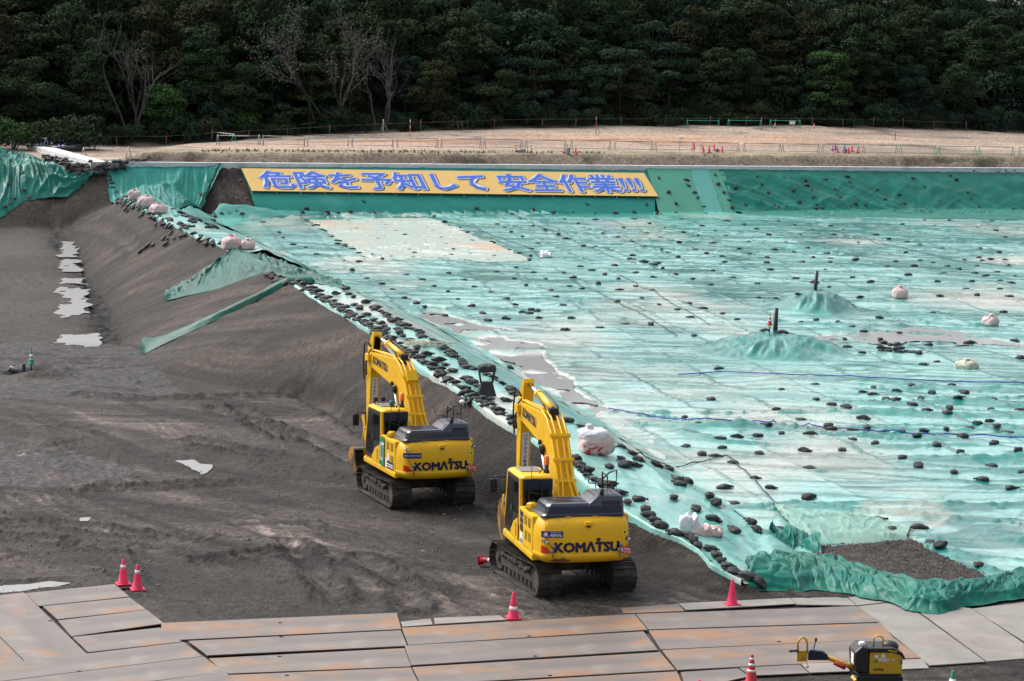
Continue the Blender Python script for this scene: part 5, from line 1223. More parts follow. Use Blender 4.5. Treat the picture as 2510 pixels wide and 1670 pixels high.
    # right window, windscreen, seat
    MB().prism([(yb + .16, 1.75), (1.40, 1.62), (1.12, 2.96), (yb + .16, 2.96)], X1 - .045, X1 - .035).build('side_window', M['glass'], t)
    MB().add([(X0 + .08, 1.49, 1.62), (X1 - .08, 1.49, 1.62), (X1 - .08, 1.20, 2.97), (X0 + .08, 1.20, 2.97)], [(0, 1, 2, 3)]).build('windscreen', M['glass'], t)
    MB().bb((-1.10, .05, 1.76), (-.62, .52, 1.92)).bb((-1.10, -.05, 1.92), (-.62, .10, 2.45)).bb((-1.0, -.03, 2.46), (-.72, .07, 2.68)).build('seat', M['black'], t, bevel=.04)
    # mirror and its arm
    MB().tube([(X0 - .0, 1.30, 2.75), (X0 - .30, 1.36, 2.80), (X0 - .36, 1.36, 2.70)], .022, 6).tube([(X0, 1.35, 2.30), (X0 - .04, 1.38, 2.75)], .02, 6).build('mirror_arm', Bk, t)
    MB().bb((X0 - .47, 1.33, 2.32), (X0 - .25, 1.41, 2.72)).build('mirror', Bk, t, bevel=.03)
    MB().tube([(X0 - .02, 1.42, 1.30), (X0 - .06, 1.50, 1.9), (X0 - .03, 1.46, 2.25)], .025, 6).build('front_handrail', M['yellow'], t)
    # beacon, antenna, handrails
    MB().lathe([(.075, 0), (.075, .02), (.07, .20), (.05, .25), (.01, .26)], 14, (-.48, .02, 3.33)).build('beacon', M['orange'], t)
    MB().lathe([(.09, 0), (.09, .05), (.06, .10), (.06, .24)], 12, (-.48, .02, 3.09)).tube([(-.48, .02, 3.14), (-.62, .0, 3.20), (-.70, -.05, 3.10)], .02, 5).build('beacon_mount', Bk, t)
    MB().tube([(-1.02, yb - .05, 2.98), (-1.02, yb - .05, 3.45)], .01, 4).build('antenna', Bk, t)
    MB().tube([(-1.10, yb - .12, 1.95), (-1.10, yb - .13, 2.98), (-1.06, yb - .14, 3.04), (-.80, yb - .14, 3.0), (-.74, yb - .14, 2.94), (-.74, yb - .13, 2.15), (-.78, yb - .2, 2.05), (-.95, yb - .3, 2.0)], .020, 6).tube([(-1.10, yb - .13, 2.66), (-.74, yb - .13, 2.58)], .016, 5).build('rear_handrail', Bk, t)
    hx = .80
    MB().tube([(hx, -.55, 2.27), (hx, -.55, 2.86), (hx + .02, .25, 2.74), (hx + .05, .65, 2.98)], .022, 6).build('right_handrail', Bk, t)
    MB().tube([(1.02, -.95, 2.27), (1.02, -.95, 3.12), (1.05, -.3, 3.14), (1.28, .5, 2.80), (1.28, .5, 2.02)], .024, 6).tube([(1.28, -.95, 2.27), (1.28, -.95, 3.30), (1.28, -.2, 3.10), (1.28, .5, 2.80)], .024, 6).tube([(1.02, -.95, 2.95), (1.28, -.95, 2.98)], .02, 5).tube([(1.15, -.95, 2.27), (1.15, -.95, 3.0)], .022, 5).build('ladder_rail', Bk, t)
    if far:
        MB().lathe([(.06, 0), (.06, .04), (.10, .06), (.10, .10), (.03, .15)], 14, (1.30, -1.0, 3.28)).build('satellite_receiver', M['white'], t)
        MB().lathe([(.02, 0), (.09, .03), (.10, .12), (.06, .19), (.01, .2)], 12, (-.80, .15, 3.12)).build('roof_sensor', M['teal'], t)
        mb = MB()
        for x in (-1.18, -.92): mb.bb((x - .07, .72, 3.22), (x + .07, .80, 3.36)); mb.tube([(x, .76, 3.05), (x, .76, 3.24)], .012, 5)
        mb.build('roof_lamp', Bk, t)
        MB().tube([(-.72, yb - .06, 1.9), (-.74, yb - .06, 3.1), (-.70, yb + .1, 3.16)], .02, 5).build('antenna_pole', Bk, t)
        ic = MB().prism([(-.92, 1.27), (-.40, 1.27), (-.40, 2.20), (-.92, 2.20)], -1.385, -1.375).build('signboard', M['signgreen'], t)
        text_on('sign_lettering', 'ICT', lambda s, q: (-1.389, -.44 - .43 * s, 1.42 + .64 * q), M['white'], ic, .0, (0, 0, 1, 1), 2)
        pl_ = MB().prism([(-1.88, 1.29), (-1.20, 1.29), (-1.20, 1.52), (-1.88, 1.52)], -1.362, -1.357).build('decal_plate', M['navyflat'], t)
        mb = MB()
        for k, (a, b) in enumerate(((0, .6), (.02, .42), (.46, .62))): mb.prism([(-1.84 + a, 1.34 + .07 * (k > 0) * (1)), (-1.84 + b, 1.34 + .07 * (k > 0)), (-1.84 + b, 1.375 + .07 * (k > 0)), (-1.84 + a, 1.375 + .07 * (k > 0))], -1.367, -1.363)
        mb.build('decal_lettering', M['white'], pl_)
        MB().prism([(-1.16, 1.28), (-1.0, 1.28), (-1.0, 1.58), (-1.16, 1.58)], -1.362, -1.357).prism([(-1.42, 1.54), (-1.22, 1.54), (-1.22, 1.76), (-1.42, 1.76)], -1.362, -1.357).build('inspection_label', M['white'], t)
        MB().prism([(-.94, 2.21), (-.52, 2.21), (-.52, 2.24), (-.94, 2.24)], -1.362, -1.357).build('decal_plate', M['navyflat'], t)
    else:
        mb = MB()
        for z0, z1 in ((2.02, 2.17), (1.84, 1.99), (1.62, 1.81)): mb.prism([(-.95, z0), (-.60, z0 + .03), (-.60, z1 + .03), (-.95, z1)], -1.362, -1.357)
        mb.build('decal_stripe', M['navyflat'], t)
        MB().prism([(-.93, 1.28), (-.62, 1.28), (-.62, 1.58), (-.93, 1.58)], -1.362, -1.357).build('decal_plate', M['white'], t)
        text_on('decal_lettering', '210', lambda s, q: (-1.366, -.64 - .27 * s, 1.31 + .11 * q), M['navyflat'], t, .02)
        MB().box((-1.15, -2.53, 1.70), (.12, .02, .12), Matrix.Rotation(.7, 3, 'Y')).build('warning_label', M['grey'], t)
        # scraped paint along the lower lip
        mb = MB(); vs = [cwp(x, z, .005) for x, z in ((-1.0, 1.15), (-.86, 1.22), (-.72, 1.20), (-.66, 1.26), (-.55, 1.20), (-.42, 1.18), (-.5, 1.12), (-.8, 1.11))]
        mb.add(vs, [tuple(range(8))]).build('scrape_mark', M['rust'], t)
    # boom, arm, bucket
    bx = .16
    boom = MB().prism([(-.05, 2.02), (.10, 2.22), (.62, 3.20), (1.16, 3.92), (1.66, 4.28), (2.3, 4.46), (5.35, 4.36), (5.62, 4.18), (5.66, 4.02), (5.50, 3.90), (2.7, 3.52), (2.0, 3.22), (1.50, 2.80), (.40, 1.80), (.18, 1.66), (-.02, 1.78)], bx - .22, bx + .22).build('boom', Yp, t, bevel=.025)
    text_on('maker_lettering', 'KOMΛTSU', lambda s, q: (bx - .226, 4.80 - 1.75 * s, 4.00 + .30 * q - .12 * s), M['navyflat'], boom, .045, (0, 0, 1, 1), 2)
    mb = MB()
    for z0 in (0, ): mb.bb((bx - .05, 2.55, 4.60), (bx + .05, 2.8, 4.64))
    # pipes over the back of the boom
    for k, x in enumerate((-.10, .03, .22, .36)):
        dz = .10 + .02 * (k % 2)
        MB().tube([(x, 2.3, 4.47 + dz), (x, 1.64, 4.29 + dz), (x - .0, 1.10, 3.95 + dz), (x, .55, 3.22 + dz), (x + .02, .20, 2.62 + dz), (x + (.12 if k > 1 else -.05), -.10, 2.25), (x + (.15 if k > 1 else 0), -.35, 2.20)], .034, 7).build('hydraulic_pipe', Yp, boom)
    for k in range(2): MB().tube([(bx + .235, 2.0, 4.3), (bx + .27, 1.2, 3.9), (bx + .28, .6, 3.0), (bx + .24, .2, 2.3)], .03, 6).build('hydraulic_pipe', Yp, boom) if k == 0 else None
    MB().tube([(bx - .18, 2.0, 4.52), (bx - .20, 3.4, 4.50), (bx - .19, 5.1, 4.46), (bx - .25, 5.35, 4.5)], .026, 6).tube([(bx - .10, 2.4, 4.53), (bx - .11, 3.9, 4.50), (bx - .10, 5.0, 4.46)], .026, 6).build('hydraulic_pipe', Yp, boom)
    for (y, z) in ((.55, 3.28), (1.0, 3.90), (.26, 2.72)): MB().box((bx - .02, y, z + .09), (.62, .09, .05), Matrix.Rotation(R(60), 3, 'X')).build('pipe_clamp', Yp, boom)
    if far: MB().box((bx - .02, .93, 4.02), (.38, .40, .14), Matrix.Rotation(R(58), 3, 'X')).build('control_box', Yp, boom, bevel=.02)
    MB().bb((bx - .14, 1.78, 4.30), (bx + .14, 2.04, 4.66)).build('cylinder_bracket', M['black'], boom, bevel=.03)
    MB().bb((bx - .32, 2.30, 3.52), (bx - .24, 2.42, 3.66)).build('boom_lamp', M['black'], boom, bevel=.015)
    mb = MB(); 
    for s in (-1, 1):
        MB().cone((bx + s * .29, .95, 1.45), (bx + s * .29, 1.48, 2.62), .085, .085, 14).build('boom_cylinder', Yp, t)
        MB().cone((bx + s * .29, 1.48, 2.62), (bx + s * .29, 1.97, 3.40), .048, .048, 12).build('cylinder_rod', M['chrome'], t)
        MB().cone((bx + s * .25, 1.98, 3.46), (bx + s * .37, 1.98, 3.46), .12, .12, 14).build('cylinder_pin', M['black'], t)
    MB().cone((bx, 1.92, 4.60), (bx, 3.72, 4.80), .105, .105, 16).cone((bx, 3.62, 4.79), (bx, 3.80, 4.81), .125, .125, 16).build('arm_cylinder', Yp, t)
    MB().cone((bx, 3.72, 4.80), (bx, 5.06, 4.95), .058, .058, 12).build('cylinder_rod', M['chrome'], t)
    MB().tube([(bx + .16, 1.95, 4.65), (bx + .18, 2.8, 4.78), (bx + .16, 3.7, 4.90)], .024, 6).tube([(bx - .15, 2.1, 4.55), (bx - .19, 2.9, 4.80), (bx - .12, 3.5, 4.86)], .022, 6).build('hydraulic_hose', M['black'], t)
    AR = Matrix.Translation((0, 5.5, 4.1)) @ Matrix.Rotation(R(barm), 4, 'X') @ Matrix.Translation((0, -5.5, -4.1))
    arm = MB().prism([(4.96, 4.98), (5.04, 5.10), (5.16, 5.08), (5.64, 4.45), (5.84, 4.0), (5.74, 1.25), (5.60, 1.12), (5.46, 1.2), (5.26, 3.6), (5.14, 4.2)], bx - .165, bx + .165).xf(AR).build('arm', Yp, t, bevel=.02)
    MB().prism([(4.952, 4.90), (5.135, 4.25), (5.14, 4.15), (5.17, 4.15), (5.17, 4.30), (4.99, 4.95)], bx - .115, bx + .115).xf(AR).build('arm_hollow_face', M['yellowdirty'] if not far else Dk, arm)  # flat face, not a hollow; the far machine's dark colour paints its shade
    MB().tube([(bx - .19, 5.2, 4.55), (bx - .26, 5.35, 4.75), (bx - .29, 5.62, 4.6), (bx - .28, 5.8, 4.0), (bx - .24, 5.8, 3.3)], .028, 6).tube([(bx - .22, 5.0, 4.5), (bx - .30, 5.15, 4.3), (bx - .30, 5.4, 3.9), (bx - .22, 5.6, 3.5)], .028, 6).xf(AR).build('hydraulic_hose', M['black'], arm)
    MB().bb((bx - .34, 5.05, 4.05), (bx - .17, 5.45, 4.30)).xf(AR).build('hose_guard', Yp, arm, bevel=.02)
    def ap(x, z, d=.01): y = 5.26 + (3.6 - z) / 2.4 * .2; return AR @ Vector((x, y - d, z))
    sgn = MB().add([ap(bx - .105, 1.95), ap(bx + .105, 1.95), ap(bx + .105, 3.42), ap(bx - .105, 3.42)], [(0, 1, 2, 3)]).build('arm_sign', M['white'], arm)
    for k, ch in enumerate('バックホウの後退禁止'):
        z1 = 3.385 - k * .132; text_on('sign_lettering', ch, lambda s, q, z1=z1: ap(bx - .058 + .116 * s, z1 - .115 + .115 * q, .016), M['purple'] if k < 6 else M['purple'], sgn, .015, (0, 0, 1, 1), 1)
    text_on('sign_lettering', '!!', lambda s, q: ap(bx - .05 + .10 * s, 1.98 + .08 * q, .016), M['purple'], sgn, .02, (0, 0, 1, 1), 1)
    MB().cone((bx, 5.95, 4.05), (bx, 6.06, 2.9), .085, .085, 12).xf(AR).build('bucket_cylinder', Yp, t)
    MB().cone((bx, 6.06, 2.9), (bx, 6.12, 1.95), .045, .045, 10).xf(AR).build('cylinder_rod', M['chrome'], t)
    mb = MB()
    for s in (-1, 1): mb.prism([(6.06, 1.98), (6.16, 1.90), (5.72, 1.50), (5.62, 1.56)], bx + s * .21 - .02, bx + s * .21 + .02).prism([(6.05, 1.98), (6.17, 1.94), (6.12, 1.35), (6.02, 1.35)], bx + s * .12 - .02, bx + s * .12 + .02)
    mb.xf(AR).build('bucket_link', M['yellowdirty'], t)
    # bucket: curled, its mouth towards the machine
    prof = [(5.52, 1.42), (5.80, 1.52), (6.12, 1.42), (6.34, 1.12), (6.38, .78), (6.24, .46), (5.95, .24), (5.60, .16), (5.22, .18)]
    BM = (Matrix.Translation((0, 0, bdz)) @ AR) if not far else (Matrix.Translation((-.34, -.75, -.10)) @ Matrix.Translation((0, 5.2, .16)) @ Matrix.Diagonal((1.0, .85, .70, 1)) @ Matrix.Translation((0, -5.2, -.16)))
    mb = MB(); wd = .58
    n = len(prof)
    vs = []
    for x in (bx - wd, bx + wd):
        for (y, z) in prof: vs.append((x, y, z))
    for x in (bx - wd + .03, bx + wd - .03):
        for i, (y, z) in enumerate(prof):
            c = np.array([5.65, .85]); q = np.array([y, z]); q2 = c + (q - c) * .95 if 0 < i < n - 1 else q + (np.array([0, -.03]) if i == 0 else np.array([.0, .03])); vs.append((x, q2[0], q2[1]))
    fs = []
    for i in range(n - 1):
        fs.append((i, i + 1, n + i + 1, n + i)); fs.append((2 * n + i, 3 * n + i, 3 * n + i + 1, 2 * n + i + 1))
    fs += [(0, n, 3 * n, 2 * n), (n - 1, 3 * n - 1, 4 * n - 1, 2 * n - 1)]
    mb.add(vs, fs)
    side = prof + [(5.34, .62)]
    for x in (bx - wd, bx + wd - .04): mb.prism(side, x - .004, x + .044)
    bk = mb.xf(BM).build('bucket', M['bucket'], t, fixn=False)
    mb = MB()
    for k in range(5): x = bx - .46 + .23 * k; mb.prism([(5.28, .14), (5.28, .24), (5.02, .17)], x - .05, x + .05)
    mb.xf(BM).build('bucket_tooth', M['rust'], bk)
    MB().bb((bx - wd - .01, 5.47, 1.38), (bx + wd + .01, 5.57, 1.48)).xf(BM).build('bucket_edge', M['grey'], bk)
    for s in (-1, 1): MB().prism([(5.50, 1.15), (5.68, 1.10), (5.80, 1.45), (5.55, 1.5)], bx + s * .22 - .03, bx + s * .22 + .03).xf(AR).build('bucket_ear', M['yellowdirty'], bk)
    return t
excavator(1.50, 60.9, 13.0, 20.0, 'nearer yellow excavator with a navy hood and rental decal, rust mark on its counterweight', False, 0, -.15)
excavator(-3.20, 73.5, 20.5, 21.0, 'farther yellow excavator with a green ICT signboard and bucket on the soil', True, 0, -.30)

# ------------------------------------------------------------------ hand guided vibration roller
def roller():
    v = hit(2142, 1690); t = thing('hand_roller', 'yellow and black walk-behind vibrating roller parked beyond the steel plates', 'roller', v, R(4))
    S = M['mustard']; Bk = M['black']
    # length along local x (handle towards -x)
    for x in (-.30, .34):
        MB().cone((x, -.32, .17), (x, .32, .17), .20, .20, 28).build('drum', M['track'], t)
        MB().cone((x, -.335, .17), (x, .335, .17), .07, .07, 12).build('drum_hub', M['grey'], t)
    MB().bb((-.50, -.37, .20), (.58, -.34, .40)).bb((-.50, .34, .20), (.58, .37, .40)).bb((-.46, -.33, .36), (.56, .33, .46)).build('chassis', M['black'], t, bevel=.02)
    body = MB().prism([(-.20, .45), (.56, .45), (.57, .78), (.50, .95), (.30, 1.0), (-.20, 1.0)], -.33, .33, 'y').build('engine_cover', S, t, bevel=.02)
    MB().prism([(-.22, .955), (.30, .955), (.50, .90), (.60, .78), (.64, .80), (.56, .95), (.34, 1.06), (-.22, 1.06)], -.345, .345, 'y').build('hood', Bk, t, bevel=.03)
    MB().lathe([(.01, .10), (.16, .06), (.22, -.02), (.20, -.08)], 14, (.34, .05, 1.05)).build('air_cleaner', Bk, t)
    MB().prism([(-.52, .55), (-.48, .50), (-.225, .44), (-.225, 1.06), (-.40, 1.10), (-.56, .95)], -.34, .34, 'y').build('water_tank', Bk, t, bevel=.05)
    MB().lathe([(.075, 0), (.08, .02), (.08, .07), (.06, .09)], 16, (-.36, -.16, 1.08)).build('tank_cap', M['tonw'], t)
    MB().add([(-.566, -.27, .66), (-.566, -.02, .66), (-.566, -.02, .92), (-.566, -.27, .92)], [(0, 1, 2, 3)]).build('label_plate', M['white'], t)
    MB().tube([(-.06, -.06, 1.05), (-.06, -.06, 1.22), (0, -.06, 1.28), (.10, -.06, 1.28), (.16, -.06, 1.22), (.16, -.06, 1.05)], .022, 8).build('lifting_eye', M['yellowdirty'], t)
    f = lambda y0, z0, y1, z1: (lambda s, q: (y0 + (y1 - y0) * s, -.336, z0 + (z1 - z0) * q))
    text_on('lettering', 'HV52L', f(-.10, .53, .14, .59), M['black'], body, .03)
    text_on('lettering', '締固機ローラ', f(.0, .74, .38, .83), M['white'], body, .02)
    MB().add([(-.10, -.336, .72), (-.02, -.336, .72), (-.02, -.336, .78), (-.10, -.336, .78)], [(0, 1, 2, 3)]).build('sticker', M['greenp'], body)
    MB().add([(-.09, -.336, .83), (.0, -.336, .83), (.0, -.336, .90), (-.09, -.336, .90)], [(0, 1, 2, 3)]).add([(.06, -.336, .84), (.16, -.336, .84), (.16, -.336, .88), (.11, -.336, .94), (.06, -.336, .88)], [(0, 1, 2, 3, 4)]).build('sticker', M['tonw'], body)
    MB().add([(.515, -.336, .68), (.56, -.336, .68), (.56, -.336, .78), (.515, -.336, .78)], [(0, 1, 2, 3)]).build('sticker', M['bluep'], body)
    MB().add([(.22, -.347, 1.0), (.42, -.347, .965), (.42, -.347, .985), (.22, -.347, 1.025)], [(0, 1, 2, 3)]).build('sticker', M['yellow'], t)
    hb_ = MB(); hb_.tube([(-.45, -.05, .50), (-.80, -.05, .64), (-1.15, -.05, .78)], .055, 8); hb_.build('handle_bar', S, t)
    MB().cone((-.98, -.12, .66), (-.72, -.12, .54), .05, .05, 10).build('fire_canister', M['redp'], t)
    MB().prism([(-1.10, .72), (-1.14, .86), (-1.26, .94), (-1.56, .98), (-1.60, .92), (-1.60, .72)], -.14, .10, 'y').build('control_head', M['navy'], t, bevel=.025)
    MB().tube([(-1.44, .0, .97), (-1.41, .0, 1.14)], .014, 6).lathe([(.02, 0), (.032, .03), (.03, .08), (.01, .09)], 8, (-1.40, .0, 1.13)).build('lever', M['black'], t)
    MB().bb((-1.86, -.16, .70), (-1.62, -.13, .96)).build('handle_plate', S, t, bevel=.01)
    MB().tube([(-1.84, -.15, .90), (-1.85, -.15, 1.14), (-1.80, -.15, 1.24), (-1.73, -.15, 1.27), (-1.66, -.15, 1.22), (-1.63, -.15, 1.12), (-1.63, -.15, .90)], .024, 8).build('hand_grip', S, t)
    MB().tube([(-1.86, -.15, .95), (-1.98, -.15, .955)], .026, 8).lathe([(.03, -.03), (.075, 0), (.03, .03)], 12, (-2.0, -.15, .95)).build('stop_knob', M['black'], t)
    MB().tube([(-1.62, -.16, .92), (-1.63, -.17, .70), (-1.62, -.17, .60)], .010, 5).lathe([(.01, 0), (.05, .02), (.05, .05), (.01, .06)], 8, (-1.62, -.17, .55)).build('key_cord', M['net'], t)
    MB().tube([(-.62, .0, .56), (-.56, -.1, .42), (-.40, -.2, .38), (-.25, -.25, .42)], .028, 7).build('cable_hose', M['black'], t)
    MB().prism([(-.56, .30), (-.50, .34), (-.28, .06), (-.34, .03)], -.36, .0, 'y').build('scraper_plate', M['yellow'], t)
roller()
# ------------------------------------------------------------------ steel road plates
def c5(x, y): return (x / 1.8856, 1300 + y / 1.8856)
def c6(x, y): return (1250 + x / 1.8706, 1300 + y / 1.8706)
PL = [
 ([c5(110, 297), c5(403, 575), c5(117, 607), c5(-170, 330)], 'plate', 'grey and ochre steel plate slanting across the left end of the plates'),
 ([c5(-176, 331), c5(112, 608), c5(-170, 640), c5(-460, 360)], 'plate', 'steel plate at the extreme left edge of the plates'),
 ([c5(115, 298), c5(530, 256), c5(598, 312), c5(178, 355)], 'plate', 'pale steel plate pointing at the two pink cones'),
 ([c5(198, 357), c5(600, 316), c5(676, 375), c5(266, 420)], 'plate', 'rust streaked steel plate behind the pale one by the two cones'),
 ([c5(268, 424), c5(680, 379), c5(757, 439), c5(330, 495)], 'plate', 'orange streaked steel plate in the middle of the left group'),
 ([c5(335, 499), c5(740, 452), c5(842, 520), c5(408, 572)], 'plate', 'steel plate with pale dried mud in the left group'),
 ([c5(745, 437), c5(1835, 388), c5(1855, 460), c5(747, 515)], 'plate', 'long steel plate bordering the soil between the two cones and the middle cone'),
 ([c5(-200, 650), c5(850, 525), c5(936, 588), c5(-150, 722)], 'plate', 'long rusty steel plate across the lower left'),
 ([c5(-150, 728), c5(940, 592), c5(1042, 663), c5(-100, 800)], 'plate', 'steel plate at the bottom left corner'),
 ([c5(870, 522), c5(1853, 466), c5(1882, 540), c5(958, 590)], 'plate', 'clean greyish steel plate second from the soil left of centre'),
 ([c5(965, 596), c5(1870, 548), c5(1900, 636), c5(1040, 670)], 'plate', 'brownish steel plate third from the soil left of centre'),
 ([c5(1050, 677), c5(1900, 642), c5(1940, 722), c5(1140, 758)], 'plate', 'orange rusted steel plate at the bottom left of centre'),
 ([c5(-100, 806), c5(1045, 668), c5(1135, 758), c5(-60, 880)], 'plate', 'steel plate cut by the bottom edge at left'),
 ([c5(1857, 455), c6(572, 390), c6(630, 466), c5(1887, 538)], 'plate', 'reddish brown steel plate behind the middle pink cone'),
 ([c5(1870, 543), c6(613, 472), c6(678, 555), c5(1900, 631)], 'plate', 'smooth grey steel plate second row at centre'),
 ([c5(1906, 637), c6(688, 561), c6(758, 646), c5(1944, 722)], 'plate', 'smooth grey steel plate third row at centre'),
 ([c5(1948, 728), c6(765, 651), c6(800, 730), c5(1990, 800)], 'plate', 'rust edged steel plate at the bottom centre'),
 ([c6(578, 390), c6(1590, 345), c6(1698, 421), c6(634, 464)], 'plate', 'ochre stained steel plate right of centre beside the plain pink cone'),
 ([c6(636, 470), c6(1700, 427), c6(1762, 496), c6(692, 553)], 'plate', 'grey steel plate in the second row right of centre'),
 ([c6(697, 559), c6(1765, 501), c6(1884, 586), c6(767, 647)], 'plate', 'long steel plate with rust edge beside the roller handle'),
 ([c6(783, 656), c6(1045, 638), c6(1096, 674), c6(810, 740)], 'plate', 'small rusty steel plate left of the stacked cones'),
 ([c6(1052, 637), c6(1330, 621), c6(1370, 660), c6(1102, 673)], 'plate', 'orange rusted plate lying under the stacked cones'),
 ([c6(1336, 620), c6(1890, 590), c6(1922, 632), c6(1376, 660)], 'dusty', 'gravel strewn plate running under the roller'),
 ([c6(510, 363), c6(770, 345), c6(800, 376), c6(520, 388)], 'plate', 'half buried orange edged plate by the dark soil'),
 ([c6(772, 343), c6(1282, 309), c6(1310, 343), c6(806, 374)], 'dusty', 'dusty plate behind the plain pink cone'),
 ([c6(1287, 308), c6(1545, 303), c6(1588, 343), c6(1316, 345)], 'dusty', 'pale dusty plate right of the plain pink cone'),
 ([c6(1595, 345), c6(1800, 322), c6(2180, 606), c6(1925, 622)], 'dusty', 'big pale dusty concrete slab right of the steel plates'),
 ([c6(1550, 303), c6(1700, 300), c6(1795, 320), c6(1592, 343)], 'dusty', 'dusty slab tucked under the edge of the green sheet'),
 ([c6(1806, 322), c6(2115, 362), c6(2357, 520), c6(2357, 588), c6(2188, 600)], 'dusty', 'pale slab with dark stains at the lower right'),
 ([c6(2120, 360), c6(2400, 320), c6(2560, 470), c6(2365, 520)], 'dusty', 'dusty slab at the right edge below the crumpled sheet'),
 ([c5(-20, 0), c5(-20, 0), c5(-20, 0)], None, None),
 ([c5(1852, 428), c5(1990, 412), c5(2000, 440), c5(1862, 452)], 'dusty', 'broken pale slab left of the middle pink cone'),
 ([c5(2005, 412), c5(2310, 398), c5(2340, 418), c5(2010, 440)], 'dusty', 'cracked dusty slab behind the middle pink cone')]
HOLES = [c5(1295, 434), c5(1026, 506), c5(1584, 476), c5(1300, 501), c5(1292, 588), c5(1602, 648), c5(1326, 678), c5(366, 658), c5(1042, 668), c5(232, 425), c6(88, 495), c6(116, 585), c6(183, 674), c6(1100, 359), c6(1234, 517), c6(1325, 604)]
k = 0; hw = [hit(*h) for h in HOLES]
for pts, m, lab in PL:
    if not m: continue
    W = [hit(*p) for p in pts]; c = sum(W, Vector()) / len(W); n = len(W); top = .030 + .004 * (k % 5); k += 1
    vs = []; tilt = (rnd.uniform(-.006, .006), rnd.uniform(-.012, .012))
    c2 = [p for p in W]
    for z in (top - .026, top):
        for p in c2:
            d = p - c; d2 = Vector((d.x, d.y, 0)) * .9993
            vs.append((d2.x, d2.y, z + d2.x * tilt[0] + d2.y * tilt[1]))
    mb = MB().add(vs, [tuple(range(n))[::-1], tuple(range(n, 2 * n))] + [(i, (i + 1) % n, n + (i + 1) % n, n + i) for i in range(n)])
    a = math.atan2((W[1] - W[0]).y, (W[1] - W[0]).x)
    mb.xf(Matrix.Rotation(-a, 4, 'Z'))
    o = mb.build('steel_plate' if m == 'plate' else 'concrete_slab', M['plate'] if m == 'plate' else M['platedusty'], bevel=.004)
    o.location = (c.x, c.y, 0); o.rotation_euler = (0, 0, a); tag(o, lab, 'steel plate' if m == 'plate' else 'slab')
    for h in hw:
        if pip([(p.x, p.y) for p in W], np.array([h.x]), np.array([h.y]))[0]:
            d = h - c; z = top + d.x * tilt[0] + d.y * tilt[1]; q = Matrix.Rotation(-a, 4, 'Z') @ Vector((d.x, d.y, z))
            MB().cone((q.x, q.y, q.z - .01), (q.x, q.y, q.z + .003), .055, .055, 12).build('lifting_hole', M['dark'], o)

# ------------------------------------------------------------------ sandbags
def bagmesh(seed, long=1.0):
    rs = np.random.default_rng(seed); bm = bmesh.new(); bmesh.ops.create_icosphere(bm, subdivisions=3, radius=1)
    for v in bm.verts:
        x, y, z = v.co; e = 3.0
        s = (abs(x) ** e + abs(y) ** e + abs(z) ** e) ** (1 / e); x, y, z = x / s, y / s, z / s
        k = 1 - .30 * max(0, x) ** 2                       # narrows to the tied end
        f = .10 * float(vn(x * 1.6 + seed * 3.1, y * 1.9 + z * 2 + seed)) + .05 * float(vn(x * 5 + seed, y * 5 + z * 4))
        fold = .05 * math.sin(y * 11 + 2 * x + seed) * max(0, x) ** 1.5 + .035 * (abs(float(vn(x * 3.5 + seed, y * 5.5 + 3 * seed))) - .4) * (z > 0) + .03 * float(vn(x * 1.3 + 5 * seed, seed)) * (z > 0)
        v.co = (x * .29 * long * (1 + f), y * .20 * k * (1 + f * 1.6), (z * .115 * k + (.03 if z > 0 else 0) * (1 - x * x)) * (1 + f * 2) + fold + .095)
        if v.co.z < .01: v.co.z = .0
    me = bpy.data.meshes.new('sandbag'); bm.to_mesh(me); bm.free()
    V = [tuple(v.co) for v in me.vertices]; F = [tuple(p.vertices) for p in me.polygons]; bpy.data.meshes.remove(me)
    mb = MB(); mb.add(V, F, True)
    x = .25 * long                                       # tied neck and flaring tail
    mb.loft([[(x + dx, r * math.cos(t) * 1.2, .12 + dz + r * math.sin(t) * .8) for t in np.linspace(0, 6.283, 8)[:-1]] for dx, r, dz in ((0, .07, 0), (.05, .028, .01), (.09, .055, .02 * rs.normal()), (.14, .07 * (1 + .2 * rs.normal()), -.01))])
    me = bpy.data.meshes.new('sandbag'); me.from_pydata(mb.v, [], mb.f); me.polygons.foreach_set('use_smooth', [True] * len(mb.f)); me.materials.append(M['bag'])
    return me
BM_ = [bagmesh(i) for i in range(6)] + [bagmesh(7, 1.35)]
def crop(l, ox, oy, k): return [(ox + x / k, oy + y / k) for x, y in l]
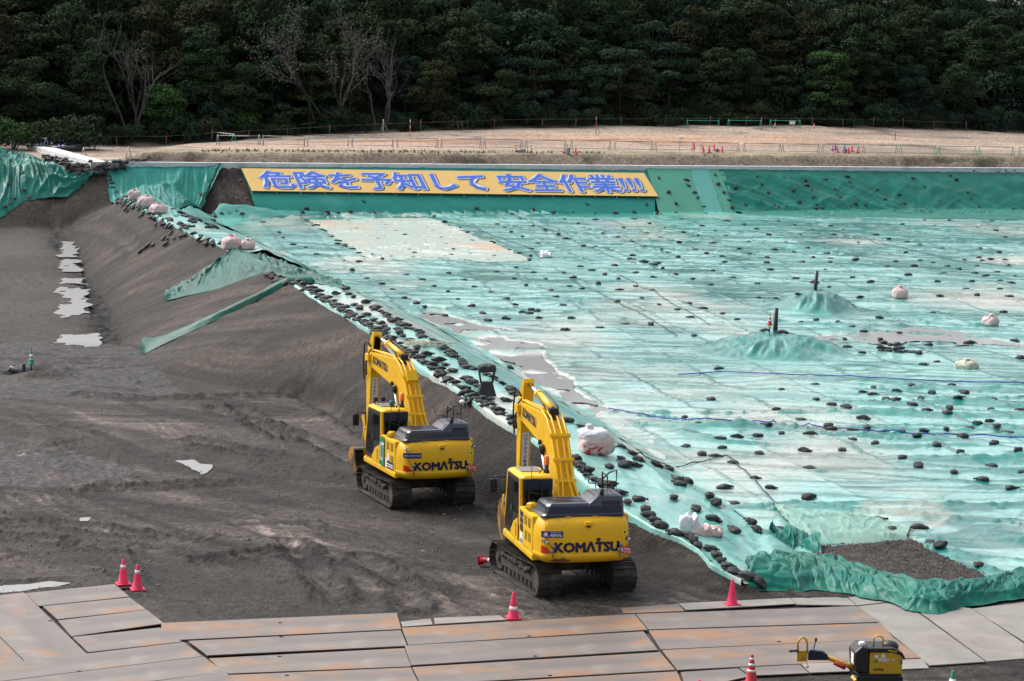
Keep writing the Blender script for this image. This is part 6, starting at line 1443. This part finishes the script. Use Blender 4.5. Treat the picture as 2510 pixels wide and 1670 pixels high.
A3 = [(18,112),(63,120),(102,103),(218,108),(322,90),(308,121),(53,146),(130,148),(343,154),(568,97),(592,74),(714,95),(848,90),(984,94),(922,31),(595,145),(631,179),(434,210),(457,241),(703,203),(738,228),(764,253),(771,276),(815,289),(851,302),(833,144),(837,172),(878,199),(901,219),(1012,143),(1053,171),(1134,149),(1110,208),(1159,235),(1230,250),(1007,254),(922,295),(1089,284),(1124,304),(1167,283),(1190,321),(1218,340),(1238,284),(1287,302),(1321,205),(1368,248),(1335,324),(1345,283),(1394,283),(1450,305),(1441,322),(1429,347),(1462,283),(1330,122),(1385,150),(1420,182),(1475,195),(1520,215),(1573,243),(1548,264),(1612,260),(1605,310),(1627,330),(1679,348),(1664,270),(1722,295),(1758,313),(1822,330),(1885,345),(1879,370),(1574,72),(1901,81),(2018,92),(2133,92),(2258,99),(2213,47),(1692,160),(1735,183),(1774,206),(1840,230),(1780,110),(1823,137),(1900,170),(1970,200),(2047,224),(2093,248),(2082,133),(2160,161),(2228,186),(2304,210),(2259,134),(2193,285),(2260,297),(2333,322),(1888,303),(1930,273),(587,304),(652,335),(515,277),(810,383),(897,389),(928,326),(974,352),(1030,371),(856,440),(942,475),(1030,510),(1088,545),(1158,590),(1227,624),(1276,651),(1170,455),(1261,487),(1328,521),(1409,558),(1466,600),(1549,640),(1611,678),(1413,449),(1503,487),(1561,524),(1656,555),(1749,600),(1796,630),(1690,435),(1804,410),(1902,440),(1973,474),(2079,446),(2173,406),(2240,429),(2315,457),(1861,514),(1790,478),(2109,516),(2183,540),(2135,473),(2006,546),(2028,584),(2076,635),(2278,510),(1391,690),(1642,727),(1744,711),(1934,707),(2121,707),(2084,776),(2285,768),(1840,675),(1890,660),(1925,670),(1880,680),(1765,1008),(1780,1010)]
A4 = [(65,365),(215,341),(128,320),(302,366),(398,323),(516,359),(590,384),(657,328),(755,350),(825,378),(953,330),(1044,353),(1163,335),(1144,380),(1074,412),(1253,354),(1322,376),(1271,411),(1411,448),(1510,411),(1583,434),(1660,353),(1788,328),(1844,358),(1930,330),(2092,370),(2196,386),(2172,330),(2250,424),(35,424),(199,397),(275,421),(409,394),(494,417),(654,412),(781,448),(896,412),(116,452),(188,476),(283,498),(382,456),(475,493),(573,456),(728,489),(790,517),(931,495),(994,450),(1121,485),(1038,515),(1211,453),(1307,482),(1229,518),(116,529),(101,549),(128,556),(185,569),(228,577),(262,573),(247,590),(289,602),(315,521),(378,544),(440,570),(541,520),(630,545),(648,569),(888,540),(886,570),(1090,568),(1151,541),(1251,545),(1250,570),(1392,554),(17,583),(135,627),(37,664),(135,701),(235,654),(366,633),(40,730),(231,735),(170,774),(270,807),(30,799),(376,847),(438,801),(450,884),(525,832),(630,867),(460,662),(578,616),(567,695),(713,901),(838,776),(834,685),(904,613),(693,653),(938,776),(1206,772),(1160,683),(1056,657),(1220,604),(1241,713),(1376,648),(1418,773),(1370,812),(1478,681),(1530,880),(1572,597),(1695,643),(1731,592),(1761,468),(1762,553),(1690,451),(1680,515),(1623,560),(1836,568),(1886,489),(1897,634),(1860,681),(1875,763),(1922,591),(1985,608),(1834,863),(2016,551),(2028,719),(2058,679),(2077,629),(2088,592),(2098,536),(2117,551),(2107,487),(2135,647),(2170,546),(2215,511),(2217,720),(2202,620),(2223,672),(2248,547),(2269,587),(2276,763),(2240,846),(2286,687),(2305,644),(2088,760),(80,930),(222,930),(2288,928)]
S4 = [(323,169),(268,87),(364,233),(365,287),(127,283),(256,291),(198,237),(20,288),(427,99),(435,130),(472,170),(489,199),(523,251),(587,286),(606,122),(590,68),(638,168),(670,214),(685,256),(705,140),(733,181),(762,239),(715,278),(760,285),(828,77),(854,121),(891,170),(927,241),(950,257),(998,253),(983,87),(1034,158),(1072,222),(1105,100),(1112,129),(1140,158),(1150,200),(1166,240),(1172,264),(1202,258),(1222,96),(1271,152),(1307,199),(1346,78),(1356,113),(1395,188),(1389,235),(1363,248),(1378,258),(1449,242),(1515,152),(1560,208),(1607,280),(1607,233),(1491,283),(1543,272),(1643,182),(1667,236),(1688,272),(1700,263),(1719,87),(1785,137),(1776,257),(1868,222),(1935,70),(1968,95),(2027,170),(2055,207),(2096,250),(2110,264),(2303,236),(2296,265)]
A7 = [(87,518),(492,527),(1170,462),(1250,492),(1495,492),(2270,442),(1365,537),(1387,558),(1122,553),(1136,591),(1701,573),(1978,562),(2287,543),(1243,639),(1630,640),(1657,714),(1752,687),(2340,670),(258,745),(923,855),(1318,876),(1580,867),(1858,860),(1242,912),(1311,928),(1475,909),(1720,908),(1943,903),(2143,952),(2330,933),(1900,964),(1642,960),(1402,962),(1470,970),(1302,991),(1585,1010),(687,886),(922,966),(1036,999),(1130,1027),(655,1030),(825,1091),(1245,1086),(1410,1157),(1680,1047),(1840,1024),(1826,1063),(2122,1014),(2325,1016),(2113,1099),(203,966),(22,1082),(115,1129),(587,1162),(1008,1165),(1030,1192),(1272,1185),(1168,1197),(1388,1190),(1510,1182),(1662,1178),(1818,1170),(1975,1160),(2030,1137),(2165,1168),(2245,1195),(1930,1222),(1615,1233),(1175,1237),(880,1202),(686,1197),(525,1211),(378,1217),(270,1234),(30,1277),(140,1322),(283,1282),(240,1338),(537,1317),(846,1294),(1102,1294),(1330,1269),(1752,1274),(2145,1270),(1915,1316),(1517,1346),(2310,1315)]
P7 = [(848,292),(797,330),(925,408),(823,430),(1075,421),(570,585),(680,572),(690,597)]
A6 = [(723,43),(848,127),(935,180),(675,181),(1145,237),(1155,67),(1762,46),(1963,84),(2180,43),(2123,137),(2285,187),(2340,97),(1335,344),(1538,368),(1625,430),(1773,405),(1828,490),(1888,521),(2100,630),(732,270),(990,430)]
B3 = [(762,573),(820,545),(836,573),(863,591),(867,638),(899,656),(943,694),(935,620),(985,650),(980,724),(1020,745),(1077,724),(1044,762),(1060,778),(1120,780),(1130,800),(1150,821),(1192,846),(1230,890),(1286,924),(1353,960),(1393,984),(1437,1020),(1518,1070),(1548,1089),(1575,1112)]
B6 = [(30,65),(118,65),(175,60),(190,30),(95,20),(295,60),(362,80),(410,143),(468,150),(425,168),(590,235),(627,273),(825,378),(855,420),(515,303),(610,365),(730,427),(390,243),(130,265),(195,253),(230,310),(250,338),(285,368),(318,405),(400,447),(470,462),(500,482),(525,510),(595,533),(628,568),(657,593),(690,627),(725,660),(808,690),(870,714)]
items = []       # (px, py, zone, extra height, wide)
def addb(l, zone, dz=0):
    for (x, y) in l:
        if zone != 'row' and any(abs(x - a[0]) < 8 and abs(y - a[1]) < 5 for a in items): continue
        items.append((x, y, zone, dz))
addb(crop(A6, 1480, 1120, 2.288), 'basin'); addb(crop(A7, 1670, 640, 2.8), 'basin'); addb(crop(A3, 500, 480, 2.357), 'basin'); addb(crop(A4, 1500, 400, 2.3337), 'basin')
addb(crop(P7, 1670, 640, 2.8), 'mound'); addb(crop(B6, 1480, 1120, 2.288), 'berm'); addb(crop(B3, 500, 480, 2.357), 'berm'); addb(crop(S4, 1500, 400, 2.3337), 'slope')
def row(pts, step, jit, zone, layers=1, dz=.0):
    P = resample(np.array([hit2(*p) for p in pts]), 400); d = np.r_[0, np.cumsum(np.hypot(*np.diff(P, axis=0).T))]
    for L in range(layers):
        s = rnd.uniform(0, step)
        while s < d[-1]:
            x = float(np.interp(s, d, P[:, 0])) + rnd.gauss(0, jit); y = float(np.interp(s, d, P[:, 1])) + rnd.gauss(0, jit)
            items.append((x, y, zone + '_w', dz + .16 * L)); s += step * rnd.uniform(.75, 1.35)
OUT = [(714, 699), (750, 717), (776, 732), (822, 758), (870, 790), (918, 821), (957, 849), (993, 871), (1014, 889), (1050, 903), (1086, 935), (1121, 960), (1157, 989), (1193, 1006), (1239, 1035), (1268, 1056), (1330, 1092), (1389, 1135), (1457, 1189), (1520, 1228)]
row([(x + 5, y - 2) for x, y in OUT], .40, .09, 'outer'); row([(x + 9, y - 3) for x, y in OUT], 1.3, .08, 'outer', 1, .09)
row([(905, 757), (930, 765), (979, 799), (1021, 817), (1071, 846), (1111, 878), (1143, 903), (1179, 921), (1218, 942), (1250, 960), (1268, 978)], .50, .10, 'inner')
row([(1371, 1034), (1400, 1042), (1443, 1062)], .6, .2, 'inner'); row([(1486, 1081), (1521, 1103), (1568, 1137), (1607, 1156)], .9, .15, 'inner')
row([(1146, 980), (1190, 984), (1261, 990)], .38, .12, 'outer'); row([(657, 676), (690, 690), (714, 700)], .42, .1, 'outer')
row([(296, 486), (321, 503), (343, 514), (375, 532), (421, 557), (446, 568)], .6, .22, 'farberm'); row([(400, 512), (446, 527), (475, 541), (530, 563)], .7, .3, 'farberm'); row([(482, 586), (510, 594), (540, 602)], .5, .15, 'farberm')
row([(420, 545), (470, 560), (510, 566)], 1.2, .4, 'farberm')
row([(264, 428), (272, 445), (278, 462), (290, 480)], .40, .05, 'ridge')
for q in ((345, 617), (352, 611), (363, 604), (376, 602), (403, 585), (410, 588), (408, 599), (428, 585), (445, 580), (455, 577), (475, 575)): items.append((*q, 'outslope', 0))
row([(596, 408), (900, 409), (1300, 412), (1700, 415), (2100, 418), (2560, 424)], 1.15, .18, 'kerbline')
row([(390, 406), (480, 405), (560, 408)], 1.3, .15, 'kerbline')
for L in range(4): row([(108, 398 + 0 * L), (135, 404), (170, 418), (205, 424), (255, 424), (300, 416), (360, 408)], .36, .20, 'heap', 1, .17 * L)
for q in ((612, 396 + 12), (20, 455), (55, 430), (60, 470), (35, 490), (28, 503), (72, 488), (12, 510), (590, 448), (493, 481), (582, 493), (605, 492)): items.append((*q, 'slope', .1))
heapc = hit(2190, 862)
for i in range(16): items.append((heapc.x + rnd.gauss(0, .55), heapc.y + rnd.gauss(0, .75), 'wetheap_w', .0 if i < 10 else .17))
LAB = {'basin': 'black sandbag weighing down the wet green sheet of the basin floor', 'mound': 'black sandbag on the sheet mounded round a stand pipe', 'berm': 'black sandbag lying on the berm strip between the two bag rows', 'slope': 'black sandbag roped onto the green sheet of the back slope',
       'outer': 'black sandbag in the packed row along the outer edge of the berm', 'inner': 'black sandbag in the row along the inner edge of the berm', 'farberm': 'black sandbag among the pink bulk bags at the far berm end', 'ridge': 'black sandbag in the short column climbing the earth ridge',
       'outslope': 'black sandbag slid onto the bare outer slope', 'kerbline': 'black sandbag holding the sheet edge below the concrete kerb', 'heap': 'black sandbag in the long heap below the kerb corner', 'wetheap': 'black sandbag in the heap standing in the flooded patch'}
GRP = {k: 'sandbags: ' + v[14:] for k, v in LAB.items()}
recs = []
for (a, b, zone, dz) in items:
    zn = zone.replace('_w', '')
    if zone.endswith('_w'): x, y = a, b; z = float(hb(x, y))
    else:
        v = hit(a, b + 3); x, y, z = v.x, v.y, v.z
    if zn in ('basin', 'mound', 'wetheap'): z = float(basinz(np.array([x]), np.array([y]))[0]) - .03
    elif zn == 'slope': z += .12
    else: z += .07
    recs.append((math.hypot(x, y), x, y, z + dz, zn))
recs.sort(key=lambda r: r[0])
NB = 298; rest_v = {}; stuffV = []; stuffF = []; off = 0
mV = [np.array([v.co[:] for v in m.vertices]) for m in BM_]; mF = [[tuple(p.vertices) for p in m.polygons] for m in BM_]
for i, (d, x, y, z, zn) in enumerate(recs):
    k = rnd.randrange(6) if rnd.random() > .12 else 6
    rz = rnd.uniform(0, 6.28) if zn not in ('outer', 'inner', 'ridge') else rnd.choice([0, math.pi]) + rnd.gauss(.25, .35)
    s = rnd.uniform(.60, .88) * (.88 if zn in ('outer', 'inner') else 1)
    dx, dy = .1, .1; gz = (float(hb(x + dx, y)) - float(hb(x - dx, y))) / (2 * dx), (float(hb(x, y + dy)) - float(hb(x, y - dy))) / (2 * dy)
    nrm = Vector((-gz[0], -gz[1], 1)).normalized(); q = Vector((0, 0, 1)).rotation_difference(nrm).to_matrix().to_4x4()
    Mx = Matrix.Translation((x, y, z)) @ q @ Matrix.Rotation(rz, 4, 'Z') @ Matrix.Diagonal((s, s * rnd.uniform(.9, 1.1), s * rnd.uniform(.75, 1.1), 1))
    if i < NB:
        o = link('sandbag', BM_[k]); o.matrix_world = Mx; tag(o, LAB[zn], 'sandbag', GRP[zn])
    else:
        V = mV[k]; A = np.array(Mx.to_3x3()); stuffV.append(V @ A.T + np.array(Mx.translation)); stuffF += [tuple(j + off for j in f) for f in mF[k]]; off += len(V)
if stuffV:
    me = bpy.data.meshes.new('distant_sandbags'); me.from_pydata(np.concatenate(stuffV).tolist(), [], stuffF); me.polygons.foreach_set('use_smooth', [True] * len(stuffF)); me.materials.append(M['bag'])
    tag(link('distant_sandbags', me), 'distant black sandbags scattered over the far sheets and along the kerb', 'sandbags', kind='stuff')
print('sandbags', len(recs), 'trees', trees_n)

# ------------------------------------------------------------------ bulk bags
def bulkmesh(mb, rx, ry, h, seed, c=(0, 0, 0), pinch=.55):
    bm = bmesh.new(); bmesh.ops.create_icosphere(bm, subdivisions=4, radius=1)
    for v in bm.verts:
        x, y, z = v.co; e = 5.0; s = (abs(x) ** e + abs(y) ** e + abs(z) ** e) ** (1 / e); x, y, z = x / s, y / s, z / s
        f = .07 * float(vn(x * 2 + seed, y * 2 + z * 2.5)) + .05 * float(vn(x * 5 + seed, y * 5 + z * 3)); a = math.atan2(y, x)
        top = max(0, z); k = 1 - pinch * top ** 2.2 * (1 if math.hypot(x, y) < .98 else .6); fold = .07 * math.sin(a * 13 + seed + 3 * z) * (abs(z) ** 1.2) + .04 * (abs(float(vn(a * 3 + seed, z * 6))) - .4)
        v.co = (x * rx * k * (1 + f + fold), y * ry * k * (1 + f + fold), (z * .5 + .5) * h * (1 + .7 * f))
    me = bpy.data.meshes.new('t'); bm.to_mesh(me); bm.free()
    mb.add([(v.co.x + c[0], v.co.y + c[1], v.co.z + c[2]) for v in me.vertices], [tuple(p.vertices) for p in me.polygons], True); bpy.data.meshes.remove(me); return mb
def bulkbag(px, py, rx, h, seed, lab, mat='ton', neck=True, basin=False, straps=True):
    v = hit(px, py); z = v.z + .06 if not basin else float(basinz(np.array([v.x]), np.array([v.y]))[0]) - .05
    t = thing('bulk_bag', lab, 'bulk bag', (v.x, v.y, z), rnd.uniform(0, 3)); bulkmesh(MB(), rx, rx * .95, h, seed).build('bag_body', M[mat], t)
    if neck:
        rs = np.random.default_rng(seed); rings = []
        for dz, r in ((-.12, .20), (.0, .13), (.06, .08), (.12, .14), (.20, .20)): rings.append([((r + .04 * math.sin(a * 4 + seed)) * math.cos(a), (r + .04 * math.sin(a * 4 + seed)) * math.sin(a), h * .95 + dz * h + .02 * math.sin(3 * a)) for a in np.linspace(0, 6.283, 15)[:-1]])
        MB().loft(rings).build('tied_neck', M[mat], t)
    if straps:
        for a in (.5, 2.1, 3.6, 5.2):
            c, s = math.cos(a), math.sin(a); MB().tube([(c * rx * 1.02, s * rx * 1.02, h * .15), (c * rx * 1.06, s * rx * 1.06, h * .55), (c * rx * .85, s * rx * .85, h * .95), (c * rx * .5, s * rx * .5, h * 1.08)], .028, 5).build('lifting_strap', M[mat], t)
    return t
big = bulkbag(1460, 1118, .55, .80, 3, 'big pink bulk bag with white cloth top and red print on the berm', straps=True, neck=False)
big.rotation_euler = (0, 0, .2)
bulkmesh(MB(), .47, .45, .36, 8, (-.12, -.03, .54), .62).build('cloth_top', M['tonw'], big)
bulkmesh(MB(), .12, .11, .22, 9, (-.26, -.10, .82), .3).build('tied_neck', M['tonw'], big)
big.children[0].data.materials[0] = M['tonbig']
for q in ((330, 494, .52, .80, 11, 'pink bulk bag farthest along the row at the left end of the berm'), (359, 510, .56, .80, 12, 'pink bulk bag in the middle of the row at the left end of the berm'), (388, 526, .55, .68, 13, 'slumped pink bulk bag nearest in the row of three'),
          (567, 616, .56, .82, 14, 'pale pink bulk bag at the berm edge above the fallen sheet'), (608, 614, .40, .55, 15, 'small pink bulk bag beside a larger one above the fallen sheet')): bulkbag(*q)
bulkbag(2206, 735, .46, .74, 16, 'pink bulk bag standing on the basin sheet right of the far stand pipe', basin=True)
bulkbag(2427, 802, .42, .60, 17, 'pink bulk bag on the basin sheet near the right edge', basin=True)
bulkbag(2368, 905, .50, .48, 18, 'pale cream bulk bag slumped at the edge of the flooded patch', 'net', basin=True)
def rag(px, py, rx, ry, h, seed, mat, lab, name='cloth_heap', basin=False):
    v = hit(px, py); o = bulkmesh(MB(), rx, ry, h, seed, pinch=.2).build(name, M[mat]); me = o.data
    for q in me.vertices:
        q.co.z *= .55 + .75 * abs(float(vn(q.co.x * 5 + seed, q.co.y * 5))) ; q.co.x += .1 * float(vn(q.co.y * 4, q.co.z * 6 + seed))
    z = v.z + .04 if not basin else float(basinz(np.array([v.x]), np.array([v.y]))[0]); o.location = (v.x, v.y, z); tag(o, lab, 'cloth' if name != 'net_heap' else 'net'); return o
rag(1690, 1308, .30, .26, .50, 20, 'tonw', 'white crumpled bag cloth on the berm sheet right of the near excavator'); rag(1735, 1318, .46, .24, .32, 21, 'ton', 'empty pink bag cloth flattened on the berm sheet')
rag(1338, 632, .42, .5, .5, 22, 'tonw', 'heap of pale net on the middle of the basin sheet', 'net_heap', True)
def coil(px, py, r, n, mat, lab, basin=False):
    v = hit(px, py); rs = np.random.default_rng(int(px)); mb = MB()
    for k in range(n):
        a0 = rs.random() * 6.28; rr = r * (.4 + .6 * rs.random()); cx_, cy_ = rs.normal() * r * .45, rs.normal() * r * .3; z0 = .04 + .16 * rs.random()
        mb.tube([(cx_ + rr * math.cos(a0 + t) * (1 + .2 * math.sin(3 * t)), cy_ + rr * .55 * math.sin(a0 + t), z0 + .05 * math.sin(2 * t + k)) for t in np.linspace(0, 4.5, 10)], .014, 4)
    o = mb.build('rope_tangle', M[mat]); o.location = (v.x, v.y, v.z + .05); tag(o, lab, 'rope')
coil(1040, 852, .75, 26, 'net', 'tangle of pale rope on the berm between the bag rows')
# dark chute like bag frame on the berm
v = hit(1192, 975); t = thing('sand_funnel', 'black metal sandbag filling chute with a square flared base among the berm bags', 'funnel', (v.x, v.y, v.z + .06), .15)
MB().loft([[(-.34, -.30, .02), (.34, -.30, .02), (.34, .30, .02), (-.34, .30, .02)], [(-.20, -.18, .55), (.20, -.18, .55), (.20, .18, .55), (-.20, .18, .55)]], False).build('chute', M['black'], t, bevel=.01)
mb = MB()
for a, b in ((-.30, -.12), (.30, -.12), (-.30, .12), (.30, .12)): mb.tube([(a * .7, b, .5), (a, b, .98)], .025, 5)
mb.build('stand_leg', M['black'], t); bulkmesh(MB(), .33, .26, .30, 33, (0, 0, .90), .4).build('bag_top', M['bag'], t)
# stand pipes
for px, py, h, r, ln, lab in ((1996, 757, 1.15, .11, .07, 'black stand pipe rising from the farther sheet covered mound'), (1899, 853, 1.25, .125, .01, 'thicker black stand pipe beside a red and white cone')):
    v = hit(px, py); z = float(basinz(np.array([v.x]), np.array([v.y]))[0])
    o = MB().cone((0, 0, -.8), (ln * h, 0, h), r, r, 20).build('stand_pipe', M['blackpipe']); o.location = (v.x, v.y, z); tag(o, lab, 'pipe')
v = HOLE; t = thing('drain_pipe', 'black drain pipes sticking out of a dug hole under the green cone', 'pipe', (v.x, v.y, v.z))
MB().cone((-.75, -.1, .18), (.2, .1, -.35), .16, .16, 18).build('slanting_pipe', M['blackpipe'], t); MB().cone((-.2, .45, -.6), (-.2, .45, .35), .12, .12, 16).build('upright_pipe', M['blackpipe'], t)
MB().cone((-.765, -.103, .19), (-.745, -.099, .176), .13, .13, 18).build('pipe_cap', M['grey'], t)
# loose stones and clods
rs = np.random.default_rng(9); mb = MB()
cnt = 0
while cnt < 2600:
    px = rs.uniform(0, 1800); py = rs.uniform(900, 1500); v = None
    Y = None
    d = ray(px, py); Yv = -CAM_H / d[2]; Xv = d[0] * Yv
    if Xv > np.interp(Yv, T_O[0], T_O[1]) - .3: continue
    if float(vn(Xv * .35, Yv * .5, 55)) < .05 and rs.random() < .7: continue
    r = .012 + .03 * rs.random() ** 3 * (1 + 1.2 * (rs.random() < .06)); cnt += 1
    q = rs.normal(size=(6, 3)) * .18
    o_ = [(1, 0, 0), (-1, 0, 0), (0, 1, 0), (0, -1, 0), (0, 0, .8), (0, 0, -.5)]
    mb.add([(Xv + r * (a + q[i][0]), Yv + r * (b + q[i][1]), r * (c + q[i][2]) + .03) for i, (a, b, c) in enumerate(o_)], [(0, 2, 4), (2, 1, 4), (1, 3, 4), (3, 0, 4), (2, 0, 5), (1, 2, 5), (3, 1, 5), (0, 3, 5)])
tag(mb.build('gravel', pmat('loose_stone', (.16, .15, .145), (.10, .095, .09), .8, scale=2), fixn=False), 'loose pale stones scattered over the soil', 'gravel', kind='stuff')
mb = MB(); cnt = 0
gx = np.array(BAREGRAVEL); lo, hi = gx.min(0), gx.max(0)
while cnt < 2500:
    X = rs.uniform(lo[0], hi[0]); Y = rs.uniform(lo[1], hi[1])
    if not pip(BAREGRAVEL, np.array([X]), np.array([Y]))[0]: continue
    r = .015 + .03 * rs.random() ** 2; cnt += 1; z = float(hb(X, Y)) + .19; q = rs.normal(size=(6, 3)) * .2
    mb.add([(X + r * (a + q[i][0]), Y + r * (b + q[i][1]), z + r * (c + q[i][2])) for i, (a, b, c) in enumerate(o_)], [(0, 2, 4), (2, 1, 4), (1, 3, 4), (3, 0, 4), (2, 0, 5), (1, 2, 5), (3, 1, 5), (0, 3, 5)])
tag(mb.build('gravel', pmat('grey_gravel', (.13, .115, .105), (.07, .062, .056), .85, scale=2), fixn=False), 'grey gravel exposed inside the crumpled green sheet', 'gravel', kind='stuff')
